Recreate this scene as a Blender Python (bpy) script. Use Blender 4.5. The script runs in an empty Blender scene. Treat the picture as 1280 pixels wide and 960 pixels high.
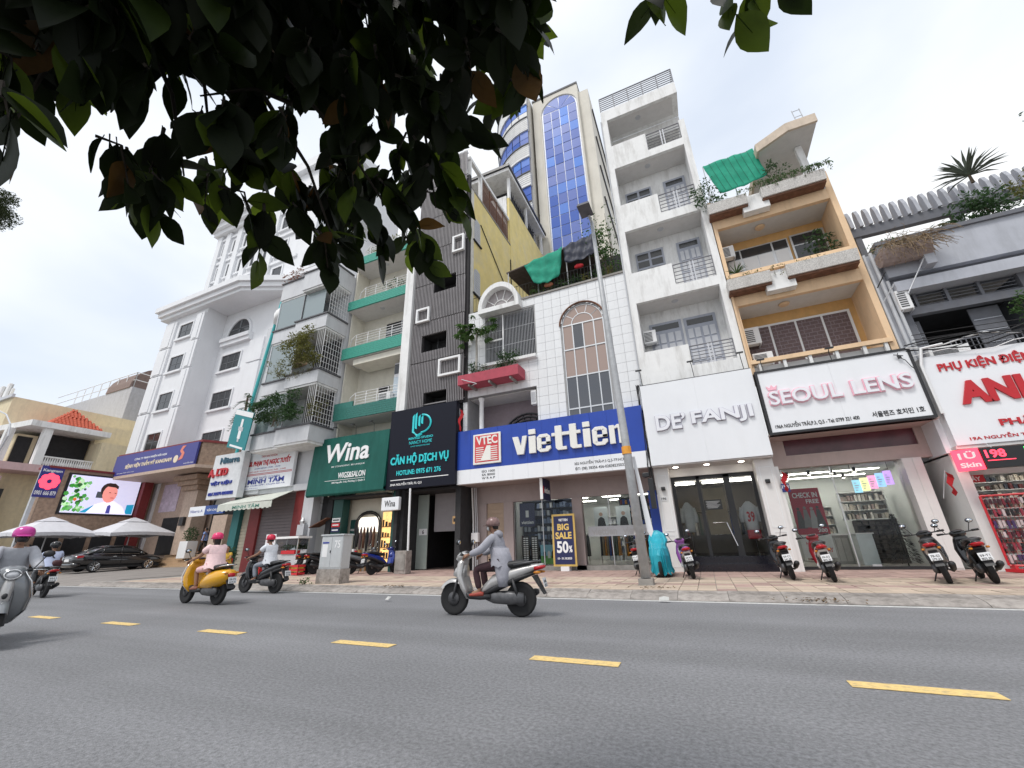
import bpy, bmesh, math, random
from mathutils import Vector, Matrix, Euler

random.seed(7)
R = math.radians
SC = bpy.context.scene
COL = SC.collection

# ---------------------------------------------------------------- camera
# world: X along the street, Y across it towards the shops, Z up; the camera stands over the near kerb at X=Y=0
F_PX, CX, CY, EYE = 509.83, 640.0, 480.0, 1.23
ROT = Matrix(((0.91225254, -0.17197893, -0.37177755),
              (0.40874835, 0.3227228, 0.85368307),
              (-0.02683441, -0.93073801, 0.3647008)))      # (right, down, forward) -> world
cam_data = bpy.data.cameras.new('camera')
cam_data.sensor_width = 36.0
cam_data.lens = 36.0 * F_PX / 1280.0
cam_data.clip_start = 0.05
cam_data.clip_end = 2000.0
cam = bpy.data.objects.new('camera', cam_data)
COL.objects.link(cam)
_c = [ROT.col[0], -ROT.col[1], -ROT.col[2]]
cam.matrix_world = Matrix(((_c[0][0], _c[1][0], _c[2][0], 0.0),
                           (_c[0][1], _c[1][1], _c[2][1], 0.0),
                           (_c[0][2], _c[1][2], _c[2][2], EYE),
                           (0, 0, 0, 1)))
SC.camera = cam

# ---------------------------------------------------------------- sky and sun (overcast midday)
SUN_ELEV, SUN_AZ = R(58), R(200)          # azimuth clockwise from +Y: the sun is behind the camera, a little to its left
world = bpy.data.worlds.new('World')
SC.world = world
world.use_nodes = True
wn, wl = world.node_tree.nodes, world.node_tree.links
wn.clear()
w_out = wn.new('ShaderNodeOutputWorld')
w_mix = wn.new('ShaderNodeMixShader')
w_sky = wn.new('ShaderNodeTexSky')
w_sky.sky_type = 'NISHITA'
w_sky.sun_disc = False
w_sky.sun_elevation = SUN_ELEV
w_sky.sun_rotation = SUN_AZ
w_b1 = wn.new('ShaderNodeBackground'); w_b1.inputs['Strength'].default_value = 0.1
w_b2 = wn.new('ShaderNodeBackground'); w_b2.inputs['Strength'].default_value = 0.80
w_tc = wn.new('ShaderNodeTexCoord')
w_map = wn.new('ShaderNodeMapping'); w_map.inputs['Scale'].default_value = (1.0, 1.0, 2.2)
w_n1 = wn.new('ShaderNodeTexNoise'); w_n1.inputs['Scale'].default_value = 1.5
w_n1.inputs['Detail'].default_value = 5; w_n1.inputs['Roughness'].default_value = 0.45
w_n1.inputs['Distortion'].default_value = 0.25
w_r1 = wn.new('ShaderNodeValToRGB')
w_r1.color_ramp.elements[0].position = 0.32; w_r1.color_ramp.elements[0].color = (0.76, 0.835, 0.955, 1)
w_r1.color_ramp.elements[1].position = 0.66; w_r1.color_ramp.elements[1].color = (0.97, 0.985, 1.0, 1)
w_r2 = wn.new('ShaderNodeValToRGB')
w_r2.color_ramp.elements[0].position = 0.28; w_r2.color_ramp.elements[0].color = (0.78, 0.78, 0.78, 1)
w_r2.color_ramp.elements[1].position = 0.50; w_r2.color_ramp.elements[1].color = (1, 1, 1, 1)
wl.new(w_tc.outputs['Generated'], w_map.inputs['Vector'])
wl.new(w_map.outputs['Vector'], w_n1.inputs['Vector'])
wl.new(w_n1.outputs['Fac'], w_r1.inputs['Fac'])
wl.new(w_n1.outputs['Fac'], w_r2.inputs['Fac'])
wl.new(w_sky.outputs['Color'], w_b1.inputs['Color'])
wl.new(w_r1.outputs['Color'], w_b2.inputs['Color'])
wl.new(w_r2.outputs['Color'], w_mix.inputs['Fac'])
wl.new(w_b1.outputs['Background'], w_mix.inputs[1])
wl.new(w_b2.outputs['Background'], w_mix.inputs[2])
wl.new(w_mix.outputs['Shader'], w_out.inputs['Surface'])

sun_data = bpy.data.lights.new('sun', 'SUN')
sun_data.energy = 1.5
sun_data.angle = R(16)
sun_data.color = (1.0, 0.965, 0.92)
sun = bpy.data.objects.new('sun', sun_data)
COL.objects.link(sun)
_d = Vector((math.sin(SUN_AZ) * math.cos(SUN_ELEV), math.cos(SUN_AZ) * math.cos(SUN_ELEV), math.sin(SUN_ELEV)))
sun.rotation_euler = _d.to_track_quat('Z', 'Y').to_euler()

SC.view_settings.view_transform = 'Standard'
SC.view_settings.look = 'None'
SC.view_settings.exposure = 0.5
SC.view_settings.gamma = 1.0
SC.view_settings.use_curve_mapping = False
SC.render.engine = 'CYCLES'
SC.cycles.use_denoising = True
SC.cycles.max_bounces = 6
SC.cycles.diffuse_bounces = 3
SC.cycles.glossy_bounces = 3
SC.cycles.transmission_bounces = 4
SC.cycles.transparent_max_bounces = 12
SC.cycles.caustics_reflective = False
SC.cycles.caustics_refractive = False
SC.cycles.sample_clamp_indirect = 4.0

# ---------------------------------------------------------------- helpers
def at_y(px, py, y):
    """photo pixel -> point on the plane Y = y"""
    r = ROT @ Vector((px - CX, py - CY, F_PX))
    t = y / r.y
    return Vector((r.x * t, y, EYE + r.z * t))
def at_z(px, py, z=0.0):
    r = ROT @ Vector((px - CX, py - CY, F_PX))
    t = (z - EYE) / r.z
    return Vector((r.x * t, r.y * t, z))
def at_d(px, py, d):
    r = (ROT @ Vector((px - CX, py - CY, F_PX))).normalized()
    return Vector((0, 0, EYE)) + r * d

def hx(h):
    h = h.lstrip('#')
    f = lambda v: v / 12.92 if v <= 0.04045 else ((v + 0.055) / 1.055) ** 2.4
    return tuple(f(int(h[i:i + 2], 16) / 255) for i in (0, 2, 4))

MATS = {}
def mat(name, col, rough=0.75, var=0.10, scale=4.0, metal=0.0, bump=0.0, bscale=60.0, dirt=0.0,
        dcol=(0.16, 0.14, 0.12), dscale=(1.6, 1.6, 0.28), emit=0.0, spec=0.5, coat=0.0, trans=0.0):
    if name in MATS: return MATS[name]
    if isinstance(col, str): col = hx(col)
    m = bpy.data.materials.new(name); m.use_nodes = True
    n, l = m.node_tree.nodes, m.node_tree.links
    b = n['Principled BSDF']
    b.inputs['Roughness'].default_value = rough
    b.inputs['Metallic'].default_value = metal
    b.inputs['Specular IOR Level'].default_value = spec
    b.inputs['Coat Weight'].default_value = coat
    b.inputs['Base Color'].default_value = (*col, 1)
    tc = n.new('ShaderNodeTexCoord')
    cur = None
    if var > 0:
        nz = n.new('ShaderNodeTexNoise'); nz.inputs['Scale'].default_value = scale
        nz.inputs['Detail'].default_value = 5; nz.inputs['Roughness'].default_value = 0.65
        l.new(tc.outputs['Object'], nz.inputs['Vector'])
        cr = n.new('ShaderNodeValToRGB')
        cr.color_ramp.elements[0].position = 0.3; cr.color_ramp.elements[1].position = 0.7
        cr.color_ramp.elements[0].color = (*[c * (1 - var) for c in col], 1)
        cr.color_ramp.elements[1].color = (*[min(1, c * (1 + var)) for c in col], 1)
        l.new(nz.outputs['Fac'], cr.inputs['Fac'])
        cur = cr.outputs['Color']
    if dirt > 0:
        mp = n.new('ShaderNodeMapping'); mp.inputs['Scale'].default_value = dscale
        l.new(tc.outputs['Object'], mp.inputs['Vector'])
        nd = n.new('ShaderNodeTexNoise'); nd.inputs['Scale'].default_value = 1.7
        nd.inputs['Detail'].default_value = 8; nd.inputs['Roughness'].default_value = 0.7
        l.new(mp.outputs['Vector'], nd.inputs['Vector'])
        dr = n.new('ShaderNodeValToRGB')
        dr.color_ramp.elements[0].position = 0.48; dr.color_ramp.elements[0].color = (0, 0, 0, 1)
        dr.color_ramp.elements[1].position = 0.78; dr.color_ramp.elements[1].color = (dirt, dirt, dirt, 1)
        l.new(nd.outputs['Fac'], dr.inputs['Fac'])
        mx = n.new('ShaderNodeMixRGB')
        if cur: l.new(cur, mx.inputs['Color1'])
        else: mx.inputs['Color1'].default_value = (*col, 1)
        mx.inputs['Color2'].default_value = (*dcol, 1)
        l.new(dr.outputs['Color'], mx.inputs['Fac'])
        cur = mx.outputs['Color']
    if cur: l.new(cur, b.inputs['Base Color'])
    if bump > 0:
        nb = n.new('ShaderNodeTexNoise'); nb.inputs['Scale'].default_value = bscale
        nb.inputs['Detail'].default_value = 4
        l.new(tc.outputs['Object'], nb.inputs['Vector'])
        bp = n.new('ShaderNodeBump'); bp.inputs['Strength'].default_value = bump; bp.inputs['Distance'].default_value = 0.02
        l.new(nb.outputs['Fac'], bp.inputs['Height']); l.new(bp.outputs['Normal'], b.inputs['Normal'])
    if emit > 0:
        b.inputs['Emission Color'].default_value = (*col, 1)
        b.inputs['Emission Strength'].default_value = emit
    if trans > 0:
        out = n['Material Output']
        tr = n.new('ShaderNodeBsdfTranslucent')
        tr.inputs['Color'].default_value = (*[min(1, c * 2.2) for c in col], 1)
        ms = n.new('ShaderNodeMixShader'); ms.inputs['Fac'].default_value = trans
        l.new(b.outputs[0], ms.inputs[1]); l.new(tr.outputs[0], ms.inputs[2]); l.new(ms.outputs[0], out.inputs['Surface'])
    MATS[name] = m
    return m

def glass_mat(name, tint=(0.8, 0.85, 0.85), refl=0.12, rough=0.02, opaque=None, omix=0.0):
    """thin pane: mostly see-through, mirror-like at grazing angles; opaque = film or backing colour"""
    if name in MATS: return MATS[name]
    m = bpy.data.materials.new(name); m.use_nodes = True
    n, l = m.node_tree.nodes, m.node_tree.links
    n.clear()
    out = n.new('ShaderNodeOutputMaterial')
    tr = n.new('ShaderNodeBsdfTransparent'); tr.inputs['Color'].default_value = (*tint, 1)
    gl = n.new('ShaderNodeBsdfGlossy'); gl.inputs['Roughness'].default_value = rough
    gl.inputs['Color'].default_value = (0.55, 0.56, 0.58, 1)
    fr = n.new('ShaderNodeFresnel'); fr.inputs['IOR'].default_value = 1.5
    ad = n.new('ShaderNodeMath'); ad.operation = 'ADD'; ad.inputs[1].default_value = refl; ad.use_clamp = True
    l.new(fr.outputs[0], ad.inputs[0])
    base = tr.outputs[0]
    if opaque is not None:
        df = n.new('ShaderNodeBsdfDiffuse'); df.inputs['Color'].default_value = (*opaque, 1)
        m0 = n.new('ShaderNodeMixShader'); m0.inputs['Fac'].default_value = omix
        l.new(tr.outputs[0], m0.inputs[1]); l.new(df.outputs[0], m0.inputs[2]); base = m0.outputs[0]
    mx = n.new('ShaderNodeMixShader')
    l.new(ad.outputs[0], mx.inputs['Fac']); l.new(base, mx.inputs[1]); l.new(gl.outputs[0], mx.inputs[2])
    l.new(mx.outputs[0], out.inputs['Surface'])
    MATS[name] = m
    return m

class MB:
    """collects shapes and links them as one mesh object"""
    def __init__(s): s.v, s.f = [], []
    def add(s, vs, fs):
        o = len(s.v); s.v += [tuple(v) for v in vs]; s.f += [tuple(i + o for i in f) for f in fs]; return s
    def box(s, x0, x1, y0, y1, z0, z1):
        if x0 > x1: x0, x1 = x1, x0
        if y0 > y1: y0, y1 = y1, y0
        if z0 > z1: z0, z1 = z1, z0
        return s.add([(x0, y0, z0), (x1, y0, z0), (x1, y1, z0), (x0, y1, z0), (x0, y0, z1), (x1, y0, z1), (x1, y1, z1), (x0, y1, z1)],
                     [(0, 3, 2, 1), (4, 5, 6, 7), (0, 1, 5, 4), (1, 2, 6, 5), (2, 3, 7, 6), (3, 0, 4, 7)])
    def quad(s, a, b, c, d): return s.add([a, b, c, d], [(0, 1, 2, 3)])
    def hexa(s, p):  # 8 points: bottom 4 ccw, top 4 ccw
        return s.add(p, [(0, 3, 2, 1), (4, 5, 6, 7), (0, 1, 5, 4), (1, 2, 6, 5), (2, 3, 7, 6), (3, 0, 4, 7)])
    def prism(s, poly, a, b, axis='y'):
        """poly of (u,v); axis y: (u=x, v=z) from y=a to b; axis x: (u=y, v=z); axis z: (u=x, v=y)"""
        n = len(poly)
        def P(u, v, w): return (u, w, v) if axis == 'y' else ((w, u, v) if axis == 'x' else (u, v, w))
        vs = [P(u, v, a) for u, v in poly] + [P(u, v, b) for u, v in poly]
        fs = [tuple(range(n)), tuple(range(2 * n - 1, n - 1, -1))]
        fs += [(i, i + n, (i + 1) % n + n, (i + 1) % n) for i in range(n)]
        return s.add(vs, fs)
    def tube(s, pts, r, seg=6, cap=True):
        pts = [Vector(p) for p in pts]
        rs = r if isinstance(r, (list, tuple)) else [r] * len(pts)
        o = len(s.v); up = None
        for i, p in enumerate(pts):
            t = (pts[min(i + 1, len(pts) - 1)] - pts[max(i - 1, 0)])
            t = t.normalized() if t.length > 1e-9 else Vector((0, 0, 1))
            if up is None: up = Vector((0, 0, 1)) if abs(t.z) < 0.9 else Vector((1, 0, 0))
            a = t.cross(up)
            if a.length < 1e-5: a = t.cross(Vector((0, 1, 0)))
            a.normalize(); b = a.cross(t).normalized(); up = b
            for k in range(seg):
                q = 2 * math.pi * k / seg
                s.v.append(tuple(p + (a * math.cos(q) + b * math.sin(q)) * rs[i]))
        for i in range(len(pts) - 1):
            for k in range(seg):
                a0 = o + i * seg + k; a1 = o + i * seg + (k + 1) % seg
                s.f.append((a0, a1, a1 + seg, a0 + seg))
        if cap:
            s.f.append(tuple(o + k for k in range(seg - 1, -1, -1)))
            e = o + (len(pts) - 1) * seg
            s.f.append(tuple(e + k for k in range(seg)))
        return s
    def lathe(s, prof, c=(0, 0, 0), seg=12, axis='z'):
        """prof of (radius, height) about an axis through c"""
        o = len(s.v)
        for r, h in prof:
            for k in range(seg):
                q = 2 * math.pi * k / seg
                u, w = r * math.cos(q), r * math.sin(q)
                if axis == 'z': s.v.append((c[0] + u, c[1] + w, c[2] + h))
                elif axis == 'y': s.v.append((c[0] + u, c[1] + h, c[2] + w))
                else: s.v.append((c[0] + h, c[1] + u, c[2] + w))
        for i in range(len(prof) - 1):
            for k in range(seg):
                a = o + i * seg + k; b = o + i * seg + (k + 1) % seg
                s.f.append((a, b, b + seg, a + seg))
        s.f.append(tuple(o + k for k in range(seg - 1, -1, -1)))
        e = o + (len(prof) - 1) * seg
        s.f.append(tuple(e + k for k in range(seg)))
        return s
    def loft(s, secs, seg=10, pw=2.4, axis='x', cap=True):
        """sections (pos, centre_z, half_h, half_w[, centre_y]) of superellipses along x"""
        o = len(s.v)
        for sec in secs:
            x, cz, hh, hw = sec[:4]; cy = sec[4] if len(sec) > 4 else 0
            for k in range(seg):
                q = 2 * math.pi * k / seg
                cc, ss = math.cos(q), math.sin(q)
                u = math.copysign(abs(cc) ** (2 / pw), cc) * hw; w = math.copysign(abs(ss) ** (2 / pw), ss) * hh
                s.v.append((x, cy + u, cz + w) if axis == 'x' else (cy + u, x, cz + w) if axis == 'y' else (cz + w, cy + u, x))
        for i in range(len(secs) - 1):
            for k in range(seg):
                a = o + i * seg + k; b = o + i * seg + (k + 1) % seg
                s.f.append((a, b, b + seg, a + seg))
        if cap:
            s.f.append(tuple(o + k for k in range(seg - 1, -1, -1)))
            e = o + (len(secs) - 1) * seg
            s.f.append(tuple(e + k for k in range(seg)))
        return s
    def mesh(s, name, smooth=False):
        me = bpy.data.meshes.new(name)
        me.from_pydata(s.v, [], s.f)
        bm = bmesh.new(); bm.from_mesh(me)
        bmesh.ops.recalc_face_normals(bm, faces=bm.faces)
        bm.to_mesh(me); bm.free()
        if smooth:
            me.polygons.foreach_set('use_smooth', [True] * len(me.polygons))
        me.update()
        return me
    def build(s, name, m, parent=None, smooth=False, bevel=0.0, label=None, kind=None):
        return obj(name, s.mesh(name, smooth), m, parent, bevel, label, kind)

def obj(name, me, m, parent=None, bevel=0.0, label=None, kind=None, local=False):
    o = bpy.data.objects.new(name, me)
    if m is not None:
        if len(me.materials) == 0: me.materials.append(m)
        elif me.materials[0] is not m:
            o.material_slots[0].link = 'OBJECT'; o.material_slots[0].material = m
    COL.objects.link(o)
    if parent is not None:
        o.parent = parent
        if not local:
            o.matrix_parent_inverse = world_of(parent).inverted()
    if bevel > 0:
        b = o.modifiers.new('bevel', 'BEVEL'); b.width = bevel; b.segments = 2; b.limit_method = 'ANGLE'
    if label: o['label'] = label
    if kind: o['kind'] = kind
    return o
def world_of(o):
    w = o.matrix_basis.copy()
    if o.parent is not None: w = world_of(o.parent) @ o.matrix_parent_inverse @ w
    return w

def thing(name, label, cat, loc=(0, 0, 0), rz=0.0, group=None):
    o = bpy.data.objects.new(name, None)
    o.empty_display_size = 0.2
    COL.objects.link(o)
    o.location = loc; o.rotation_euler = (0, 0, rz)
    o['label'] = label; o['category'] = cat
    if group: o['group'] = group
    return o
def tag(o, label, cat, group=None):
    o['label'] = label; o['category'] = cat
    if group: o['group'] = group
    return o
def struct(o): o['kind'] = 'structure'; return o

def box(name, m, parent, x0, x1, y0, y1, z0, z1, bevel=0.0, label=None):
    return MB().box(x0, x1, y0, y1, z0, z1).build(name, m, parent, bevel=bevel, label=label)

_TXT = {}
def text_mesh(body, bold=0.0, extrude=0.0, shear=0.0, space=1.0):
    cu = bpy.data.curves.new('lettering', 'FONT')
    cu.body = body; cu.offset = bold; cu.shear = shear; cu.space_character = space
    cu.resolution_u = 3; cu.align_x = 'LEFT'
    ob = bpy.data.objects.new('lettering', cu); COL.objects.link(ob)
    dg = bpy.context.evaluated_depsgraph_get()
    me = bpy.data.meshes.new_from_object(ob.evaluated_get(dg))
    bpy.data.objects.remove(ob); bpy.data.curves.remove(cu)
    return me
def text(body, x0, x1, z0, z1, y, m, parent, bold=0.0, depth=0.015, shear=0.0, space=1.0, face='-y', name='lettering', label=None):
    """lettering fitted to the rectangle x0..x1, z0..z1 on the plane y (face -y), or y0..y1 on the plane x (face +x)"""
    me = text_mesh(body, bold, 0, shear, space)
    bm = bmesh.new(); bm.from_mesh(me)
    if not bm.verts: bm.free(); return None
    if depth > 0:
        g = bmesh.ops.extrude_face_region(bm, geom=list(bm.faces))
        for v in g['geom']:
            if isinstance(v, bmesh.types.BMVert): v.co.z = 1.0
    xs = [v.co.x for v in bm.verts]; ys = [v.co.y for v in bm.verts]
    ax, bx, ay, by = min(xs), max(xs), min(ys), max(ys)
    for v in bm.verts:
        u = (v.co.x - ax) / (bx - ax); w = (v.co.y - ay) / max(1e-6, by - ay); d = v.co.z * depth
        if face == '-y': v.co = (x0 + (x1 - x0) * u, y - d, z0 + (z1 - z0) * w)
        elif face == '+x': v.co = (y + d, x0 + (x1 - x0) * u, z0 + (z1 - z0) * w)
        elif face == '-x': v.co = (y - d, x1 - (x1 - x0) * u, z0 + (z1 - z0) * w)
    bmesh.ops.recalc_face_normals(bm, faces=bm.faces)
    bm.to_mesh(me); bm.free()
    me.materials.clear(); me.polygons.foreach_set('use_smooth', [False] * len(me.polygons))
    return obj(name, me, m, parent, label=label)

def leaf_cloud(mb, centre, rad, n, size, rng, flat=1.0, droop=0.3):
    """n small folded leaves spread through an ellipsoid shell"""
    for _ in range(n):
        while True:
            p = Vector((rng.uniform(-1, 1), rng.uniform(-1, 1), rng.uniform(-1, 1)))
            if 0.15 < p.length < 1: break
        p = Vector((centre[0] + p.x * rad[0], centre[1] + p.y * rad[1], centre[2] + p.z * rad[2]))
        leaf(mb, p, Euler((rng.uniform(-1.2, 1.2), rng.uniform(-0.6, 1.0), rng.uniform(0, 6.3))).to_matrix(), size * rng.uniform(0.6, 1.25))
def leaf(mb, p, rot, L, w=0.42):
    a = rot @ Vector((L, 0, 0)); b = rot @ Vector((0, L * w * 0.5, 0)); n = rot @ Vector((0, 0, L * 0.10))
    mid = p + a * 0.5 - n
    mb.add([p, mid + b + n, p + a, mid - b + n, mid], [(0, 4, 1), (4, 2, 1), (0, 3, 4), (4, 3, 2)])
# ---------------------------------------------------------------- ground, road, kerb, pavement
def asphalt_mat():
    m = mat('asphalt', (0.205, 0.206, 0.213), rough=0.86, var=0.10, scale=0.35, bump=0.5, bscale=90)
    n, l = m.node_tree.nodes, m.node_tree.links
    b = n['Principled BSDF']; src = b.inputs['Base Color'].links[0].from_socket
    tc = n.new('ShaderNodeTexCoord')
    sp = n.new('ShaderNodeTexNoise'); sp.inputs['Scale'].default_value = 30; sp.inputs['Detail'].default_value = 6; sp.inputs['Roughness'].default_value = .75
    l.new(tc.outputs['Object'], sp.inputs['Vector'])
    r = n.new('ShaderNodeValToRGB'); r.color_ramp.elements[0].position = 0.30; r.color_ramp.elements[1].position = 0.74
    r.color_ramp.elements[0].color = (0.55, 0.55, 0.55, 1); r.color_ramp.elements[1].color = (1.55, 1.55, 1.55, 1)
    l.new(sp.outputs['Fac'], r.inputs['Fac'])
    mu = n.new('ShaderNodeMixRGB'); mu.blend_type = 'MULTIPLY'; mu.inputs['Fac'].default_value = 1
    l.new(src, mu.inputs['Color1']); l.new(r.outputs['Color'], mu.inputs['Color2'])
    # wheel-track wear along the street
    mp = n.new('ShaderNodeMapping'); mp.inputs['Scale'].default_value = (0.03, 0.75, 1)
    l.new(tc.outputs['Object'], mp.inputs['Vector'])
    w = n.new('ShaderNodeTexNoise'); w.inputs['Scale'].default_value = 1.0; w.inputs['Detail'].default_value = 5
    l.new(mp.outputs['Vector'], w.inputs['Vector'])
    r2 = n.new('ShaderNodeValToRGB'); r2.color_ramp.elements[0].position = 0.35; r2.color_ramp.elements[1].position = 0.7
    r2.color_ramp.elements[0].color = (0.84, 0.84, 0.84, 1); r2.color_ramp.elements[1].color = (1.14, 1.14, 1.15, 1)
    l.new(w.outputs['Fac'], r2.inputs['Fac'])
    mu2 = n.new('ShaderNodeMixRGB'); mu2.blend_type = 'MULTIPLY'; mu2.inputs['Fac'].default_value = 1
    l.new(mu.outputs['Color'], mu2.inputs['Color1']); l.new(r2.outputs['Color'], mu2.inputs['Color2'])
    l.new(mu2.outputs['Color'], b.inputs['Base Color'])
    return m
M_ASPH = asphalt_mat()
M_CONC = mat('concrete', (0.30, 0.285, 0.265), rough=0.9, var=0.22, scale=2.5, bump=0.3, bscale=50, dirt=0.6, dcol=(0.10, 0.09, 0.08), dscale=(1, 1, 1))
M_KERB = mat('kerb_concrete', (0.33, 0.30, 0.275), rough=0.92, var=0.28, scale=5, bump=0.5, bscale=35, dirt=0.95, dcol=(0.07, 0.06, 0.05), dscale=(1.6, 3.0, 3.0))
M_TBEI = mat('paving_beige', (0.52, 0.42, 0.33), rough=0.85, var=0.16, scale=3, dirt=0.55, dcol=(0.20, 0.15, 0.12), dscale=(1, 1, 1))
M_TPIN = mat('paving_pink', (0.43, 0.30, 0.26), rough=0.85, var=0.18, scale=3, dirt=0.55, dcol=(0.17, 0.12, 0.10), dscale=(1, 1, 1))
M_YEL = mat('yellow_road_paint', (0.78, 0.56, 0.22), rough=0.8, var=0.12, scale=12, dirt=1.0, dcol=(0.22, 0.2, 0.17), dscale=(6, 12, 6))
M_WLINE = mat('white_road_paint', (0.62, 0.62, 0.60), rough=0.8, var=0.12, scale=8, dirt=0.6, dcol=(0.2, 0.2, 0.2), dscale=(5, 5, 5))
M_APRON = mat('forecourt_concrete', (0.27, 0.245, 0.225), rough=0.9, var=0.2, scale=1.2, bump=0.3, bscale=40, dirt=0.6, dcol=(0.10, 0.09, 0.085), dscale=(0.7, 0.7, 0.7))

def vary(m, k=.22):
    n, l = m.node_tree.nodes, m.node_tree.links; b = n['Principled BSDF']; src = b.inputs['Base Color'].links[0].from_socket; oi = n.new('ShaderNodeObjectInfo'); mr = n.new('ShaderNodeMapRange'); mr.inputs['To Min'].default_value = 1 - k; mr.inputs['To Max'].default_value = 1 + k * .6
    hs = n.new('ShaderNodeHueSaturation'); l.new(oi.outputs['Random'], mr.inputs['Value']); l.new(mr.outputs['Result'], hs.inputs['Value']); l.new(src, hs.inputs['Color']); l.new(hs.outputs['Color'], b.inputs['Base Color'])
vary(M_TBEI); vary(M_TPIN); vary(M_KERB, .15)
struct(MB().box(-600, 600, -400, 700, -1.0, -0.06).build('ground', M_CONC))
road = struct(MB().quad((-300, -1.2, 0), (200, -1.2, 0), (200, 10.42, 0), (-300, 10.42, 0)).build('road', M_ASPH))
struct(MB().box(-300, 200, -9, -1.2, -0.05, 0.14).build('near_pavement', M_CONC))
dash = MB().box(-0.5, 0.5, -0.09, 0.09, 0.0005, 0.004)
dash_me = dash.mesh('lane_dash')
rg = random.Random(3)
for k in range(-3, 22):
    o = obj('lane_dash', dash_me, M_YEL, road)
    o.location = (1.42 - 3.0 * k, 5.13 - 0.006 * k, 0.0035)
MB().box(-300, 200, 10.22, 10.34, 0.001, 0.0045).build('edge_line', M_WLINE, road)

kerb = struct(MB().box(-25.6, 40, 10.42, 10.95, -0.05, 0.008).build('kerb', M_KERB))
rk = random.Random(5)
def kerb_me(j):
    r = random.Random(j)
    a, t = 10.40 + r.uniform(-0.01, 0.01), 0.15 + r.uniform(-0.012, 0.008)
    mb = MB(); L = 0.992
    n = 4
    for i in range(n):   # chipped, slightly uneven sloping face
        x0, x1 = i * L / n, (i + 1) * L / n
        mb.hexa([(x0, a, 0.008), (x1, a, 0.008), (x1, 10.95, 0.008), (x0, 10.95, 0.008),
                 (x0, a + 0.12, 0.075), (x1, a + 0.12, 0.075), (x1, 10.95, t), (x0, 10.95, t)])
    return mb.mesh('kerb_stone')
KM = [kerb_me(j) for j in range(4)]
for i in range(-26, 10):
    o = obj('kerb_stone', KM[rk.randrange(4)], M_KERB, kerb); o.location = (i + 0.2, rk.uniform(-0.012, 0.012), rk.uniform(-0.006, 0.002))

pav = struct(MB().box(-25.6, 40, 10.95, 26, -0.05, 0.128).build('pavement', M_CONC))
T = 0.40
tile_mes = [MB().box(0.007, T - 0.007, 0.007, T - 0.007, 0.0, 0.022).mesh('paving_tile') for _ in range(2)]
tile_mes[0].materials.append(M_TBEI); tile_mes[1].materials.append(M_TPIN)
cells = []
for i in range(-60, 26):
    for j in range(17):
        x, y = i * T, 10.96 + j * T
        cells.append((x, y, j))
def rank(c):
    p = ROT.transposed() @ Vector((c[0], c[1], 0.15 - EYE))
    u = CX + F_PX * p.x / p.z
    return p.z + (0 if -20 < u < 1300 else 100)
cells.sort(key=rank)
rt = random.Random(11)
rest = [MB(), MB()]
for k, (x, y, j) in enumerate(cells):
    pink = 1 if (j >= 9 or (j in (3,)) or rt.random() < 0.08) else 0
    z = 0.128 + rt.uniform(-0.004, 0.004)
    if k < 300:
        o = obj('paving_tile', tile_mes[pink], None, pav)
        o.location = (x, y, z); o.rotation_euler = (rt.uniform(-.006, .006), rt.uniform(-.006, .006), 0)
    else:
        rest[pink].box(x + 0.007, x + T - 0.007, y + 0.007, y + T - 0.007, z, z + 0.022)
rest[0].build('far_paving_tiles', M_TBEI, pav, kind='stuff')
rest[1].build('far_paving_tiles', M_TPIN, pav, kind='stuff')
# ramped forecourt of the hospital, left of the row of shops
fz = lambda y: 0.006 if y <= 10.42 else 0.24 * (y - 10.42) / 2.0 if y < 12.42 else 0.24 + (y - 12.42) * 0.026
mb = MB(); ys = [10.40, 10.9, 11.4, 11.9, 12.42, 14, 16, 18, 24]
for a, b in zip(ys[:-1], ys[1:]):
    e = lambda y: min(fz(y), .152)
    mb.hexa([(-120, a, -0.05), (-30, a, -0.05), (-30, b, -0.05), (-120, b, -0.05), (-120, a, fz(a)), (-30, a, fz(a)), (-30, b, fz(b)), (-120, b, fz(b))]); mb.hexa([(-30, a, -0.05), (-25.6, a, -0.05), (-25.6, b, -0.05), (-30, b, -0.05), (-30, a, fz(a)), (-25.6, a, e(a)), (-25.6, b, e(b)), (-30, b, fz(b))])
struct(mb.build('forecourt', M_APRON))
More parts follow.
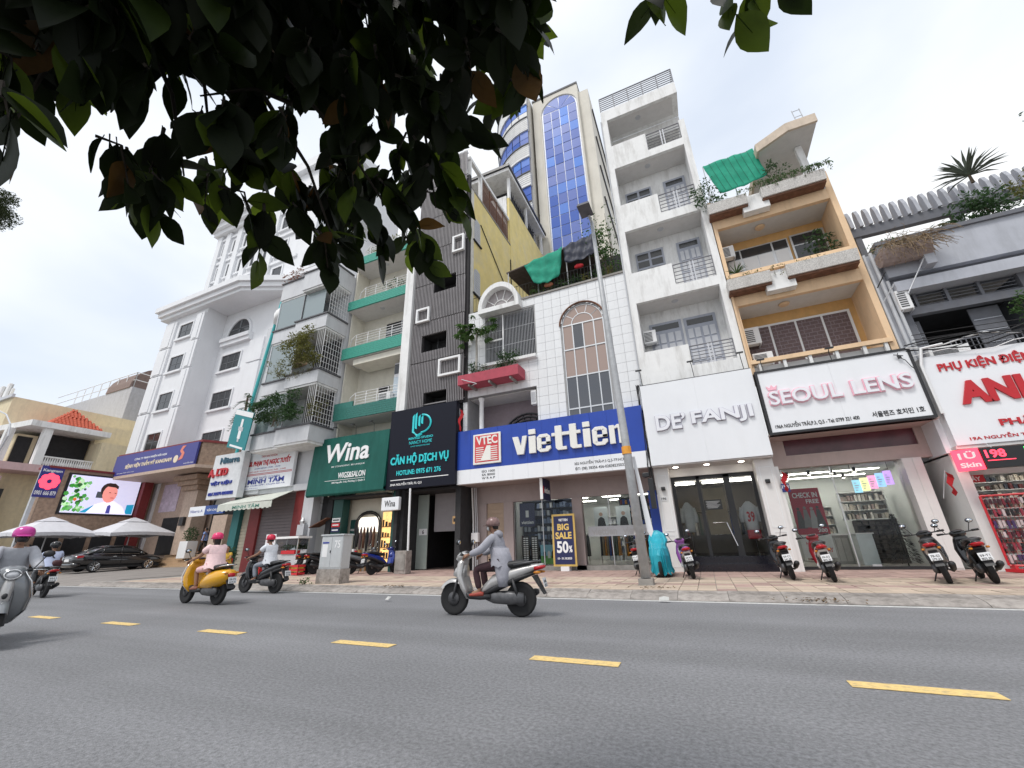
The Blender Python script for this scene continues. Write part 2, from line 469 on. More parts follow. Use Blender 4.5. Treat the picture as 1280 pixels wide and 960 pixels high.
# litter and leaves by the kerb
M_PAPER = mat('paper', (0.5, 0.5, 0.48), rough=0.8)
M_DRY = mat('dry_leaves', (0.16, 0.10, 0.045), rough=0.9, var=0.4)
rl = random.Random(2)
mb = MB()
for cx_, cy_, n in ((1.75, 10.36, 60), (-8.7, 10.8, 30), (-1.3, 11.35, 25)):
    for _ in range(n):
        p = Vector((cx_ + rl.gauss(0, 0.3), cy_ + rl.gauss(0, 0.07), 0.17 if cy_ > 10.6 else 0.06 + rl.random() * 0.05))
        leaf(mb, p, Euler((rl.uniform(-.5, .5), rl.uniform(-.4, .4), rl.uniform(0, 6.3))).to_matrix(), rl.uniform(0.05, 0.11))
o = mb.build('dry_leaf_litter', M_DRY); o['kind'] = 'stuff'; o['label'] = 'brown leaf litter lying along the concrete kerb'; o['category'] = 'leaf litter'
for (px, py, sx, lab) in ((485, 748, .05, 'scrap of white paper on the kerb below the black sign'), (830, 748.5, .10, 'crumpled white paper on the kerb beside the lamp post')):
    p = at_z(px, py, 0.07); mb = MB()
    q = [(rl.uniform(-sx, sx), rl.uniform(-.05, .05), rl.uniform(0, .03)) for _ in range(7)]
    mb.add([(p.x - sx, p.y - .05, .045), (p.x + sx, p.y - .05, .05), (p.x + sx, p.y + .06, .10), (p.x - sx, p.y + .06, .09), (p.x, p.y, .12)], [(0, 1, 4), (1, 2, 4), (2, 3, 4), (3, 0, 4)])
    tag(mb.build('paper_scrap', M_PAPER), lab, 'litter')
# ---------------------------------------------------------------- shared facade materials and parts
GRIME = (0.13, 0.12, 0.105)
M_WHITE = mat('white_render', (0.80, 0.80, 0.79), rough=0.85, var=0.05, scale=2, dirt=0.62, dcol=(0.30, 0.28, 0.25), bump=0.12, bscale=30)
M_WHITE2 = mat('clean_white_paint', (0.82, 0.82, 0.82), rough=0.6, var=0.02, scale=2, dirt=0.12, dcol=(0.5, 0.48, 0.46))
M_SIGNW = mat('white_sign_panel', (0.80, 0.815, 0.84), rough=0.35, var=0.02, scale=1, dirt=0.10, dcol=(0.55, 0.54, 0.52))
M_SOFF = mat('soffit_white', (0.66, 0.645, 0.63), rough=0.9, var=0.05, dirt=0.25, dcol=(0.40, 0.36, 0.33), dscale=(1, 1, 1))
M_GREYW = mat('grey_white_paint', (0.56, 0.57, 0.60), rough=0.6, var=0.05)
M_DARKG = mat('dark_glass', (0.03, 0.032, 0.035), rough=0.12, var=0.0, spec=0.7)
M_BLACK = mat('black_metal', (0.018, 0.018, 0.02), rough=0.4, var=0.1)
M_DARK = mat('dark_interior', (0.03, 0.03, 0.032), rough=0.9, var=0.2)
M_STEEL = mat('painted_steel_grey', (0.50, 0.51, 0.53), rough=0.45, var=0.06)
M_CHROME = mat('chrome', (0.7, 0.7, 0.7), rough=0.15, metal=1.0, var=0.0)
M_ALU = mat('aluminium', (0.62, 0.63, 0.64), rough=0.35, metal=0.6, var=0.05)
M_ORANGE = mat('peach_paint', (0.80, 0.57, 0.36), rough=0.85, var=0.06, scale=1.5, dirt=0.38, dcol=(0.33, 0.23, 0.15), bump=0.1, bscale=30)
M_PEBBLE = mat('pebbledash', (0.62, 0.60, 0.57), rough=0.95, var=0.35, scale=28, bump=0.6, bscale=40, dirt=0.35, dcol=(0.25, 0.22, 0.2))
M_RUST = mat('rusty_steel', (0.16, 0.075, 0.045), rough=0.9, var=0.4, scale=6)
M_GLASS = glass_mat('shop_glass', (0.93, 0.95, 0.94), -0.02)
M_ACGRILL = mat('ac_grille', (0.05, 0.05, 0.055), rough=0.6)
M_CABLE = mat('black_cable', (0.02, 0.02, 0.022), rough=0.7, var=0.0)
M_LAMPON = mat('lit_lamp', (1.0, 0.95, 0.88), emit=9.0, var=0.0)
M_SPOT = mat('lit_downlight', (1.0, 0.93, 0.80), emit=14.0, var=0.0)
M_RED = mat('red_paint', (0.55, 0.02, 0.03), rough=0.4, var=0.08)
M_FLAG = mat('red_flag_cloth', (0.36, 0.012, 0.018), rough=0.9, var=0.12)
M_BARK = mat('bark', (0.11, 0.085, 0.06), rough=0.95, var=0.3, scale=20, bump=0.6, bscale=50)
M_LEAFA = mat('leaf_green', (0.055, 0.115, 0.028), rough=0.55, var=0.35, scale=9, trans=0.25)
M_LEAFB = mat('leaf_dark_green', (0.032, 0.075, 0.022), rough=0.55, var=0.35, scale=9, trans=0.2)
M_LEAFC = mat('leaf_olive', (0.13, 0.13, 0.035), rough=0.6, var=0.35, scale=9, trans=0.25)
M_DRYTWIG = mat('dry_twigs', (0.25, 0.18, 0.11), rough=0.95, var=0.25)

def ac_unit(x, y, z, label, w=0.75, h=0.55, d=0.3):
    t = thing('air_conditioner', label, 'air conditioner', (x, y, z), group='wall mounted air conditioners')
    box('casing', M_WHITE2, t, x - w / 2, x + w / 2, y, y + d, z, z + h, bevel=0.02)
    g = MB()
    for i in range(7): g.box(x - w * .42, x + w * .2, y - .012, y - .002, z + h * (.12 + i * .11), z + h * (.17 + i * .11))
    g.build('fan_grille', M_ACGRILL, t)
    MB().box(x - w * .42, x - w * .38, y, y + d + .15, z - .06, z - .01).box(x + w * .38, x + w * .42, y, y + d + .15, z - .06, z - .01).build('bracket', M_STEEL, t)
    return t
def rail(parent, x0, x1, y, z0, z1, n, m, vert=0, r=0.016, name='railing'):
    mb = MB()
    for i in range(n): mb.tube([(x0, y, z0 + (z1 - z0) * i / max(1, n - 1)), (x1, y, z0 + (z1 - z0) * i / max(1, n - 1))], r * (1.5 if i == n - 1 else 1), 5)
    for i in range(vert): mb.tube([(x0 + (x1 - x0) * i / max(1, vert - 1), y, z0), (x0 + (x1 - x0) * i / max(1, vert - 1), y, z1)], r, 5)
    return mb.build(name, m, parent)
def bush(name, label, cat, c, rad, n, size, m, rng, group=None, stems=5):
    t = thing(name, label, cat, (c[0], c[1], c[2] - rad[2]), group=group)
    mb = MB(); leaf_cloud(mb, c, [q * .8 for q in rad], n // 4, size, rng)
    for _ in range(11):
        o_ = [c[i] + rng.uniform(-.85, .85) * rad[i] for i in (0, 1, 2)]; f_ = rng.uniform(.22, .48); leaf_cloud(mb, o_, [max(.08, q * f_) for q in rad], n // 14, size * rng.uniform(.8, 1.15), rng)
    mb.build('foliage', m, t)
    sb = MB()
    for _ in range(stems):
        e = Vector((c[0] + rng.uniform(-.7, .7) * rad[0], c[1] + rng.uniform(-.7, .7) * rad[1], c[2] + rng.uniform(0, .7) * rad[2]))
        b = Vector((c[0] + rng.uniform(-.2, .2) * rad[0], c[1] + rng.uniform(-.2, .2) * rad[1], c[2] - rad[2]))
        sb.tube([b, (b + e) / 2 + Vector((rng.uniform(-.05, .05), 0, 0.05)), e], [0.014, 0.010, 0.005], 4)
    sb.build('stem', M_BARK, t)
    return t
def flag(px, py, y, label, h=0.6):
    p = at_y(px, py, y)
    t = thing('flag', label, 'flag', p)
    MB().tube([p + Vector((-.05, .18, -.35)), p + Vector((.10, -.12, .42))], 0.012, 6).build('flag_pole', M_STEEL, t)
    mb = MB(); n = 6
    for i in range(n):
        a, b = i / n, (i + 1) / n
        f = lambda u: (p.x + .10 - .05 * u + .05 * math.sin(u * 9), p.y - .12 + .06 * math.sin(u * 7))
        xa, ya = f(a); xb, yb = f(b)
        mb.quad((xa, ya, p.z + .38 - a * h), (xa + .15 * (1 - .5 * a), ya + .03, p.z + .28 - a * h), (xb + .15 * (1 - .5 * b), yb + .03, p.z + .28 - b * h), (xb, yb, p.z + .38 - b * h))
    o = mb.build('cloth', M_FLAG, t); s = o.modifiers.new('thick', 'SOLIDIFY'); s.thickness = 0.006
    return t
def floodlight(x, y, z, label, arm=0.45):
    t = thing('sign_floodlight', label, 'floodlight', (x, y, z), group='small floodlights above the shop signs')
    MB().tube([(x, y, z), (x - .02, y - .03, z + arm), (x - .05, y - .25, z + arm + .05)], 0.014, 5).build('arm', M_BLACK, t)
    MB().hexa([(x - .17, y - .34, z + arm + .01), (x + .07, y - .34, z + arm + .01), (x + .07, y - .22, z + arm + .03), (x - .17, y - .22, z + arm + .03),
               (x - .17, y - .34, z + arm + .06), (x + .07, y - .34, z + arm + .06), (x + .07, y - .22, z + arm + .08), (x - .17, y - .22, z + arm + .08)]).build('lamp_head', M_BLACK, t)
    return t

# ---------------------------------------------------------------- white building with five balconies (De' Fanji)
XL, XR, YF = -1.40, 2.56, 16.8
M_RAIL = mat('rail_grey', (.22, .22, .24), rough=.5, var=.1); M_DOORG = mat('door_blue_grey', (.36, .38, .44), rough=.6, var=.06)
t = thing('white_townhouse', 'narrow white townhouse with stacked open balconies above a white shop sign', 'building', (0.6, 17, 0.15))
DF = t
mb = MB()
mb.box(XL, XL + .30, YF, 27, 3.8, 23.0).box(XR - .27, XR, YF, 27, 3.8, 21.0)          # side walls
mb.box(XL + .30, XR - .27, 18.0, 18.25, 3.8, 19.6)                                      # balcony back wall
mb.build('wall', M_WHITE, t)
MB().box(XL, XR, 18.26, 27, 22.2, 23.0).box(XL + .3, XR - .27, 26.6, 27, 3.8, 22.2).build('rear_block', M_WHITE, t)
floors = [(7.35, 8.66, 11.15), (11.15, 12.72, 15.2), (15.2, 16.82, 19.36), (19.36, 20.95, 23.0)]
for i, (zb, zp, zt) in enumerate(floors):
    s = box('balcony_slab', M_WHITE, t, XL + .30, XR - .27, YF + .005, 18.0, zb - (0.001 if i else 0.3), zb + .45 if i else 7.75)
    zs = zb + .45 if i else 7.75
    box('parapet', M_WHITE, t, XL + .30, 0.66, YF + .004, YF + .16, zs, zp + .05)
    rail(t, 0.68, XR - .29, YF + .06, zs + .12, zp - .05, 6, M_RAIL, vert=2, r=.02)
    MB().box(1.35, 1.40, YF + .04, YF + .08, zs, zp - .05).box(1.48, 1.53, YF + .04, YF + .08, zs, zp - .05).build('railing_post', M_GREYW, t)
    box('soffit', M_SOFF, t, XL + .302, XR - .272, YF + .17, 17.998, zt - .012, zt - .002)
    c = MB().lathe([(.0, -.02), (.13, -.02), (.15, 0.0)], (0.5, 17.35, zt - .012), 14).build('ceiling_lamp', M_STEEL, t)
# top slab with railing
box('roof_slab', M_WHITE, t, XL, XR, YF + .002, 18.25, 23.002, 23.8)
rail(t, XL + .03, XR - .03, YF + .08, 23.86, 24.96, 8, M_RAIL, vert=6, r=0.026)
MB().tube([(XR - .05, YF + .08, 24.95), (XR - .05, 18.2, 24.95)], .02, 5).tube([(XR - .05, YF + .08, 24.4), (XR - .05, 18.2, 24.4)], .016, 5).tube([(XR - .05, 18.2, 23.8), (XR - .05, 18.2, 24.95)], .018, 5).build('railing', M_STEEL, t)
# doors and windows behind the balconies
def panel_door(parent, x0, x1, z0, z1, y, leaves, glass_top=0.4, m=M_GREYW):
    d = box('door', M_DOORG, parent, x0, x1, y - .05, y - .002, z0, z1)
    box('transom_glass', M_DARKG, d, x0 + .12, x1 - .12, y - .062, y - .052, z1 - glass_top, z1 - .12)
    w = (x1 - x0 - .1) / leaves
    for i in range(leaves):
        a = x0 + .05 + i * w
        for r_ in range(4):
            zz0 = z0 + .1 + r_ * (z1 - glass_top - z0 - .2) / 4; zz1 = zz0 + (z1 - glass_top - z0 - .2) / 4 - .08
            if zz0 > z0 - 1:
                MB().box(a + .05, a + w * .45, y - .075, y - .052, zz0, zz1).build('panel', m, d)
                MB().box(a + w * .55, a + w - .05, y - .075, y - .052, zz0, zz1).build('panel', m, d)
    return d
panel_door(t, -0.78, 0.60, 7.75, 10.52, 18.0, 2); panel_door(t, 0.70, 2.0, 7.75, 10.50, 18.0, 2)
for (z0, zt) in ((11.6, 14.6), (15.65, 18.55)):
    panel_door(t, 1.06, 2.10, z0, zt, 18.0, 2, .38)
    w = box('window', M_DOORG, t, -.86, .45, 17.94, 17.998, zt - 1.0, zt)
    for a in (-.78, -.15):
        box('pane', M_DARKG, w, a, a + .52, 17.93, 17.938, zt - .45, zt - .12); box('pane', M_DARKG, w, a, a + .52, 17.93, 17.938, zt - .9, zt - .55)
# fourth floor opening behind the rail shows the room's blinds
mb = MB()
for i in range(6): mb.box(.75, 2.1, 17.9, 17.93, 20.05 + i * .14, 20.12 + i * .14)
mb.build('louvre', M_STEEL, t)
ac_unit(-0.80, 17.55, 9.45, 'white air conditioner on the lowest balcony of the white townhouse', .55, .62, .3)
# drainpipe and grime line beside the facade
MB().tube([(XL - .03, YF - .03, 7.0), (XL - .03, YF - .03, 23.0)], .035, 6).build('drainpipe', M_STEEL, t)
# ground floor: pilasters, lintel, recessed dark doors, two black steps
M_MARB = mat('white_stone_cladding', (0.74, 0.72, 0.70), rough=0.4, var=0.03)
for (a, b) in ((-1.46, -.93), (1.98, 2.56)):
    p = box('pilaster', M_MARB, t, a, b, 16.85, 18.2, 0.15, 3.80)
    for z0, z1 in ((.30, 1.35), (1.50, 3.5)):
        MB().box(a + .10, b - .10, 16.838, 16.848, z0, z0 + .02).box(a + .10, b - .10, 16.838, 16.848, z1, z1 + .02).box(a + .10, a + .12, 16.838, 16.848, z0 + .02, z1).box(b - .12, b - .10, 16.838, 16.848, z0 + .02, z1).build('panel_moulding', M_WHITE2, p)
box('lintel', M_MARB, t, -.929, 1.979, 17.5, 18.2, 3.50, 3.80)
box('canopy_soffit', M_SOFF, t, -1.46, 2.56, 16.5, 17.5, 3.80, 3.84)
for x in (-.65, .45, 1.6): MB().lathe([(.09, -.012), (.09, 0)], (x, 17.0, 3.80), 12).build('downlight', M_SPOT, t)
M_BSTEP = mat('black_polished_step', (0.012, 0.012, 0.018), rough=0.15, var=0.1)
box('step', M_BSTEP, t, -.929, 1.979, 16.80, 17.25, .15, .39); box('step', M_BSTEP, t, -.929, 1.979, 17.25, 18.2, .15, .62)
d = box('door_frame', M_BLACK, t, -.929, -.80, 17.62, 17.74, .62, 3.50)
for a, b in ((-.02, .10), (.93, 1.14), (1.87, 1.979)): box('door_frame', M_BLACK, t, a, b, 17.62, 17.74, .62, 3.50)
box('door_frame', M_BLACK, t, -.80, 1.87, 17.62, 17.74, 3.38, 3.499)
for a, b in ((-.80, -.02), (.10, .93), (1.14, 1.87)): box('glass_pane', M_GLASS, t, a, b, 17.67, 17.68, .62, 3.38)
MB().tube([(.30, 17.6, 1.75), (.75, 17.6, 1.75), (.95, 17.55, .95)], .02, 6).build('door_handle', M_CHROME, t)
# shop interior
M_INTW = mat('warm_interior_wall', (0.22, 0.19, 0.16), rough=0.8, var=0.1)
MB().box(-1.39, 2.55, 21.5, 21.6, .62, 3.9).box(-1.39, -1.30, 18.2, 21.5, .62, 3.9).box(2.46, 2.55, 18.2, 21.5, .62, 3.9).build('interior_wall', M_INTW, t)
box('interior_floor', M_BSTEP, t, -1.39, 2.55, 18.2, 21.5, .55, .62)
box('interior_ceiling', M_SOFF, t, -1.39, 2.55, 18.2, 21.6, 3.5, 3.58)
for (a, b) in ((-.9, -.1), (.2, 1.0), (1.2, 2.1)): box('light_cove', M_LAMPON, t, a, b, 19.3, 19.42, 3.38, 3.44)
box('curtain_panel', mat('tan_panel', (0.42, 0.33, 0.22), rough=0.8), t, .15, .90, 18.6, 18.64, 1.35, 3.1)
# door sticker
s = box('door_poster', mat('poster_black', (0.03, 0.03, 0.03), rough=.5), t, .12, .72, 17.655, 17.664, 2.22, 2.58)
M_TXW = mat('white_letters', (0.82, 0.82, 0.82), rough=0.5, var=0)
M_TXG = mat('grey_letters', (0.45, 0.45, 0.45), rough=0.5, var=0)
for i in range(6): box('poster_line', M_TXG, s, .18 + .03 * (i % 2), .66 - .05 * (i % 3), 17.648, 17.653, 2.50 - i * .045, 2.525 - i * .045)

def shirt_form(name, label, x, y, z, h, m, m2=None, number=None, w=.5):
    """headless display torso wearing a shirt, on a slim stand"""
    t = thing(name, label, 'mannequin', (x, y, z))
    mb = MB()
    mb.loft([(z + h * .42, y, .10, w * .40, x), (z + h * .55, y, .12, w * .43, x), (z + h * .75, y, .13, w * .50, x), (z + h * .9, y, .11, w * .48, x), (z + h * .97, y, .07, w * .25, x), (z + h, y, .05, w * .12, x)], 12, 2.2, axis='z')
    # swap: loft along z gives (cz, cy) = (y? , x) -> rebuild with x/y exchanged
    mb.v = [(b, a, c) for a, b, c in mb.v]
    for sgn in (-1, 1):
        mb.tube([(x + sgn * w * .44, y, z + h * .88), (x + sgn * w * .62, y, z + h * .72), (x + sgn * w * .60, y, z + h * .60)], [.085, .08, .07], 8)
    mb.v = [tuple(v) for v in mb.v]
    mb.build('shirt', m, t, smooth=True)
    if m2: box('shirt_hem', m2, t, x - w * .44, x + w * .44, y - .14, y + .14, z + h * .28, z + h * .45, bevel=.03)
    if number: text(number, x - w * .25, x + w * .25, z + h * .60, z + h * .80, y - .135, M_RED, t, bold=.03, depth=.008)
    MB().tube([(x, y, z), (x, y, z + h * .5)], .018, 6).lathe([(.16, 0), (.16, .02)], (x, y, z), 14).build('stand', M_CHROME, t)
    return t
shirt_form('shop_mannequin', "display torso in white and red jersey numbered 39 behind the dark shop door", 1.62, 18.3, .64, 1.85, mat('white_jersey', (.72, .72, .74), rough=.9), M_RED, '39', .5)
shirt_form('shop_mannequin', 'display torso in plain white shirt behind the left door pane of the white shop', -.52, 18.4, .64, 1.95, mat('white_shirt_cloth', (.7, .7, .7), rough=.9), None, None, .42)
cr_ = thing('clothes_rail', 'rail of dark clothes hanging inside the white shop, behind the numbered jersey', 'clothes rail', (1.2, 20.6, .62))
MB().tube([(-.9, 20.6, 2.3), (2.2, 20.6, 2.3)], .02, 6).tube([(-.9, 20.6, .62), (-.9, 20.6, 2.3)], .02, 6).tube([(2.2, 20.6, .62), (2.2, 20.6, 2.3)], .02, 6).build('frame', M_CHROME, cr_)
rc = random.Random(4)
CLOTH = [mat('cloth_%d' % i, c, rough=.9, var=.15) for i, c in enumerate(['#20232c', '#c9c5bd', '#3b4a66', '#6f2a2a', '#8a7a5c', '#15161a', '#4c5a48', '#dcdcdc', '#23408a', '#b87a22'])]
for i in range(16):
    x = -.75 + i * .18
    MB().hexa([(x, 20.4, 1.35), (x + .10, 20.4, 1.35), (x + .10, 20.8, 1.35), (x, 20.8, 1.35), (x + .02, 20.45, 2.22), (x + .07, 20.45, 2.22), (x + .07, 20.75, 2.22), (x + .02, 20.75, 2.22)]).build('garment', rc.choice(CLOTH), cr_)
# big white sign
sg = thing('shop_sign', "large plain white box sign lettered DE' FANJI", 'sign', (.55, 16.5, 3.84))
mb = MB()
box('sign_panel', M_SIGNW, sg, -1.46, .55, 16.42, 16.80, 3.845, 7.08); box('sign_panel', M_SIGNW, sg, .552, 2.56, 16.42, 16.80, 3.845, 7.08)
M_LTW = mat('white_raised_letters', (0.80, 0.81, 0.85), rough=.4, var=0.02)
M_LTD = mat('letter_returns', (0.36, 0.34, 0.42), rough=.5, var=.05)
text("DE’", -1.075, .035, 5.125, 5.755, 16.418, M_LTD, sg, bold=.05, depth=.05); text("FANJI", .215, 2.295, 5.105, 5.735, 16.418, M_LTD, sg, bold=.05, depth=.05)
text("DE’", -1.06, .02, 5.14, 5.74, 16.418, M_LTW, sg, bold=.025, depth=.09)
text("FANJI", .23, 2.28, 5.12, 5.72, 16.418, M_LTW, sg, bold=.025, depth=.09)
M_SIGNTOP = mat('sign_ledge', (.12, .12, .125), rough=.8, var=.3)
box('sign_cap', M_SIGNTOP, sg, -1.44, 2.54, 16.44, 16.79, 7.082, 7.12)
for x, k in ((-1.35, 'left end'), (.62, 'middle'), (2.35, 'right end')):
    floodlight(x, 16.5, 7.1, "black floodlight on a stalk above the %s of the DE' FANJI sign" % k, .55)
# small house number plate and door number, cctv cluster and cables
pl = box('house_number_plate', mat('number_plate_white', (.7, .7, .7)), None, -1.35, -1.12, 16.83, 16.845, 2.58, 2.72)
tag(pl, "small white house number plate on the left pilaster of the white shop", 'plaque')
text('196', -1.32, -1.15, 2.61, 2.70, 16.829, M_BLACK, pl, bold=.02, depth=.004)
for (x, lab) in ((-1.2, 'small black wall lamp on the left pilaster beside the dark doors'), (2.25, 'small black wall lamp on the right pilaster beside the dark doors')):
    o = MB().box(x - .07, x + .07, 16.72, 16.85, 2.95, 3.08).box(x - .05, x + .05, 16.70, 16.72, 2.97, 3.06).build('wall_lamp', M_BLACK, None, bevel=.01)
    tag(o, lab, 'wall lamp')
mb = MB(); rcb = random.Random(8)
for i in range(7):
    x = -1.52 + rcb.uniform(-.06, .06); y = 16.55 + rcb.uniform(-.05, .1)
    pts = [(x + rcb.uniform(-.05, .05), y + rcb.uniform(-.05, .03), z) for z in (7.2, 6.4, 5.6, 4.6, 3.9, 3.5, 3.1, 2.8)]
    mb.tube(pts, .014, 4)
cb = thing('cable_cluster', "tangled black cables and junction box hanging between blue sign and white DE' FANJI sign", 'cables', (-1.5, 16.5, 2.5))
mb.build('cable', M_CABLE, cb)
box('junction_box', M_BLACK, cb, -1.68, -1.50, 16.45, 16.6, 2.3, 3.4, bevel=.01); box('camera_housing', M_BLACK, cb, -1.85, -1.6, 16.4, 16.55, 3.45, 3.62, bevel=.02)
# ---------------------------------------------------------------- peach building with planter balconies (Seoul Lens)
t = thing('peach_townhouse', 'peach and pebbledash townhouse with planter balconies above the SEOUL LENS sign', 'building', (4.8, 17, .15))
OX0, OX1 = 2.60, 7.06
MB().box(OX0, 2.74, YF + .01, 27, 6.9, 15.4).box(6.86, OX1, YF + .01, 27, 6.9, 15.2).build('side_wall', M_ORANGE, t)
MB().box(2.74, 6.86, 18.25, 18.5, 7.0, 15.0).build('back_wall', mat('orange_inner_paint', (.70, .42, .17), rough=.9, var=.08, dirt=.3, dcol=(.4, .24, .12)), t)
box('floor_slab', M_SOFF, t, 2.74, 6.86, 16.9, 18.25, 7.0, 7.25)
# balcony 1: rail beam with gap below
box('rail_beam', M_ORANGE, t, 2.66, 6.95, 16.72, 16.90, 7.33, 7.49)
for x in (2.9, 3.7, 4.5, 5.3, 6.1, 6.7): box('baluster', M_WHITE, t, x, x + .10, 16.76, 16.86, 7.02, 7.33)
for (zb, zt, zr) in ((9.93, 10.42, 11.42), (13.85, 14.35, None)):
    box('beam', M_ORANGE, t, 2.74, 6.86, YF + .02, 17.0, zb, zt)
    box('ceiling', M_SOFF, t, 2.74, 6.86, 17.0, 18.25, zb + .05, zb + .12)
    o = MB().lathe([(.20, -.03), (.17, -.09), (.0, -.11)], (4.45, 17.5, zb + .05), 14).build('ceiling_lamp', M_ORANGE, t)
    zl = zt + .02
    # pebbledash planters, left one lower than the right, plain block between
    for (a, b, dz) in ((2.50, 4.02, 0.0), (4.55, 6.80, .05)):
        p = MB().hexa([(a, 16.30, zl + dz), (b, 16.30, zl + dz), (b, 16.80, zl + dz), (a, 16.80, zl + dz), (a, 16.22, zl + .46 + dz), (b, 16.22, zl + .46 + dz), (b, 16.80, zl + .46 + dz), (a, 16.80, zl + .46 + dz)]).build('planter', M_PEBBLE, t)
        box('planter_base', M_RUST, p, a + .02, b - .02, 16.36, 16.80, zl - .09 + dz, zl - .003 + dz)
    MB().prism([(3.80, zl - .34), (4.78, zl - .34), (4.78, zl - .02), (4.55, zl - .02), (4.55, zl + .40), (4.02, zl + .40), (4.02, zl - .02), (3.80, zl - .02)], 16.44, 16.79, 'y').build('planter_block', M_WHITE, t)
box('rail_beam', M_ORANGE, t, 2.60, 6.95, 16.80, 16.98, 11.27, 11.44)
box('balcony_parapet', M_ORANGE, t, 2.74, 6.86, 17.0, 17.1, 10.42, 11.0)
box('parapet', M_WHITE, t, 2.59, 6.855, 16.84, 17.0, 14.36, 15.15)
# first floor windows: brown roller grilles between white mullions
M_BROWN = mat('brown_shutter', (.13, .085, .085), rough=.6, var=.2, scale=10)
wdw = box('window_frame', M_WHITE2, t, 2.80, 6.64, 18.18, 18.248, 7.6, 9.50)
for (a, b) in ((2.90, 3.84), (3.92, 4.76), (4.84, 5.66), (5.74, 6.54)):
    g = box('shutter', M_BROWN, wdw, a, b, 18.16, 18.178, 7.65, 9.40)
    mb = MB()
    for i in range(10):
        z = 7.8 + i * .16
        mb.box(a + .02, b - .02, 18.145, 18.158, z, z + .03)
        for k in range(3): 
            x = a + .14 + ((k + .5 * (i % 2)) * (b - a) / 3) % (b - a - .16)
            mb.box(x, x + .025, 18.146, 18.157, z + .03, z + .16)
    mb.build('grille', mat('grille_mauve', (.22, .17, .18), rough=.5), wdw)
# second floor: aluminium sliding windows with white lower panes
wdw = box('window_frame', M_ALU, t, 2.98, 5.45, 18.18, 18.248, 11.2, 13.44)
for (a, b) in ((3.02, 3.56), (3.62, 4.80), (4.87, 5.40)):
    box('upper_pane', M_DARKG, wdw, a, b, 18.165, 18.178, 12.95, 13.38)
    w = (b - a) / (2 if b - a > 1 else 1)
    for i in range(2 if b - a > 1 else 1):
        box('lower_pane', M_WHITE2, wdw, a + i * w + .02, a + (i + 1) * w - .02, 18.165, 18.178, 11.3, 12.9)
wdw = box('window_frame', M_ALU, t, 5.55, 6.80, 18.18, 18.248, 11.2, 13.5)
for z0, z1 in ((11.3, 12.9), (12.96, 13.42)): box('pane', M_DARKG, wdw, 5.62, 6.72, 18.165, 18.178, z0, z1)
ac_unit(3.05, 17.7, 8.55, 'upper of two air conditioners on the lower peach balcony', .7, .75)
ac_unit(3.25, 17.5, 7.55, 'lower of two air conditioners behind the lower peach balcony rail', .7, .5)
ac_unit(2.98, 17.5, 12.75, 'air conditioner on the upper peach balcony wall', .6, .6)
MB().tube([(2.62, 16.75, 6.9), (2.62, 16.75, 10.6)], .05, 6).build('drainpipe', M_ORANGE, t)
# roof: polygonal canopy slab on a post, with ladder
sl = MB().prism([(4.95, 16.5), (6.02, 15.9), (7.05, 15.9), (7.05, 21.0), (4.95, 21.0)], 17.05, 17.46, 'z').build('roof_canopy', M_SOFF, t)
mbp = MB().prism([(4.93, 16.48), (6.01, 15.88), (7.07, 15.88), (7.07, 15.98), (6.04, 15.98), (5.03, 16.56), (5.03, 21.0), (4.93, 21.0)], 17.04, 17.47, 'z').build('canopy_fascia', mat('canopy_fascia_paint', (.62, .52, .42), rough=.9, var=.1, dirt=.4), t)
MB().hexa([(6.50, 16.95, 15.1), (6.72, 16.95, 15.1), (6.72, 17.15, 15.1), (6.50, 17.15, 15.1), (6.42, 16.95, 17.04), (6.66, 16.95, 17.04), (6.66, 17.15, 17.04), (6.42, 17.15, 17.04)]).build('canopy_post', M_WHITE, t)
box('roof_slab', M_CONC, t, 2.74, 6.86, 17.0, 26, 14.6, 14.9)
lad = MB()
p0 = Vector((6.85, 16.6, 17.47))
for dx in (-.14, .14): lad.tube([p0 + Vector((dx, 0, 0)), p0 + Vector((dx + .05, .25, 1.55))], .02, 5)
for i in range(4): lad.tube([p0 + Vector((-.14 + .012 * i, .06 * i, .15 + .42 * i)), p0 + Vector((.14 + .012 * i, .06 * i, .15 + .42 * i))], .015, 5)
tag(lad.build('ladder', M_STEEL), 'short metal ladder standing on the polygonal roof canopy of the peach house', 'ladder')
# green shade net slung over the roof planter
M_DGRN0 = mat('net_seam_green', (.01, .12, .08), rough=.8)
M_NET = mat('green_shade_net', (.03, .36, .25), rough=.8, var=.25, scale=3, trans=.35)
def net(name, label, c00, c10, c11, c01, m, n=14, sag=.18, seed=1, wav=.06):
    r = random.Random(seed); t = thing(name, label, 'shade net', Vector(c00))
    mb = MB(); P = [Vector(c) for c in (c00, c10, c11, c01)]
    nr = (P[1] - P[0]).cross(P[3] - P[0]).normalized(); vs = []
    for j in range(n + 1):
        for i in range(n + 1):
            u, v = i / n, j / n
            p = (P[0] * (1 - u) + P[1] * u) * (1 - v) + (P[3] * (1 - u) + P[2] * u) * v
            p = p + nr * (wav * math.sin(u * 17 + v * 5) + wav * .7 * math.sin(v * 13 - u * 6) + r.uniform(-.02, .02)) - Vector((0, 0, sag * math.sin(u * math.pi) * v))
            vs.append(p)
    fs = [(j * (n + 1) + i, j * (n + 1) + i + 1, (j + 1) * (n + 1) + i + 1, (j + 1) * (n + 1) + i) for j in range(n) for i in range(n)]
    mb.add(vs, fs); o = mb.build('cloth', m, t, smooth=True); s = o.modifiers.new('thick', 'SOLIDIFY'); s.thickness = .008
    return t
tn = net('green_shade_net', 'bright green shade net hung above the roof planter of the peach house', (2.85, 17.0, 17.75), (4.96, 17.0, 17.82), (5.12, 16.75, 15.92), (3.2, 16.75, 15.65), M_NET, sag=.10, seed=3, wav=.025)
mb = MB()
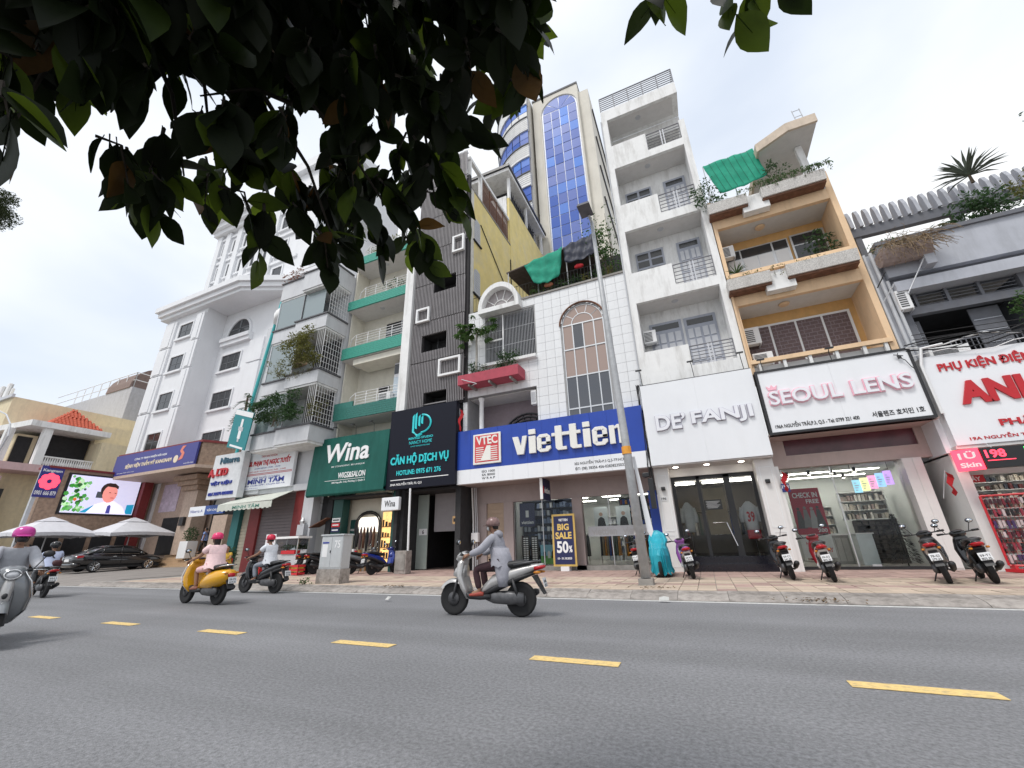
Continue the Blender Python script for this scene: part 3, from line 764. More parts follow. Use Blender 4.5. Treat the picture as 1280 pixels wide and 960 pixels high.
for x, z in ((2.85, 17.75), (3.9, 17.78), (4.96, 17.82)): mb.tube([(x, 17.04, 14.9), (x, 17.04, z)], .022, 5)
mb.tube([(2.85, 17.04, 17.74), (4.96, 17.04, 17.80)], .02, 5); mb.build('net_pole', M_STEEL, tn); mb = MB()
for i in range(1, 8): u = i / 8; mb.tube([(2.85 + 2.11 * u, 16.95, 17.75), (3.0 + 2.03 * u, 16.82, 16.8), (3.2 + 1.92 * u, 16.70, 15.66 + .25 * u)], .008, 4)
mb.build('net_seam', M_DGRN0, tn)
# plants on the peach house
rp = random.Random(21)
bush('roof_shrub', 'leafy shrub spilling over the roof corner between the white and peach houses', 'plant', (2.65, 16.65, 15.6), (.75, .4, .75), 420, .16, M_LEAFB, rp)
bush('roof_shrub', 'shrub growing between the green net and the polygonal roof canopy', 'plant', (5.4, 16.8, 15.9), (.55, .4, .75), 260, .15, M_LEAFB, rp)
def vine(label, x0, x1, y, z, n, rng, m=M_LEAFA):
    t = thing('trailing_vine', label, 'vine', ((x0 + x1) / 2, y, z)); mb = MB(); sb = MB()
    for _ in range(n):
        x = rng.uniform(x0, x1); L = rng.uniform(.05, .55) * rng.random()
        for k in range(int(3 + L * 14)):
            leaf(mb, Vector((x + rng.uniform(-.06, .06), y + rng.uniform(-.1, .1), z + .08 - L * rng.random())), Euler((rng.uniform(-1, 1), rng.uniform(.2, 1.5), rng.uniform(0, 6.3))).to_matrix(), rng.uniform(.06, .13))
        sb.tube([(x, y, z + .05), (x + rng.uniform(-.03, .03), y - .03, z - L)], .006, 3)
    mb.build('foliage', m, t); sb.build('stem', M_BARK, t); return t
vine('green vine trailing along the top planter of the peach house', 4.4, 7.05, 16.24, 15.16, 130, rp)
vine('green vine hanging by the block between the top planters', 3.7, 4.3, 16.2, 15.0, 14, rp)
vine('thin vine along the middle planter of the peach house', 2.6, 5.9, 16.3, 11.02, 26, rp, M_LEAFC)
bush('balcony_shrub', 'leafy shrub at the right end of the upper peach balcony', 'plant', (6.25, 17.3, 12.1), (.6, .4, .55), 300, .17, M_LEAFB, rp)
def spiky(name, label, c, n, L, rng, m=M_LEAFA, cat='plant'):
    t = thing(name, label, cat, c); mb = MB()
    for _ in range(n):
        a, e = rng.uniform(0, 6.3), rng.uniform(.15, 1.35)
        d = Vector((math.cos(a) * math.cos(e), math.sin(a) * math.cos(e), math.sin(e))); s = d.cross(Vector((0, 0, 1))).normalized() * L * .045
        p = Vector(c); q = p + d * L * .6; e2 = q + (d - Vector((0, 0, .35))).normalized() * L * .4
        mb.add([p - s * .6, p + s * .6, q + s, q - s, e2], [(0, 1, 2, 3), (3, 2, 4)])
    o = mb.build('leaf_rosette', m, t); o.modifiers.new('thick', 'SOLIDIFY').thickness = .006
    MB().tube([Vector(c) - Vector((0, 0, .35)), Vector(c)], [.05, .04], 6).build('stem', M_BARK, t)
    return t
spiky('spiky_plant', 'spiky green plant at the left end of the upper peach balcony', (3.0, 16.9, 11.5), 30, .5, rp)
# ---- ground floor of the optician
M_MAUVE = mat('beige_pink_render', (.50, .40, .37), rough=.6, var=.05, dirt=.2)
MB().box(2.60, 7.2, 17.6, 17.9, 3.50, 3.94).box(2.60, 3.14, 17.6, 17.9, 3.94, 4.5).box(6.9, 7.2, 17.6, 17.9, 3.94, 4.5).build('fascia', M_MAUVE, t)
box('fascia_window', mat('dark_red_window', (.10, .03, .04), rough=.2, var=.5, scale=.8), t, 3.14, 6.9, 17.66, 17.72, 3.94, 4.5)
box('soffit', M_MAUVE, t, 2.60, 7.2, 16.5, 17.9, 4.5, 4.56)
p = box('pilaster', M_MARB, t, 6.26, 6.76, 17.45, 18.1, .15, 3.50)
box('pilaster_panel', M_MARB, t, 6.52, 6.74, 17.43, 17.448, .20, 3.46)
box('pilaster', M_MARB, t, 2.565, 2.68, 16.9, 18.1, .15, 3.50)
box('sill', M_BLACK, t, 2.68, 6.26, 17.75, 17.95, .128, .24)
for a, b in ((2.68, 4.35), (4.37, 6.26)): box('glass_pane', M_GLASS, t, a, b, 17.86, 17.87, .24, 3.50)
MB().box(4.345, 4.375, 17.84, 17.89, .24, 3.50).build('glass_joint', M_ALU, t)
for x in (3.3, 4.7): box('floor_hinge', M_ALU, t, x, x + .25, 17.83, 17.859, .245, .30)
M_SHOPW = mat('shop_white_wall', (.74, .76, .74), rough=.7, var=.03)
MB().box(2.6, 7.0, 22.4, 22.5, .15, 3.6).box(2.6, 2.65, 18.1, 22.4, .15, 3.6).box(6.77, 6.84, 18.1, 22.4, .15, 3.6).build('interior_wall', M_SHOPW, t)
box('interior_ceiling', M_SHOPW, t, 2.6, 6.7, 18.1, 22.5, 3.52, 3.6)
box('interior_floor', mat('pale_shop_tiles', (.5, .48, .45), rough=.3, var=.05), t, 2.6, 6.7, 17.96, 22.5, .13, .2)
for x, y in ((3.2, 18.8), (3.9, 18.8), (4.6, 18.8), (5.3, 18.8), (4.9, 19.6), (3.4, 20.4), (5.4, 20.6)):
    s = MB().lathe([(.05, 0), (.06, -.16)], (x, y, 3.50), 10).build('track_spotlight', M_BLACK, t)
    MB().lathe([(.05, -.165), (.05, -.17)], (x, y, 3.50), 10).build('spot_lens', M_SPOT, s)
for y in (19.6, 21.2): box('ceiling_light', M_LAMPON, t, 3.0, 6.3, y, y + .18, 3.50, 3.515)
# shelving full of small boxes
rsx = random.Random(31)
BOXM = [mat('pack_%d' % i, c, rough=.6, var=.1) for i, c in enumerate(['#b8b2a8', '#8c857c', '#d8d4cc', '#5b544e', '#a3928a', '#c8bfae', '#6e3a3a', '#3f4650'])]
def shelf_unit(label, x0, x1, y, z0, z1, rows, per, body, packs, depth=.35, fx='-y'):
    s = thing('display_shelf', label, 'shelf', ((x0 + x1) / 2, y, z0))
    mb = MB(); mb.box(x0, x1, y + depth, y + depth + .03, z0, z1)
    for i in range(rows + 1):
        z = z0 + (z1 - z0) * i / rows
        mb.box(x0, x1, y, y + depth, z - .012, z + .012)
    for x in (x0, x1 - .03): mb.box(x, x + .03, y, y + depth, z0, z1)
    mb.build('carcass', body, s)
    bs = [MB() for _ in packs]
    hgt = (z1 - z0) / rows; w = (x1 - x0 - .08) / per
    for i in range(rows):
        for k in range(per):
            if rsx.random() < .1: continue
            x = x0 + .04 + k * w; h = hgt * rsx.uniform(.45, .78); z = z0 + i * hgt + .013
            rsx.choice(bs).box(x, x + w * rsx.uniform(.6, .93), y + .03 + rsx.random() * .06, y + depth - .05, z, z + h)
    for b, m in zip(bs, packs):
        if b.v: b.build('packs', m, s, kind='stuff')
    return s
shelf_unit('tall pale shelf of lens boxes seen through the right pane of the optician', 5.05, 6.5, 20.6, 1.75, 2.75, 3, 12, M_SHOPW, BOXM[:6])
shelf_unit('dark drawer rack below the lens boxes in the optician', 5.25, 6.5, 20.3, .22, 1.70, 9, 6, mat('dark_rack', (.05, .04, .035), rough=.5), [mat('dark_drawer', (.09, .075, .065), rough=.5)], .4)
shelf_unit('pale shelf of lens boxes at the back left of the optician', 3.6, 4.95, 21.6, .25, 2.3, 6, 10, M_SHOPW, BOXM)
ct = thing('shop_counter', 'pale glass counter in the middle of the optician', 'counter', (4.9, 19.5, .2))
box('cabinet', mat('pale_counter', (.70, .76, .78), rough=.2), ct, 4.88, 5.36, 19.3, 19.9, .2, 1.22, bevel=.01); box('counter_top', M_WHITE2, ct, 4.84, 5.40, 19.26, 19.94, 1.22, 1.26)
ct = thing('shop_counter', 'long dark fronted counter behind the standing poster in the optician', 'counter', (4.2, 20.0, .2))
box('cabinet', mat('grey_counter', (.30, .29, .28), rough=.4), ct, 3.75, 4.82, 20.0, 20.5, .2, 1.2); box('counter_top', M_WHITE2, ct, 3.72, 4.85, 19.96, 20.54, 1.2, 1.25)
for i in range(5): box('drawer_front', mat('grey_drawer', (.42, .41, .39), rough=.4), ct, 3.79 + i * .2, 3.96 + i * .2, 19.985, 19.998, .3, 1.1)
# poster stand CHECK IN FREE
ps = thing('shop_poster', 'tall red and white poster reading CHECK IN FREE inside the optician window', 'poster', (3.4, 18.0, .25))
M_POSR = mat('poster_crimson', (.48, .05, .08), rough=.6, var=.08); M_POSW = mat('poster_white', (.85, .85, .83), rough=.6)
box('poster_panel', M_POSR, ps, 2.95, 3.88, 18.00, 18.02, 1.25, 2.80); box('poster_panel', M_POSW, ps, 2.95, 3.88, 18.00, 18.02, .50, 1.249)
text('CHECK IN', 3.05, 3.80, 2.48, 2.66, 17.998, M_TXW, ps, bold=.02, depth=.003); text('FREE', 3.42, 3.80, 2.28, 2.42, 17.998, M_TXW, ps, bold=.02, depth=.003)
text('200', 3.55, 3.82, 1.32, 1.44, 17.998, M_TXW, ps, bold=.03, depth=.003); text('HÀNG', 3.10, 3.45, .92, 1.04, 17.998, M_RED, ps, bold=.02, depth=.003); text('NGAY', 3.48, 3.82, .68, .82, 17.998, M_RED, ps, bold=.02, depth=.003)
M_FIG = [mat('print_grey_%d' % i, (g, g * .95, g * .92), rough=.6) for i, g in enumerate((.10, .26, .42))]
for i, x in enumerate((3.12, 3.32, 3.52, 3.70)):   # printed group of figures
    q = MB(); z = 1.45 + .03 * (i % 2)
    q.prism([(x - .13, z), (x + .15, z), (x + .07, z + .45), (x + .05, z + .60), (x - .05, z + .60), (x - .07, z + .45)], 17.994 - .001 * i, 17.9985, 'y')
    q.lathe([(.05, -.001), (.05, .001)], (x, 17.993 - .001 * i, z + .66), 10, axis='y'); q.build('printed_figure', M_FIG[i % 3], ps)
# coloured lightbox poster
lb = thing('lightbox_poster', 'row of pastel coloured lit poster panels hung high in the optician', 'poster', (5.5, 18.2, 2.9))
for i, c in enumerate(['#9fd4e8', '#f2efae', '#f3a6cf', '#9cc9f5', '#c9a0ec']):
    x = 4.95 + i * .23
    pn = box('panel', mat('lit_pastel_%d' % i, c, emit=.9, var=.25, scale=9), lb, x, x + .22, 18.12, 18.15, 2.55 + i * .05, 2.98 + i * .06)
    for k in range(4): box('printed_line', M_TXW, pn, x + .03, x + .10 + .03 * (k % 3), 18.112, 18.119, 2.62 + i * .05 + k * .08, 2.65 + i * .05 + k * .08)
MB().tube([(5.0, 18.14, 2.9), (5.0, 18.14, 3.52)], .006, 4).tube([(6.05, 18.14, 3.2), (6.05, 18.14, 3.52)], .006, 4).build('hanger_wire', M_CABLE, lb)
cone = thing('dark_tree_ornament', 'tall dark conical tinsel tree standing inside the optician window at right', 'ornament', (5.8, 18.4, .2))
mb = MB(); r8 = random.Random(14)
for _ in range(500):
    h = r8.random() ** 1.3; a = r8.uniform(0, 6.3); rad = .36 * (1 - h) * r8.uniform(.7, 1)
    leaf(mb, Vector((5.8 + rad * math.cos(a), 18.4 + rad * math.sin(a), .35 + 1.5 * h)), Euler((0, .5, a)).to_matrix(), .12, .3)
mb.build('needles', M_BLACK, cone); MB().tube([(5.8, 18.4, .2), (5.8, 18.4, 1.8)], .02, 6).build('pole', M_BLACK, cone)
# sign
sg = thing('shop_sign', 'white SEOUL LENS box sign with black frame and pink edged letters', 'sign', (4.85, 16.4, 4.5))
box('sign_panel', M_SIGNW, sg, 2.70, 4.85, 16.36, 16.70, 4.58, 6.80); box('sign_panel', M_SIGNW, sg, 4.853, 7.02, 16.36, 16.70, 4.58, 6.80)
MB().box(2.62, 7.10, 16.33, 16.72, 4.50, 4.578).box(2.62, 7.10, 16.33, 16.72, 6.802, 6.88).box(2.62, 2.698, 16.33, 16.72, 4.578, 6.802).box(7.022, 7.10, 16.33, 16.72, 4.578, 6.802).build('sign_frame', M_BLACK, sg)
M_PINKL = mat("pink_neon_edge", (.85, .45, .54), emit=.04, rough=.4, var=0)
text('SEOUL', 2.84, 5.00, 5.50, 6.06, 16.352, M_PINKL, sg, bold=.045, depth=.05); text('SEOUL', 2.87, 4.97, 5.53, 6.03, 16.30, M_LTW, sg, bold=.015, depth=.05)
text('LENS', 5.24, 6.86, 5.50, 6.04, 16.352, M_PINKL, sg, bold=.045, depth=.05); text('LENS', 5.27, 6.83, 5.53, 6.01, 16.30, M_LTW, sg, bold=.015, depth=.05)
MB().prism([(2.90, 6.10), (3.16, 6.10), (3.20, 6.26), (3.10, 6.18), (3.03, 6.29), (2.96, 6.18), (2.86, 6.26)], 16.32, 16.355, 'y').build('crown_emblem', M_PINKL, sg)
text('196A NGUYỄN TRÃI,P.3, Q.5 - Tel: 0799 321 400', 2.83, 5.21, 4.68, 4.90, 16.356, M_BLACK, sg, bold=.02, depth=.006)
text('서울렌즈 호치민 1호', 5.55, 6.88, 4.71, 4.90, 16.356, M_BLACK, sg, bold=.02, depth=.006)
for x, k in ((2.95, 'left end'), (5.05, 'middle')):
    floodlight(x, 16.5, 6.88, 'black floodlight on a bracket above the %s of the SEOUL LENS sign' % k, .35)
t2 = thing('loose_cable', 'loose black wire dangling over the top right of the SEOUL LENS sign', 'cable', (6.85, 16.3, 6.4))
MB().tube([(6.75, 16.3, 6.72), (6.70, 16.28, 6.60), (6.86, 16.28, 6.45), (6.95, 16.29, 6.2), (7.0, 16.29, 6.12)], .012, 5).tube([(6.62, 16.28, 6.68), (6.85, 16.28, 6.60)], .015, 5).build('wire', M_CABLE, t2)
box('connector', M_BLACK, t2, 6.70, 6.80, 16.26, 16.3, 6.52, 6.62, bevel=.01)
flag(975, 604, 16.8, 'small red flag hanging between the white shop and the optician')
text_o = box('house_number_board', mat('blue_number_plate', (.03, .05, .22), rough=.4), None, 2.62, 2.86, 16.86, 16.88, 2.62, 2.90)
tag(text_o, 'small blue and white house number board beside the hanging red flag', 'plaque'); text('198', 2.64, 2.84, 2.74, 2.86, 16.859, M_TXW, text_o, bold=.02, depth=.004)

# ---------------------------------------------------------------- grey building at the right edge (phone accessories shop)
t = thing('grey_building', 'grey concrete building with roof louvres and dark upper opening at the right edge', 'building', (10, 17, .15))
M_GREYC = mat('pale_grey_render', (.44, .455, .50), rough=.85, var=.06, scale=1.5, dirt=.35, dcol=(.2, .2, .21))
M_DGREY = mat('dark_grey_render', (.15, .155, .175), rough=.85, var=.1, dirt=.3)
AX0, AX1 = 7.52, 14.0
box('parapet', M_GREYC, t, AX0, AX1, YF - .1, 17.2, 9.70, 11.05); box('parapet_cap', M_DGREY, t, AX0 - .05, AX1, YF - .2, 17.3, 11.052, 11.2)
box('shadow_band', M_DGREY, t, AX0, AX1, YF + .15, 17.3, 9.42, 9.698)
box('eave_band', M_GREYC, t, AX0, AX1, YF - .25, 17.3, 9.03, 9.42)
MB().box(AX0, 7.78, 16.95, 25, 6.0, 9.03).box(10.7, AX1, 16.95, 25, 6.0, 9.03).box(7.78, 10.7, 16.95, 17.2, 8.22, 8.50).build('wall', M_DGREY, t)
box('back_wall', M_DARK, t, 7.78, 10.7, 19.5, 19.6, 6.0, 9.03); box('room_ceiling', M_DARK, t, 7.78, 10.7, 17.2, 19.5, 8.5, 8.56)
for a, b in ((7.80, 8.02), (8.12, 8.86), (8.96, 9.70), (9.82, 10.62)):
    for i in range(4): 
        z = 8.54 + i * .12
        MB().hexa([(a, 17.0, z), (b, 17.0, z), (b, 17.12, z + .05), (a, 17.12, z + .05), (a, 17.0, z + .02), (b, 17.0, z + .02), (b, 17.12, z + .07), (a, 17.12, z + .07)]).build('vent_slat', M_DGREY, t)
for x in (8.04, 8.88, 9.72): box('vent_post', M_DGREY, t, x, x + .08, 16.98, 17.18, 8.50, 9.03)
# shutters of the dark opening
dr = box('shutter_door', M_DGREY, t, 9.36, 10.12, 17.3, 17.34, 6.2, 8.2)
for i in range(4): box('shutter_rail', M_GREYC, dr, 9.40, 10.08, 17.28, 17.298, 6.5 + i * .42, 6.53 + i * .42)
dr = box('window_grille', M_DGREY, t, 7.80, 8.06, 17.3, 17.34, 6.3, 8.1)
MB().tube([(7.85, 17.28, 7.5), (8.02, 17.28, 7.5)], .012, 4).tube([(7.93, 17.28, 6.4), (7.93, 17.28, 8.0)], .012, 4).build('grille_bar', M_STEEL, dr)
rail(t, 8.4, 10.6, 16.9, 6.55, 7.05, 2, M_DGREY, vert=18)
# roof louvre fins on a beam
box('roof_beam', M_DGREY, t, 7.3, 14.5, 17.95, 18.2, 12.45, 12.85)
MB().box(7.6, 7.8, 18.0, 18.2, 11.0, 12.45).box(10.6, 10.85, 18.0, 18.2, 11.0, 12.45).box(13.6, 13.8, 18.0, 18.2, 11.0, 12.45).build('roof_post', M_DGREY, t)
fin = MB().prism([(17.85, 12.86), (17.9, 13.45), (18.0, 13.72), (18.12, 13.74), (18.2, 13.5), (18.25, 12.86)], 0, .12, 'x').mesh('louvre_fin')
for i in range(20):
    o = obj('louvre_fin', fin, M_GREYC, t); o.location = (7.55 + i * .305, 0, 0)
box('roof_slab', M_CONC, t, AX0, AX1, 17.2, 25, 10.6, 10.9)
# side pipes between the buildings
MB().tube([(7.32, 16.8, 6.0), (7.32, 16.8, 10.9)], .06, 8).tube([(7.14, 16.85, 6.6), (7.14, 16.85, 10.9)], .05, 8).tube([(7.45, 16.75, 5.9), (7.45, 16.75, 9.6)], .05, 8).build('drainpipe', M_STEEL, t)
box('side_pier', M_GREYC, t, 7.22, 7.515, 16.95, 25, 3.4, 10.9)
# half-round planter with dry creeper
pl = thing('tube_planter', 'half round concrete planter full of dry tangled creeper on the grey building', 'planter', (8.0, 16.5, 10.1))
mb = MB(); pr = [(16.1 + .35 - .35 * math.cos(a), 10.55 - .5 * math.sin(a)) for a in [i * math.pi / 8 for i in range(9)]]
mb.prism(pr + [(16.75, 10.6), (16.15, 10.6)], 7.35, 8.72, 'x').build('trough', mat('stained_concrete', (.33, .26, .24), rough=.9, var=.2, dirt=.5), pl)
box('bracket', M_GREYC, pl, 8.45, 8.72, 16.3, 16.7, 9.72, 10.1)
cr = thing('dry_creeper', 'dry brown creeper tangle hanging from the half round planter', 'plant', (8.1, 16.3, 10.5)); mb = MB()
rcw = random.Random(77)
for _ in range(260):
    p = Vector((rcw.uniform(7.5, 8.9), rcw.uniform(16.0, 16.6), 10.55 + rcw.random() * .35)); pts = [p]
    d = Vector((rcw.uniform(-1, 1), rcw.uniform(-.8, .2), rcw.uniform(-.2, .7)))
    for k in range(6):
        d += Vector((rcw.uniform(-.5, .5), rcw.uniform(-.3, .2), rcw.uniform(-.75, .15))); p = p + d.normalized() * .13; pts.append(p)
    mb.tube(pts, .007, 3, cap=False)
mb.build('twigs', M_DRYTWIG, cr)
bush('roof_hedge', 'mid green shrub behind the dry creeper on the grey building roof', 'plant', (7.9, 17.0, 11.0), (.7, .4, .45), 260, .13, M_LEAFA, rp)
bush('roof_hedge', 'broad dark green shrub on the grey building roof below the spiky palm', 'plant', (11.0, 17.1, 12.0), (1.35, .6, .75), 950, .17, M_LEAFB, rp)
bush('roof_hedge', 'yellowish shrub at the far right of the grey building roof', 'plant', (12.3, 17.2, 12.3), (.7, .5, .6), 300, .15, M_LEAFC, rp)
spiky('spiky_palm', 'spiky grey green palm rosette rising above the roof shrubs at right', (10.95, 17.0, 13.25), 46, 1.0, rp, mat('agave_green', (.10, .12, .09), rough=.6, var=.3))
bush('balcony_shrub', 'leafy green shrub at the far right edge before the dark opening', 'plant', (10.45, 16.7, 7.75), (.5, .4, .75), 420, .15, M_LEAFA, rp)
ac_unit(7.62, 16.6, 8.35, 'dusty air conditioner high beside the vent slats of the grey building', .35, .75, .3)
rd = box('roof_debris', M_WHITE2, None, 8.95, 9.6, 17.4, 17.8, 11.2, 11.55, bevel=.02); tag(rd, 'white crate lying on the roof parapet of the grey building', 'crate')
MB().box(9.0, 9.55, 17.38, 17.399, 11.25, 11.30).build('slot', M_DARK, rd)
pt = thing('metal_prop', 'thin white metal prop leaning against the grey facade', 'pole', (7.9, 16.4, 8.8)); MB().tube([(7.62, 16.25, 8.75), (8.45, 16.35, 10.0)], .02, 5).build('rod', M_STEEL, pt); MB().lathe([(.03, -.02), (.03, .02)], (7.62, 16.25, 8.75), 6).build('clamp', M_STEEL, pt)
pt = thing('metal_prop', 'dark and pale short props sticking out beside the drainpipes', 'pole', (7.2, 16.5, 9.0)); MB().tube([(7.05, 16.6, 8.75), (7.42, 16.35, 9.25)], .02, 5).build('rod', M_STEEL, pt); MB().tube([(7.05, 16.6, 9.35), (7.3, 16.3, 9.75)], .02, 5).build('rod', M_BLACK, pt)
# shop sign
sg = thing('shop_sign', 'big white sign with red letters PHỤ KIỆN ĐIỆN THOẠI ANH', 'sign', (9.5, 16.4, 3.6))
for a, b in ((7.28, 8.6), (8.602, 9.95), (9.952, 12.6)): box('sign_panel', M_SIGNW, sg, a, b, 16.42, 16.75, 3.6, 6.48)
M_TXR = mat('red_sign_letters', (.50, .012, .02), rough=.4, var=.05)
text('PHỤ KIỆN ĐIỆN THOẠI', 7.60, 10.75, 5.86, 6.27, 16.418, M_TXR, sg, bold=.025, depth=.03)
text('ANH', 7.79, 9.70, 4.80, 5.53, 16.418, M_TXR, sg, bold=.05, depth=.06)
text('PHÂN PHỐI', 8.40, 10.4, 4.06, 4.37, 16.418, M_TXR, sg, bold=.025, depth=.03)
text('19A NGUYỄN TRÃI, P.3, Q.5', 7.62, 9.75, 3.70, 3.86, 16.418, M_TXR, sg, bold=.015, depth=.01)
box('sign_soffit', M_SOFF, sg, 7.25, 12.6, 16.45, 17.9, 3.50, 3.595)
box('sign_side', M_SIGNW, sg, 7.12, 7.277, 16.75, 17.9, 3.45, 6.3)
cbn = thing('overhead_cables', 'thick white and black cables drooping along the top of the red lettered sign', 'cables', (9, 16.3, 6.7)); rr = random.Random(6)
for k in range(6):
    pts = []
    for i in range(12):
        x = 7.0 + i * .5; pts.append((x, 16.35 + rr.uniform(-.06, .06), 6.55 + .16 * k * .6 + .18 * math.sin(i * 1.3 + k) * rr.random()))
    MB().tube(pts, .022 if k % 2 else .014, 5).build('cable', M_WHITE2 if k % 3 == 0 else M_CABLE, cbn)
MB().tube([(7.25, 16.4, 4.6), (7.22, 16.35, 6.2), (7.35, 16.3, 6.75), (7.9, 16.3, 6.8)], .045, 6).build('conduit', M_WHITE2, cbn)
ac_unit(8.2, 16.7, 6.5, 'white air conditioner lying behind the cables above the red lettered sign', 1.0, .35, .4)
# ---- ground floor: open shop full of phone accessories
MB().box(7.22, 7.5, 16.9, 25, .15, 3.45).build('shop_wall', M_SHOPW, t)
MB().box(7.5, 13, 20.5, 20.6, .15, 3.5).build('shop_back_wall', M_SHOPW, t); box('shop_ceiling', M_SHOPW, t, 7.5, 13, 17.9, 20.6, 3.40, 3.48); box('shop_floor', mat('shop_floor', (.4, .38, .36), rough=.4), t, 7.5, 13, 17.6, 20.5, .13, .19)
box('shop_header', M_SHOPW, t, 7.5, 13, 17.8, 17.9, 2.85, 3.40)
for x in (8.2, 9.4, 10.6): box('ceiling_light', M_LAMPON, t, x, x + .9, 18.6, 18.75, 3.38, 3.395)
for r_ in range(3):
    shelf_unit(['lower wall rack of hanging phone cases at the right edge', 'middle wall rack of pale phone cases at the right edge', 'upper wall rack of phone boxes at the right edge'][r_], 7.9, 11.5, 19.2 + .1 * r_, .5 + r_ * .85, 1.3 + r_ * .85, 3, 30, M_SHOPW, BOXM, .3)
dy = box('day_sign', M_RED, None, 7.62, 8.15, 17.70, 17.74, 2.62, 2.84); tag(dy, 'small red sign reading DÂY above the phone accessory racks', 'sign'); text('DÂY', 7.72, 8.06, 2.66, 2.82, 17.698, M_TXW, dy, bold=.03, depth=.005)
# red wire display rack out front
rk_ = thing('wire_display_rack', 'red wire display rack hung with rows of small accessories at the shop front', 'display rack', (8.4, 16.2, .15))
a, b, y0, y1 = 7.35, 9.35, 16.55, 15.95
mb = MB(); P = lambda u, v: Vector((a + (b - a) * u, y0 + (y1 - y0) * u, .32 + 1.82 * v))
for u in (0, .5, 1): mb.tube([P(u, 0), P(u, 1)], .03, 6)
for v in (0, 1): mb.tube([P(0, v), P(1, v)], .03, 6)
mb.build('frame', M_RED, rk_); mb = MB()
for i in range(1, 26): mb.tube([P(i / 26, 0), P(i / 26, 1)], .005, 3)
for i in range(1, 16): mb.tube([P(0, i / 16), P(1, i / 16)], .005, 3)
mb.build('wire_mesh', M_RED, rk_, kind='stuff')
HANG = [mat('hang_%d' % i, c, rough=.4, var=.2) for i, c in enumerate(['#3a1420', '#6b1a28', '#1a1216', '#8a2a3a', '#b9a9a9', '#402a55'])]
hs = [MB() for _ in HANG]
for r_ in range(6):
    for i in range(24):
        q = P((i + .7) / 25.5, .95 - r_ * .16) + Vector((rr.uniform(-.01, .01), -.05, 0)); h = rr.uniform(.12, .22)
        (hs[(r_ * 2 + i // 9 + rr.randrange(2)) % 6] if rr.random() < .9 else hs[4]).box(q.x - .026, q.x + .026, q.y - .02, q.y + .02, q.z - h, q.z)
for h_, m in zip(hs, HANG): h_.build('hanging_packs', m, rk_, kind='stuff')
MB().prism([(a - .1, 16.6), (b + .3, 15.9), (b + .3, 15.5), (a + .2, 16.0)], .16, .24, 'z').build('base_tray', M_RED, rk_)
for u in (.03, .5, .97):
    MB().box(P(u, 0).x - .03, P(u, 0).x + .03, P(u, 0).y - .15, P(u, 0).y + .1, .15, .33).build('foot', M_RED, rk_)
# LED board hung under the sign
led = thing('led_sign', 'lit red and green LED board reading 198 under the white sign', 'LED sign', (8.0, 16.2, 3.0))
M_LEDB = mat('led_board_black', (.012, .012, .014), rough=.4); M_LEDR = mat('led_red', (1.0, .05, .09), emit=1.6, var=.2, scale=20); M_LEDG = mat('led_green', (.05, .9, .12), emit=1.4, var=.3, scale=16); M_LEDO = mat('led_orange', (1.0, .25, .08), emit=1.4, var=.2)
a = at_y(1190, 568, 16.0); 
# left red cube face looks towards the street, the long board runs along the shop
lx0, lx1, lz0, lz1 = 7.06, 10.6, 2.86, 3.42
box('housing', M_LEDB, led, 7.55, lx1, 16.05, 16.3, lz0, lz1)
bx_ = MB().hexa([(7.02, 16.32, 2.84), (7.5, 16.02, 2.84), (7.56, 16.14, 2.84), (7.10, 16.44, 2.84), (7.02, 16.32, 3.44), (7.5, 16.02, 3.44), (7.56, 16.14, 3.44), (7.10, 16.44, 3.44)]).build('red_panel', M_LEDR, led)
def skewtext(body, u0, u1, z0, z1, m):
    o = text(body, u0, u1, z0, z1, 0, m, led, bold=.03, depth=.004)
    for v in o.data.vertices:
        k = (v.co.x - 7.02) / .48; v.co.y = v.co.y + 16.32 - .30 * k - .006
text('198', 7.62, 8.05, 3.13, 3.36, 16.048, M_LEDR, led, bold=.03, depth=.004); box('led_line', M_LEDR, led, 7.62, 8.20, 16.04, 16.048, 3.05, 3.07)
skewtext('1Ü', 7.12, 7.42, 3.16, 3.38, M_TXW); skewtext('Skin', 7.10, 7.45, 2.92, 3.06, M_TXW)
for i in range(5):
    for k in range(3): box('led_block', (M_LEDG, M_LEDO, M_LEDG)[k], led, 8.45 + i * .42, 8.80 + i * .42, 16.04, 16.048, 2.94 + k * .155, 3.06 + k * .155)
for x in (7.9, 9.2, 10.2): MB().tube([(x, 16.2, 3.42), (x, 16.4, 3.6)], .012, 4).build('hanger', M_STEEL, led)
flag(1180, 607, 16.6, 'small red flag hanging at the left corner of the phone accessory shop')
cam_ = MB().lathe([(.0, -.09), (.06, -.06), (.08, 0)], (7.35, 16.9, 3.44), 10).build('dome_camera', M_WHITE2); tag(cam_, 'white dome camera under the white sign soffit at right', 'camera')
# ---------------------------------------------------------------- white tiled building (Viettien)
t = thing('tiled_building', 'white tiled building with a tall arched window above the blue viettien sign', 'building', (-5.8, 17, .15))
VX0, VX1, VZ0, VZ1 = -10.02, -1.44, 6.2, 12.95
M_TILEW = mat('white_wall_tile', (.76, .77, .78), rough=.35, var=.05, scale=1.3, dirt=.22, dcol=(.42, .40, .37))
M_GROUT = mat('tile_grout', (.34, .34, .34), rough=.9, var=.1)
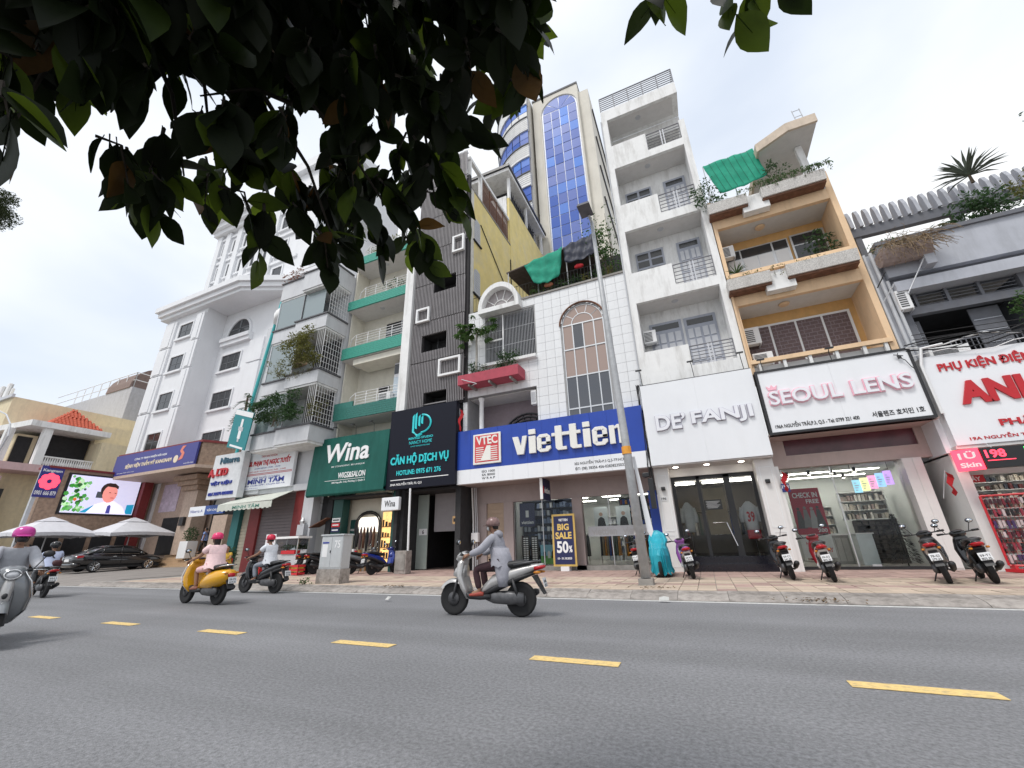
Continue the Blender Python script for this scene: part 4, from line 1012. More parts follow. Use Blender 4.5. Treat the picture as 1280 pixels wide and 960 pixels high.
# wall with openings: rectangles on a grid, left free where windows are
AWX0, AWX1, AWZ0, AWS, AWR = -4.64, -2.64, 6.38, 10.88, 1.0
openings = [(AWX0, AWX1, 6.0, 12.0), (-8.75, -6.02, 9.68, 12.42), (-9.75, -6.06, 6.2, 8.08)]
def in_open(x0, x1, z0, z1):
    for i, (a, b, c, d) in enumerate(openings):
        if x1 > a + .01 and x0 < b - .01 and z1 > c + .01 and z0 < d - .01:
            if i == 0:
                cx = (AWX0 + AWX1) / 2; mx, mz = min(max(cx, x0), x1), min(max(AWS, z0), z1)
                if z0 >= AWS and (mx - cx) ** 2 + (mz - AWS) ** 2 >= .98: continue
            return True
    return False
wall = MB()
wall.box(VX0, -9.75, 16.83, 17.1, 6.2, VZ1).box(-9.75, -8.75, 16.83, 17.1, 8.08, VZ1).box(-8.75, -6.06, 16.83, 17.1, 8.08, 9.68).box(-8.75, -6.02, 16.83, 17.1, 12.42, VZ1)
wall.box(-6.06, AWX0, 16.83, 17.1, 6.2, 8.08).box(-6.06, AWX0, 16.83, 17.1, 8.08, 9.68).box(-6.02, AWX0, 16.83, 17.1, 9.68, 12.42).box(-6.02, AWX0, 16.83, 17.1, 12.42, VZ1)
wall.box(AWX1, VX1, 16.83, 17.1, 6.2, VZ1)
cxw = (AWX0 + AWX1) / 2
arc = [(cxw - AWR * math.cos(i * math.pi / 16), AWS + AWR * math.sin(i * math.pi / 16)) for i in range(17)]
for (x0, z0), (x1, z1) in zip(arc[:-1], arc[1:]): wall.prism([(x0, z0), (x1, z1), (x1, VZ1), (x0, VZ1)], 16.83, 17.1, 'y')
wall.box(VX0, VX0 + .25, 17.1, 27, 6.2, VZ1).box(VX1 - .25, VX1, 17.1, 27, 6.2, VZ1)
wl_ = wall.build('wall', M_GROUT, t)
TS = .4515
tl = MB().box(.006, TS - .006, 0, .02, .006, TS - .006).mesh('wall_tile')
arch_tiles = MB(); cnt = 0
nx = round((VX1 - VX0) / TS); tw = (VX1 - VX0) / nx
for i in range(nx):
    for j in range(int((VZ1 - 6.2) / TS) + 1):
        x0, z0 = VX0 + i * tw, VZ1 - (j + 1) * TS
        if in_open(x0, x0 + TS, z0, z0 + TS):
            # cut tiles round the openings
            sub = 4
            for a in range(sub):
                for b in range(sub):
                    u0, u1, w0, w1 = x0 + tw * a / sub, x0 + tw * (a + 1) / sub, z0 + TS * b / sub, z0 + TS * (b + 1) / sub
                    if not in_open(u0 + .02, u1 - .02, w0 + .02, w1 - .02): arch_tiles.box(u0 + (.006 if a == 0 else -.0), u1 - (.006 if a == sub - 1 else 0), 16.811, 16.829, w0 + (.006 if b == 0 else 0), w1 - (.006 if b == sub - 1 else 0))
            continue
        o = obj('wall_tile', tl, M_TILEW, wl_); o.location = (x0, 16.81, z0); cnt += 1
arch_tiles.build('cut_tiles', M_TILEW, wl_, kind='stuff')
# tall arched window
M_BRONZE = glass_mat('bronze_film_glass', (.25, .22, .2), .10, .05, (.46, .33, .27), .8)
M_SMOKE = glass_mat('smoked_glass', (.10, .10, .11), .16, .02, (.055, .055, .06), .75)
fr = MB()
for x in (AWX0, -4.16, -3.66, -3.14, AWX1 - .05): fr.box(x, x + .05, 16.86, 16.92, 6.2, AWS)
for z in (6.68, 8.2, 9.57, AWS - .03): fr.box(AWX0, AWX1, 16.855, 16.925, z, z + .06)
for rr_ in (AWR - .03, AWR * .52):
    fr.tube([(cxw - rr_ * math.cos(i * math.pi / 18), 16.89, AWS + rr_ * math.sin(i * math.pi / 18)) for i in range(19)], .03, 5)
for a in (36, 72, 108, 144): fr.tube([(cxw - .52 * math.cos(R(a)), 16.89, AWS + .52 * math.sin(R(a))), (cxw - .97 * math.cos(R(a)), 16.89, AWS + .97 * math.sin(R(a)))], .022, 5)
win = fr.build('arched_window', M_ALU, t)
xs = [AWX0 + .05, -4.16, -3.66, -3.14, AWX1 - .05]; zs = [6.2, 6.68, 8.2, 9.57, AWS]
for i in range(4):
    for j in range(4):
        m = M_SMOKE if j in (0, 1) or (j == 3 and i == 1) else M_BRONZE
        box('pane', m, win, xs[i] + (.03 if i else 0), xs[i + 1] - .005, 16.885, 16.895, zs[j] + .05, zs[j + 1] - .01)
for a, b in ((0, 36), (36, 72), (72, 108), (108, 144), (144, 180)):
    pp = [(cxw - .95 * math.cos(R(a + (b - a) * k / 4)), AWS + .95 * math.sin(R(a + (b - a) * k / 4))) for k in range(5)] + [(cxw - .54 * math.cos(R(a + (b - a) * k / 4)), AWS + .54 * math.sin(R(a + (b - a) * k / 4))) for k in range(4, -1, -1)]
    MB().prism(pp, 16.885, 16.895, 'y').build('pane', M_BRONZE, win)
MB().prism([(cxw - .49 * math.cos(R(k * 18)), AWS + .03 + .47 * math.sin(R(k * 18))) for k in range(11)], 16.885, 16.895, 'y').build('pane', M_BRONZE, win)
box('room_back', mat('curtain_dark', (.10, .08, .07), rough=.9), t, AWX0, AWX1, 17.6, 17.65, 6.2, 12)
# arched reveal moulding
mb = MB()
outer = [(cxw - (AWR + .09) * math.cos(i * math.pi / 18), AWS + (AWR + .09) * math.sin(i * math.pi / 18)) for i in range(19)]
for (a, b), (c, d) in zip(outer[:-1], outer[1:]): mb.tube([(a, 16.80, b), (c, 16.80, d)], .045, 5, cap=False)
mb.build('window_hood', M_RUST, t)
# loggia with bars (second floor), fan light hood above it
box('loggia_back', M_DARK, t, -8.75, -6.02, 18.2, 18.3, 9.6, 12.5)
box('loggia_ceiling', M_DGREY, t, -8.75, -6.02, 17.1, 18.2, 12.35, 12.42)
br = MB()
for i in range(34): br.tube([(-8.70 + i * .081, 16.86, 9.72), (-8.70 + i * .081, 16.86, 12.40)], .013, 4)
for z in (9.75, 10.6, 11.5, 12.38): br.tube([(-8.72, 16.86, z), (-6.03, 16.86, z)], .016, 4)
br.build('window_bars', M_STEEL, t)
MB().box(-7.80, -7.72, 16.84, 16.9, 9.7, 12.4).box(-8.55, -7.80, 16.84, 16.9, 10.96, 11.04).build('window_mullion', M_WHITE2, t)
box('window_ledge', M_WHITE, t, -8.9, -5.95, 16.55, 16.81, 9.52, 9.67)
fc, fzz = -7.80, 12.72
hood = MB(); o_ = [(fc - 1.16 * math.cos(i * math.pi / 18), fzz + 1.40 * math.sin(i * math.pi / 18)) for i in range(19)]; i_ = [(fc - .94 * math.cos(i * math.pi / 18), fzz + 1.12 * math.sin(i * math.pi / 18)) for i in range(19)]
for k in range(18): hood.prism([o_[k], o_[k + 1], i_[k + 1], i_[k]], 16.35, 17.1, 'y')
hood.box(fc - 1.16, fc + 1.16, 16.35, 17.1, 12.46, fzz - .002)
hd = hood.build('fanlight_hood', M_WHITE, t)
MB().prism(i_, 16.72, 16.74, 'y').build('fan_pane', mat('frosted_pane', (.33, .30, .30), rough=.25, var=.1), hd)
mb = MB()
for a in (35, 72, 108, 145): mb.tube([(fc - .42 * math.cos(R(a)), 16.70, fzz + .5 * math.sin(R(a))), (fc - .93 * math.cos(R(a)), 16.70, fzz + 1.1 * math.sin(R(a)))], .03, 5)
mb.tube([(fc - .42 * math.cos(R(i * 20)), 16.70, fzz + .5 * math.sin(R(i * 20))) for i in range(10)], .03, 5); mb.build('fan_mullion', M_WHITE, hd)
# lower loggia
MB().box(-9.75, -6.06, 18.4, 18.5, 6.0, 8.1).build('loggia_wall', mat('mauve_inner_wall', (.33, .27, .29), rough=.9, var=.1), t)
box('loggia_ceiling', M_SOFF, t, -9.75, -6.06, 17.1, 18.4, 8.04, 8.10); box('loggia_floor', M_SOFF, t, -9.75, -6.06, 16.85, 18.4, 6.0, 6.18)
MB().lathe([(.14, 0), (.14, .1), (.115, .16), (.105, 1.6), (.14, 1.68), (.16, 1.8)], (-9.05, 16.95, 6.2), 12).build('column', M_WHITE, t, smooth=True)
arch2 = MB()
for rr_ in (1.25, 1.05, .85): arch2.tube([(-7.2 - rr_ * math.cos(i * math.pi / 14), 18.33, 6.25 + rr_ * .85 * math.sin(i * math.pi / 14)) for i in range(15)], .05, 5)
for a in range(20, 180, 20): arch2.tube([(-7.2 - .5 * math.cos(R(a)), 18.34, 6.25 + .42 * math.sin(R(a))), (-7.2 - 1.25 * math.cos(R(a)), 18.34, 6.25 + 1.06 * math.sin(R(a)))], .02, 4)
arch2.build('iron_arch', M_BLACK, t)
ac = box('wall_meter_box', M_WHITE2, None, -6.42, -6.14, 16.9, 17.15, 7.25, 7.95, bevel=.02); tag(ac, 'slim white box fixed in the upper right of the loggia above the blue sign', 'meter box'); box('box_door', M_STEEL, ac, -6.38, -6.18, 16.885, 16.898, 7.35, 7.85)
# roof terrace
box('roof_slab', M_CONC, t, VX0, VX1, 17.1, 27, 12.6, 12.9)
cope = box('roof_coping', M_CONC, t, -6.6, VX1, 16.75, 17.15, 12.952, 13.05)
rl_ = MB()
for i in range(46): rl_.tube([(-9.6 + i * .175, 17.0, 13.05), (-9.6 + i * .175, 17.0, 14.0)], .011, 4)
for z in (13.1, 14.0): rl_.tube([(-9.6, 17.0, z), (-1.7, 17.0, z)], .018, 5)
rl_.build('roof_railing', M_BLACK, t)
# terrace shelter with tarps
sh = thing('roof_shelter', 'lean-to shelter with brown sheet roof on the tiled building terrace', 'shelter', (-5.5, 18, 12.9))
MB().hexa([(-7.6, 17.1, 15.1), (-2.9, 17.1, 15.75), (-2.9, 20.5, 16.3), (-7.6, 20.5, 15.7), (-7.6, 17.1, 15.16), (-2.9, 17.1, 15.81), (-2.9, 20.5, 16.36), (-7.6, 20.5, 15.76)]).build('sheet_roof', mat('brown_sheet', (.10, .075, .065), rough=.8, var=.3), sh)
for x in (-7.5, -5.8, -4.2, -3.0):
    MB().tube([(x, 17.15, 12.95), (x, 17.15, 15.1 + (x + 7.6) * .14)], .03, 6).build('post', M_STEEL, sh)
box('rear_screen', M_DARK, sh, -7.5, -1.75, 20.55, 20.6, 12.9, 16.9)
net('green_shade_net', 'crumpled green net draped on the roof terrace of the tiled building', (-6.5, 17.0, 15.2), (-4.3, 16.95, 15.6), (-4.5, 16.8, 13.9), (-5.9, 16.8, 13.75), M_NET, sag=.25, seed=5, wav=.05)
net('dark_tarp', 'dark navy tarpaulin hanging beside the green net on the roof terrace', (-4.28, 17.02, 15.6), (-2.7, 17.05, 15.95), (-2.6, 16.9, 14.7), (-4.2, 16.85, 14.5), mat('navy_tarp', (.012, .016, .035), rough=.6, var=.3), sag=.2, seed=9, wav=.05)
rq = random.Random(40)
M_TERRA = mat('terracotta', (.36, .13, .07), rough=.85, var=.2)
for i in range(11):
    x = -6.1 + i * .40
    k = ('leafy', 'sparse', 'bushy')[i % 3]
    pt = thing('potted_plant', ('%s potted plant from the left along the roof terrace railing' % ('first second third fourth fifth sixth seventh eighth ninth tenth eleventh'.split()[i])), 'potted plant', (x, 17.3, 13.0), group='pots along the roof terrace railing')
    MB().lathe([(.11, 0), (.16, .24), (.17, .27), (.15, .27)], (x, 17.25, 12.92), 10).build('pot', M_TERRA if i % 3 else M_CONC, pt)
    mb = MB(); leaf_cloud(mb, (x, 17.2, 13.5), (.28, .22, .38), 70, .13, rq); mb.build('foliage', rq.choice([M_LEAFB, M_LEAFA, M_LEAFC]), pt)
for (x, z, lab) in ((-3.55, 14.15, 'red folded cloth on the terrace railing below the dark tarp'), (-5.2, 13.55, 'pink cloth hung among the terrace pots')):
    o = MB().loft([(x - .22, z, .06, .05, 17.0), (x - .1, z + .03, .14, .08, 17.0), (x + .12, z, .13, .08, 17.0), (x + .24, z, .05, .05, 17.0)], 8).build('folded_cloth', M_FLAG if 'red' in lab else M_TERRA, None, smooth=True); tag(o, lab, 'cloth')
# big climbing plant at right end of the terrace
tr = thing('terrace_tree', 'leggy flowering tree on the terrace against the white townhouse', 'tree', (-2.0, 17.6, 12.9))
sb = MB(); mb = MB()
for k in range(8):
    b = Vector((-2.1 + rq.uniform(-.2, .2), 17.6, 12.9)); e = Vector((-2.3 + rq.uniform(-1.0, .5), 17.5 + rq.uniform(-.4, .4), rq.uniform(14.6, 18.2)))
    m_ = (b + e) / 2 + Vector((rq.uniform(-.2, .2), 0, .2)); sb.tube([b, m_, e], [.035, .02, .008], 5)
    for q in range(30):
        p = b.lerp(e, rq.uniform(.3, 1.05)) + Vector((rq.gauss(0, .22), rq.gauss(0, .2), rq.gauss(0, .22)))
        for _ in range(3): leaf(mb, p + Vector((rq.gauss(0, .07), rq.gauss(0, .07), rq.gauss(0, .07))), Euler((rq.uniform(-1, 1), rq.uniform(-.3, 1.2), rq.uniform(0, 6.3))).to_matrix(), rq.uniform(.12, .24))
leaf_cloud(mb, (-2.0, 17.5, 13.7), (.6, .3, .7), 160, .16, rq)
sb.build('branch', M_BARK, tr); mb.build('crown', M_LEAFA, tr)
# red planter with shrubs and papaya
pl = thing('balcony_planter', 'long red painted planter box on the tiled building', 'planter', (-8.3, 16, 8.5))
M_PLRED = mat('faded_red_paint', (.42, .07, .10), rough=.8, var=.12, dirt=.35, dcol=(.2, .06, .07))
MB().box(-9.85, -6.62, 15.95, 16.02, 8.50, 9.0).box(-9.85, -6.62, 16.02, 16.80, 8.50, 8.58).box(-6.69, -6.62, 16.02, 16.8, 8.58, 9.0).box(-9.85, -9.78, 16.02, 16.8, 8.58, 9.0).build('trough', M_PLRED, pl)
box('soil', M_RUST, pl, -9.78, -6.69, 16.02, 16.8, 8.58, 8.92)
for x in (-9.3, -8.2, -7.1): box('bracket', M_CONC, pl, x, x + .08, 16.0, 16.8, 8.38, 8.498)
rb = random.Random(51)
bush('planter_shrub', 'bushy dark shrub at the right end of the red planter', 'plant', (-7.35, 16.4, 9.55), (.7, .35, .6), 420, .15, M_LEAFB, rb)
bush('planter_shrub', 'low dark shrub at the left end of the red planter below the papaya', 'plant', (-9.1, 16.4, 9.35), (.65, .35, .5), 300, .15, M_LEAFB, rb)
pp = thing('papaya_tree', 'papaya tree with pale trunk and broad lobed leaves over the red planter', 'tree', (-9.0, 16.35, 8.95))
MB().tube([(-9.05, 16.35, 8.95), (-9.0, 16.33, 10.2), (-9.02, 16.3, 11.5)], [.07, .06, .05], 8).build('trunk', mat('pale_trunk', (.38, .36, .32), rough=.9, var=.2), pp)
mb = MB(); pet = MB()
for k in range(44):
    a = rb.uniform(0, 6.3); e = rb.uniform(-.5, .7); L = rb.uniform(.45, 1.0)
    s = Vector((-9.02, 16.3, 11.3 + rb.random() * .25)); c = s + Vector((math.cos(a) * L, math.sin(a) * L * .7, L * e)); pet.tube([s, c], .009, 4)
    for j in range(7):   # palmate lobes
        q = Euler((rb.uniform(-.2, .2), .5 + .2 * abs(j - 3), a + (j - 3) * .5)).to_matrix(); leaf(mb, c, q, .42 - .03 * abs(j - 3), .42)
mb.build('crown', M_LEAFA, pp); pet.build('leaf_stalk', M_LEAFC, pp)
flag(574, 522, 16.2, 'red flag hanging at the gap between black sign and blue sign', 1.0)
# awning rod
MB().tube([(-9.6, 15.9, 8.75), (-8.6, 15.6, 8.25)], .02, 5).tube([(-9.6, 16.6, 8.6), (-8.6, 15.6, 8.25)], .02, 5).build('awning_arm', M_STEEL, t)
# ---- sign
sg = thing('shop_sign', 'long blue sign with white block letters viettien and a white strip below', 'sign', (-5.8, 16.5, 3.83))
M_BLUE = mat('royal_blue_panel', (.012, .055, .36), rough=.4, var=.10, scale=.7, dirt=.22, dcol=(.03, .06, .2))
nP = 12; w = 8.6 / nP
for i in range(nP):
    x = -10.13 + i * w
    box('blue_panel', M_BLUE, sg, x + .003, x + w - .003, 16.5 + (.006 if i % 2 else 0), 16.8, 4.47, 6.32); box('white_panel', M_SIGNW, sg, x + .003, x + w - .003, 16.5, 16.8, 3.83, 4.467)
M_LETC = mat('cream_white_letters', (.80, .79, .74), rough=.45, var=.03, dirt=.12, dcol=(.5, .47, .42))
# block letters drawn stroke by stroke, each a piece of its own
def letters(parent, spec, y0, y1, m):
    for polys in spec:
        mb = MB()
        for p in polys: mb.prism(p, y0, y1, 'y')
        mb.build('letter', m, parent, bevel=.012)
def rct(x0, x1, z0, z1): return [(x0, z0), (x1, z0), (x1, z1), (x0, z1)]
zb, zx, za = 4.86, 5.62, 5.92
L = []
L.append([[(-7.20, zx + .05), (-6.93, zx + .05), (-6.80, zb + .35), (-6.72, zx + .05), (-6.50, zx + .05), (-6.68, zb), (-6.98, zb)]])                       # v
L.append([rct(-6.42, -6.10, zb, zx), rct(-6.42, -6.10, zx + .08, za)])                                                                                  # i
def ee(x): return [rct(x, x + .20, zb + .12, zx - .10), [(x, zb + .12), (x + .14, zb), (x + .48, zb), (x + .62, zb + .12), (x + .62, zb + .24), (x + .42, zb + .24), (x + .38, zb + .14), (x + .24, zb + .14), (x + .20, zb + .18)],
                   [(x, zx - .10), (x + .20, zx - .16), (x + .24, zx - .12), (x + .38, zx - .12), (x + .42, zx - .16), (x + .62, zx - .10), (x + .48, zx + .02), (x + .14, zx + .02)], rct(x + .42, x + .62, zb + .33, zx - .10), rct(x + .20, x + .62, zb + .33, zb + .44)]
L.append(ee(-6.04))
def tt(x): return [[(x + .10, zb + .10), (x + .20, zb), (x + .58, zb), (x + .58, zb + .14), (x + .40, zb + .14), (x + .40, za), (x + .10, za)], rct(x - .06, x + .10, zx - .14, zx), rct(x + .40, x + .58, zx - .14, zx)]
L.append(tt(-5.30)); L.append(tt(-4.66))
L.append([rct(-3.98, -3.68, zb, zx), rct(-3.98, -3.68, zx + .08, za)])
L.append(ee(-3.60))
x = -2.90
L.append([rct(x, x + .22, zb, zx), [(x + .22, zx - .16), (x + .30, zx - .13), (x + .36, zx - .13), (x + .36, zb), (x + .58, zb), (x + .58, zx - .10), (x + .46, zx + .02), (x + .34, zx + .02), (x + .22, zx - .06)]])
letters(sg, L, 16.38, 16.498, M_LETC)
text('®', -2.50, -2.30, 5.72, 5.95, 16.498, M_TXW, sg, bold=.01, depth=.01)
vt = box('logo_plate', M_LETC, sg, -9.22, -7.80, 16.42, 16.498, 4.63, 6.04, bevel=.02)
M_LOGR = mat('logo_red', (.62, .05, .06), rough=.45, var=.08)
box('logo_field', M_LOGR, vt, -9.12, -7.90, 16.41, 16.419, 4.73, 5.96)
text('VTEC', -9.06, -7.94, 5.52, 5.92, 16.409, M_LETC, vt, bold=.03, depth=.012, shear=-.1)
for i in range(7):
    z = 4.78 + i * .098
    for a, b in ((-9.06, -8.66 + .0 * i), (-8.34, -7.96)): box('logo_stripe', M_LETC, vt, a, b, 16.402, 16.409, z, z + .042)
MB().prism([(-8.82, 4.78), (-8.30, 4.78), (-8.30, 5.46), (-8.50, 5.46)], 16.398, 16.408, 'y').build('logo_stroke', M_LETC, vt)
text('202 NGUYỄN TRÃI-P.3 Q.5-TP.HCM', -4.48, -2.40, 4.16, 4.34, 16.498, M_BLACK, sg, bold=.01, depth=.005); text('ĐT: (08) 38356 456-02838235032', -4.46, -2.42, 3.93, 4.08, 16.498, M_BLACK, sg, bold=.01, depth=.005)
for i, s in enumerate(('ISO 1000', 'SA 8000', 'W R A P')): text(s, -8.80, -8.14, 4.26 - i * .15, 4.36 - i * .15, 16.498, M_BLACK, sg, bold=.01, depth=.005)
# ---- ground floor
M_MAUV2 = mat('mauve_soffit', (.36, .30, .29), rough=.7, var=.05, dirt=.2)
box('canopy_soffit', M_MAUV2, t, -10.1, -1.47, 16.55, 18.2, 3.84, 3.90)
MB().box(-10.1, -1.47, 18.05, 18.25, 3.05, 3.84).build('shop_fascia', M_MAUV2, t)
for a, b in ((-10.1, -9.35), (-8.45, -7.98), (-5.15, -4.72)): box('shop_pier', M_MAUV2, t, a, b, 18.0, 18.3, .15, 3.05)
box('shutter_panel', mat('beige_shutter', (.40, .30, .22), rough=.6, var=.08), t, -9.35, -8.45, 18.1, 18.15, .15, 3.05)
for i in range(14): box('shutter_slat', MATS['beige_shutter'], t, -9.33, -8.47, 18.08, 18.098, .3 + i * .19, .46 + i * .19)
box('shop_plinth', M_CONC, t, -7.98, -1.75, 18.0, 18.35, .128, .32)
for a, b in ((-7.98, -6.6), (-6.58, -5.15), (-4.72, -3.6), (-3.58, -2.62), (-2.6, -1.9)): box('glass_pane', M_GLASS, t, a, b, 18.15, 18.16, .32, 3.05)
for x in (-7.99, -6.6, -3.6, -2.62): box('glass_joint', M_ALU, t, x, x + .03, 18.13, 18.18, .32, 3.05)
box('blue_jamb', M_BLUE, t, -1.9, -1.47, 17.9, 18.3, .15, 3.1)
st = box('window_band', M_STEEL, t, -4.55, -2.0, 18.12, 18.135, 1.42, 1.82)
text('viettien', -4.4, -3.35, 1.47, 1.76, 18.118, M_TXG, st, bold=.03, depth=.004); text('viettien', -3.1, -2.1, 1.47, 1.76, 18.118, M_TXG, st, bold=.03, depth=.004)
# interior
MB().box(-10.0, -1.47, 24.4, 24.5, .2, 3.7).box(-8.02, -7.95, 18.3, 24.4, .2, 3.7).box(-1.55, -1.47, 18.3, 24.4, .2, 3.7).build('interior_wall', M_SHOPW, t)
box('interior_ceiling', M_SHOPW, t, -8, -1.5, 18.3, 24.5, 3.25, 3.32); box('interior_floor', MATS['pale_shop_tiles'], t, -8, -1.5, 18.36, 24.5, .2, .30)
for y in (18.9, 20.4, 22.2):
    for x in (-7.4, -5.9, -4.3, -2.8): box('ceiling_light', M_LAMPON, t, x, x + .85, y, y + .16, 3.22, 3.245)
M_NAVY0 = mat('navy_shelf', (.02, .028, .06), rough=.5)
shelf_unit('wall of folded shirts behind the left window of the blue sign shop', -7.9, -5.2, 19.0, .35, 3.1, 8, 16, M_NAVY0, [mat('shirt_%d' % i, c, rough=.9) for i, c in enumerate(['#c8d2e0', '#8899b8', '#dfe3e8', '#33425f', '#5d6d8a'])])
shelf_unit('dark shelf of folded trousers at the back right of the blue sign shop', -3.5, -1.6, 20.2, 1.6, 3.1, 5, 16, M_DARK, CLOTH)
shelf_unit('low pale shelf of shirts in the middle of the blue sign shop', -4.7, -3.6, 22.5, .3, 2.4, 6, 6, M_SHOPW, [MATS['shirt_0'], MATS['shirt_2'], MATS['shirt_4']])
M_NAVY = mat('navy_print', (.012, .016, .08), rough=.45, var=.06)
bn = thing('window_banner', 'dark navy banner with white crest hung in the left shop window', 'banner', (-7.5, 18.4, 2.1)); box('banner_cloth', M_NAVY, bn, -7.80, -7.05, 18.38, 18.40, 1.95, 2.98); box('banner_crest', M_TXW, bn, -7.50, -7.35, 18.372, 18.379, 2.35, 2.65); text('viettien', -7.72, -7.12, 2.06, 2.2, 18.379, M_TXW, bn, bold=.02, depth=.004)
for k, x in enumerate((-7.72, -7.30)):
    bn = thing('window_banner', ['left', 'right'][k] + ' of two narrow black banners with vertical white lettering in the shop window', 'banner', (x, 18.4, .4)); box('banner_cloth', M_DARK, bn, x, x + .36, 18.38, 18.40, .36, 1.55)
    for i in range(12): 
        for j in range(2): box('printed_mark', M_TXW, bn, x + .06 + j * .13, x + .16 + j * .13, 18.372, 18.379, .45 + i * .088, .50 + i * .088)
gp = thing('window_banner', 'small green and sky blue picture poster low in the shop window', 'poster', (-6.5, 18.4, .4)); box('sky_field', mat('print_sky', (.25, .55, .70), rough=.6), gp, -6.85, -6.15, 18.38, 18.40, .70, 1.15); box('grass_field', mat('print_grass', (.16, .45, .12), rough=.6), gp, -6.85, -6.15, 18.38, 18.40, .36, .699)
for i, x in enumerate((-6.72, -6.52, -6.34)): MB().prism([(x, .6), (x + .12, .6), (x + .12, .84), (x + .06, .92), (x, .84)], 18.37, 18.379, 'y').build('printed_figure', M_TXW if i % 2 else M_DARK, gp)
for k, (x, z) in enumerate(((-4.55, 1.95), (-3.55, 1.95))):
    pp_ = thing('portrait_poster', ['left', 'right'][k] + ' pale poster of a man in a suit hung inside the blue sign shop', 'poster', (x, 20, z)); box('poster_sheet', mat('pale_poster', (.62, .68, .70), rough=.6), pp_, x, x + .62, 19.4, 19.42, z - .15, z + .75)
    MB().prism([(x + .12, z - .14), (x + .52, z - .14), (x + .46, z + .22), (x + .36, z + .30), (x + .28, z + .30), (x + .18, z + .22)], 19.39, 19.399, 'y').build('printed_suit', M_DARK, pp_); MB().lathe([(.085, -.004), (.085, .004)], (x + .32, 19.388, z + .42), 12, 'y').build('printed_face', mat('print_skin', (.45, .30, .23), rough=.6), pp_)
for (x, y, n, lab) in ((-6.3, 19.5, 14, 'rail of dark trousers behind the sale stand'), (-3.3, 19.2, 10, 'rail of mixed jackets behind the lettered glass band'), (-2.5, 19.0, 6, 'short rail with orange clothes at the right end'), (-4.5, 20.0, 9, 'rail of shirts in the middle of the shop floor')):
    c_ = thing('clothes_rail', lab + ' in the blue sign shop', 'clothes rail', (x, y, .3)); wdt = n * .1
    MB().tube([(x - .05, y, 1.55), (x + wdt, y, 1.55)], .018, 5).tube([(x, y, .3), (x, y, 1.55)], .018, 5).tube([(x + wdt - .05, y, .3), (x + wdt - .05, y, 1.55)], .018, 5).build('frame', M_CHROME, c_)
    for i in range(n):
        u = x + .02 + i * .1; MB().hexa([(u, y - .22, .62), (u + .07, y - .22, .62), (u + .07, y + .22, .62), (u, y + .22, .62), (u + .02, y - .18, 1.5), (u + .05, y - .18, 1.5), (u + .05, y + .18, 1.5), (u + .02, y + .18, 1.5)]).build('garment', CLOTH[9] if 'orange' in lab and i % 2 else rc.choice(CLOTH), c_)
# hanging blade sign
bs = thing('blade_sign', 'small navy blade sign lettered viettien hanging under the soffit', 'sign', (-6.1, 17.5, 2.75))
box('sign_box', M_NAVY, bs, -6.12, -6.02, 16.75, 17.75, 2.95, 3.82); box('sign_edge', M_TXW, bs, -6.13, -6.01, 16.72, 16.748, 2.95, 3.82); text('viettien', 16.95, 17.65, 3.22, 3.46, -6.018, M_TXW, bs, bold=.02, depth=.006, face='+x'); box('red_mark', M_RED, bs, -6.018, -6.012, 16.80, 16.92, 3.2, 3.5)
# BIG SALE stand
sb_ = thing('sale_stand', 'leaning navy and gold BIG SALE 50% board on a stand in front of the shop', 'board', (-5.2, 17.5, .15))
x0, x1 = -5.93, -4.93
def lean(z): return 17.35 + (z - .3) * .05
MB().hexa([(x0, lean(.32), .32), (x1, lean(.32), .32), (x1, lean(.32) + .04, .32), (x0, lean(.32) + .04, .32), (x0, lean(2.35), 2.35), (x1, lean(2.35), 2.35), (x1, lean(2.35) + .04, 2.35), (x0, lean(2.35) + .04, 2.35)]).build('gold_frame', mat('gold_frame', (.62, .42, .12), rough=.4, metal=.3), sb_)
MB().hexa([(x0 + .08, lean(.4) - .012, .40), (x1 - .08, lean(.4) - .012, .40), (x1 - .08, lean(.4) - .003, .40), (x0 + .08, lean(.4) - .003, .40), (x0 + .08, lean(2.27) - .012, 2.27), (x1 - .08, lean(2.27) - .012, 2.27), (x1 - .08, lean(2.27) - .003, 2.27), (x0 + .08, lean(2.27) - .003, 2.27)]).build('navy_face', M_NAVY, sb_)
M_TXY = mat('gold_letters', (.75, .52, .14), rough=.5, var=0)
for s, a, b, z0, z1, m in (('VIETTIEN', .30, .70, 2.06, 2.16, M_TXW), ('BIG', .24, .74, 1.70, 1.96, M_TXY), ('SALE', .14, .84, 1.36, 1.63, M_TXY), ('50', .18, .68, .82, 1.28, M_TXW), ('%', .70, .84, .84, 1.10, M_TXW), ('15 - 31.10.2023', .2, .8, .58, .66, M_TXW)):
    o = text(s, x0 + a, x0 + b, z0, z1, 0, m, sb_, bold=.035, depth=.003)
    for v in o.data.vertices: v.co.y = v.co.y + lean(v.co.z) - .013
MB().tube([(x0 + .2, lean(1.5) + .05, 1.5), (x0 + .2, 17.95, .16)], .018, 5).tube([(x1 - .2, lean(1.5) + .05, 1.5), (x1 - .2, 17.95, .16)], .018, 5).build('rear_leg', M_STEEL, sb_)
box('base_box', M_WHITE2, sb_, -5.6, -5.25, 17.25, 17.6, .15, .318)
# small step/pipe column left of shop
cc = thing('pipe_bundle', 'old pipes and meter box climbing the pier left of the beige shutter', 'pipes', (-9.9, 17.8, .15))
for dx, r_ in ((0, .04), (.13, .03), (.22, .025)): MB().tube([(-9.95 + dx, 17.8, .15), (-9.95 + dx, 17.8, 2.2), (-9.98 + dx, 17.7, 3.8)], r_, 6).build('pipe', M_STEEL if r_ < .04 else M_WHITE, cc)
box('meter_box', M_WHITE2, cc, -9.95, -9.6, 17.6, 17.78, 1.35, 1.75, bevel=.01)
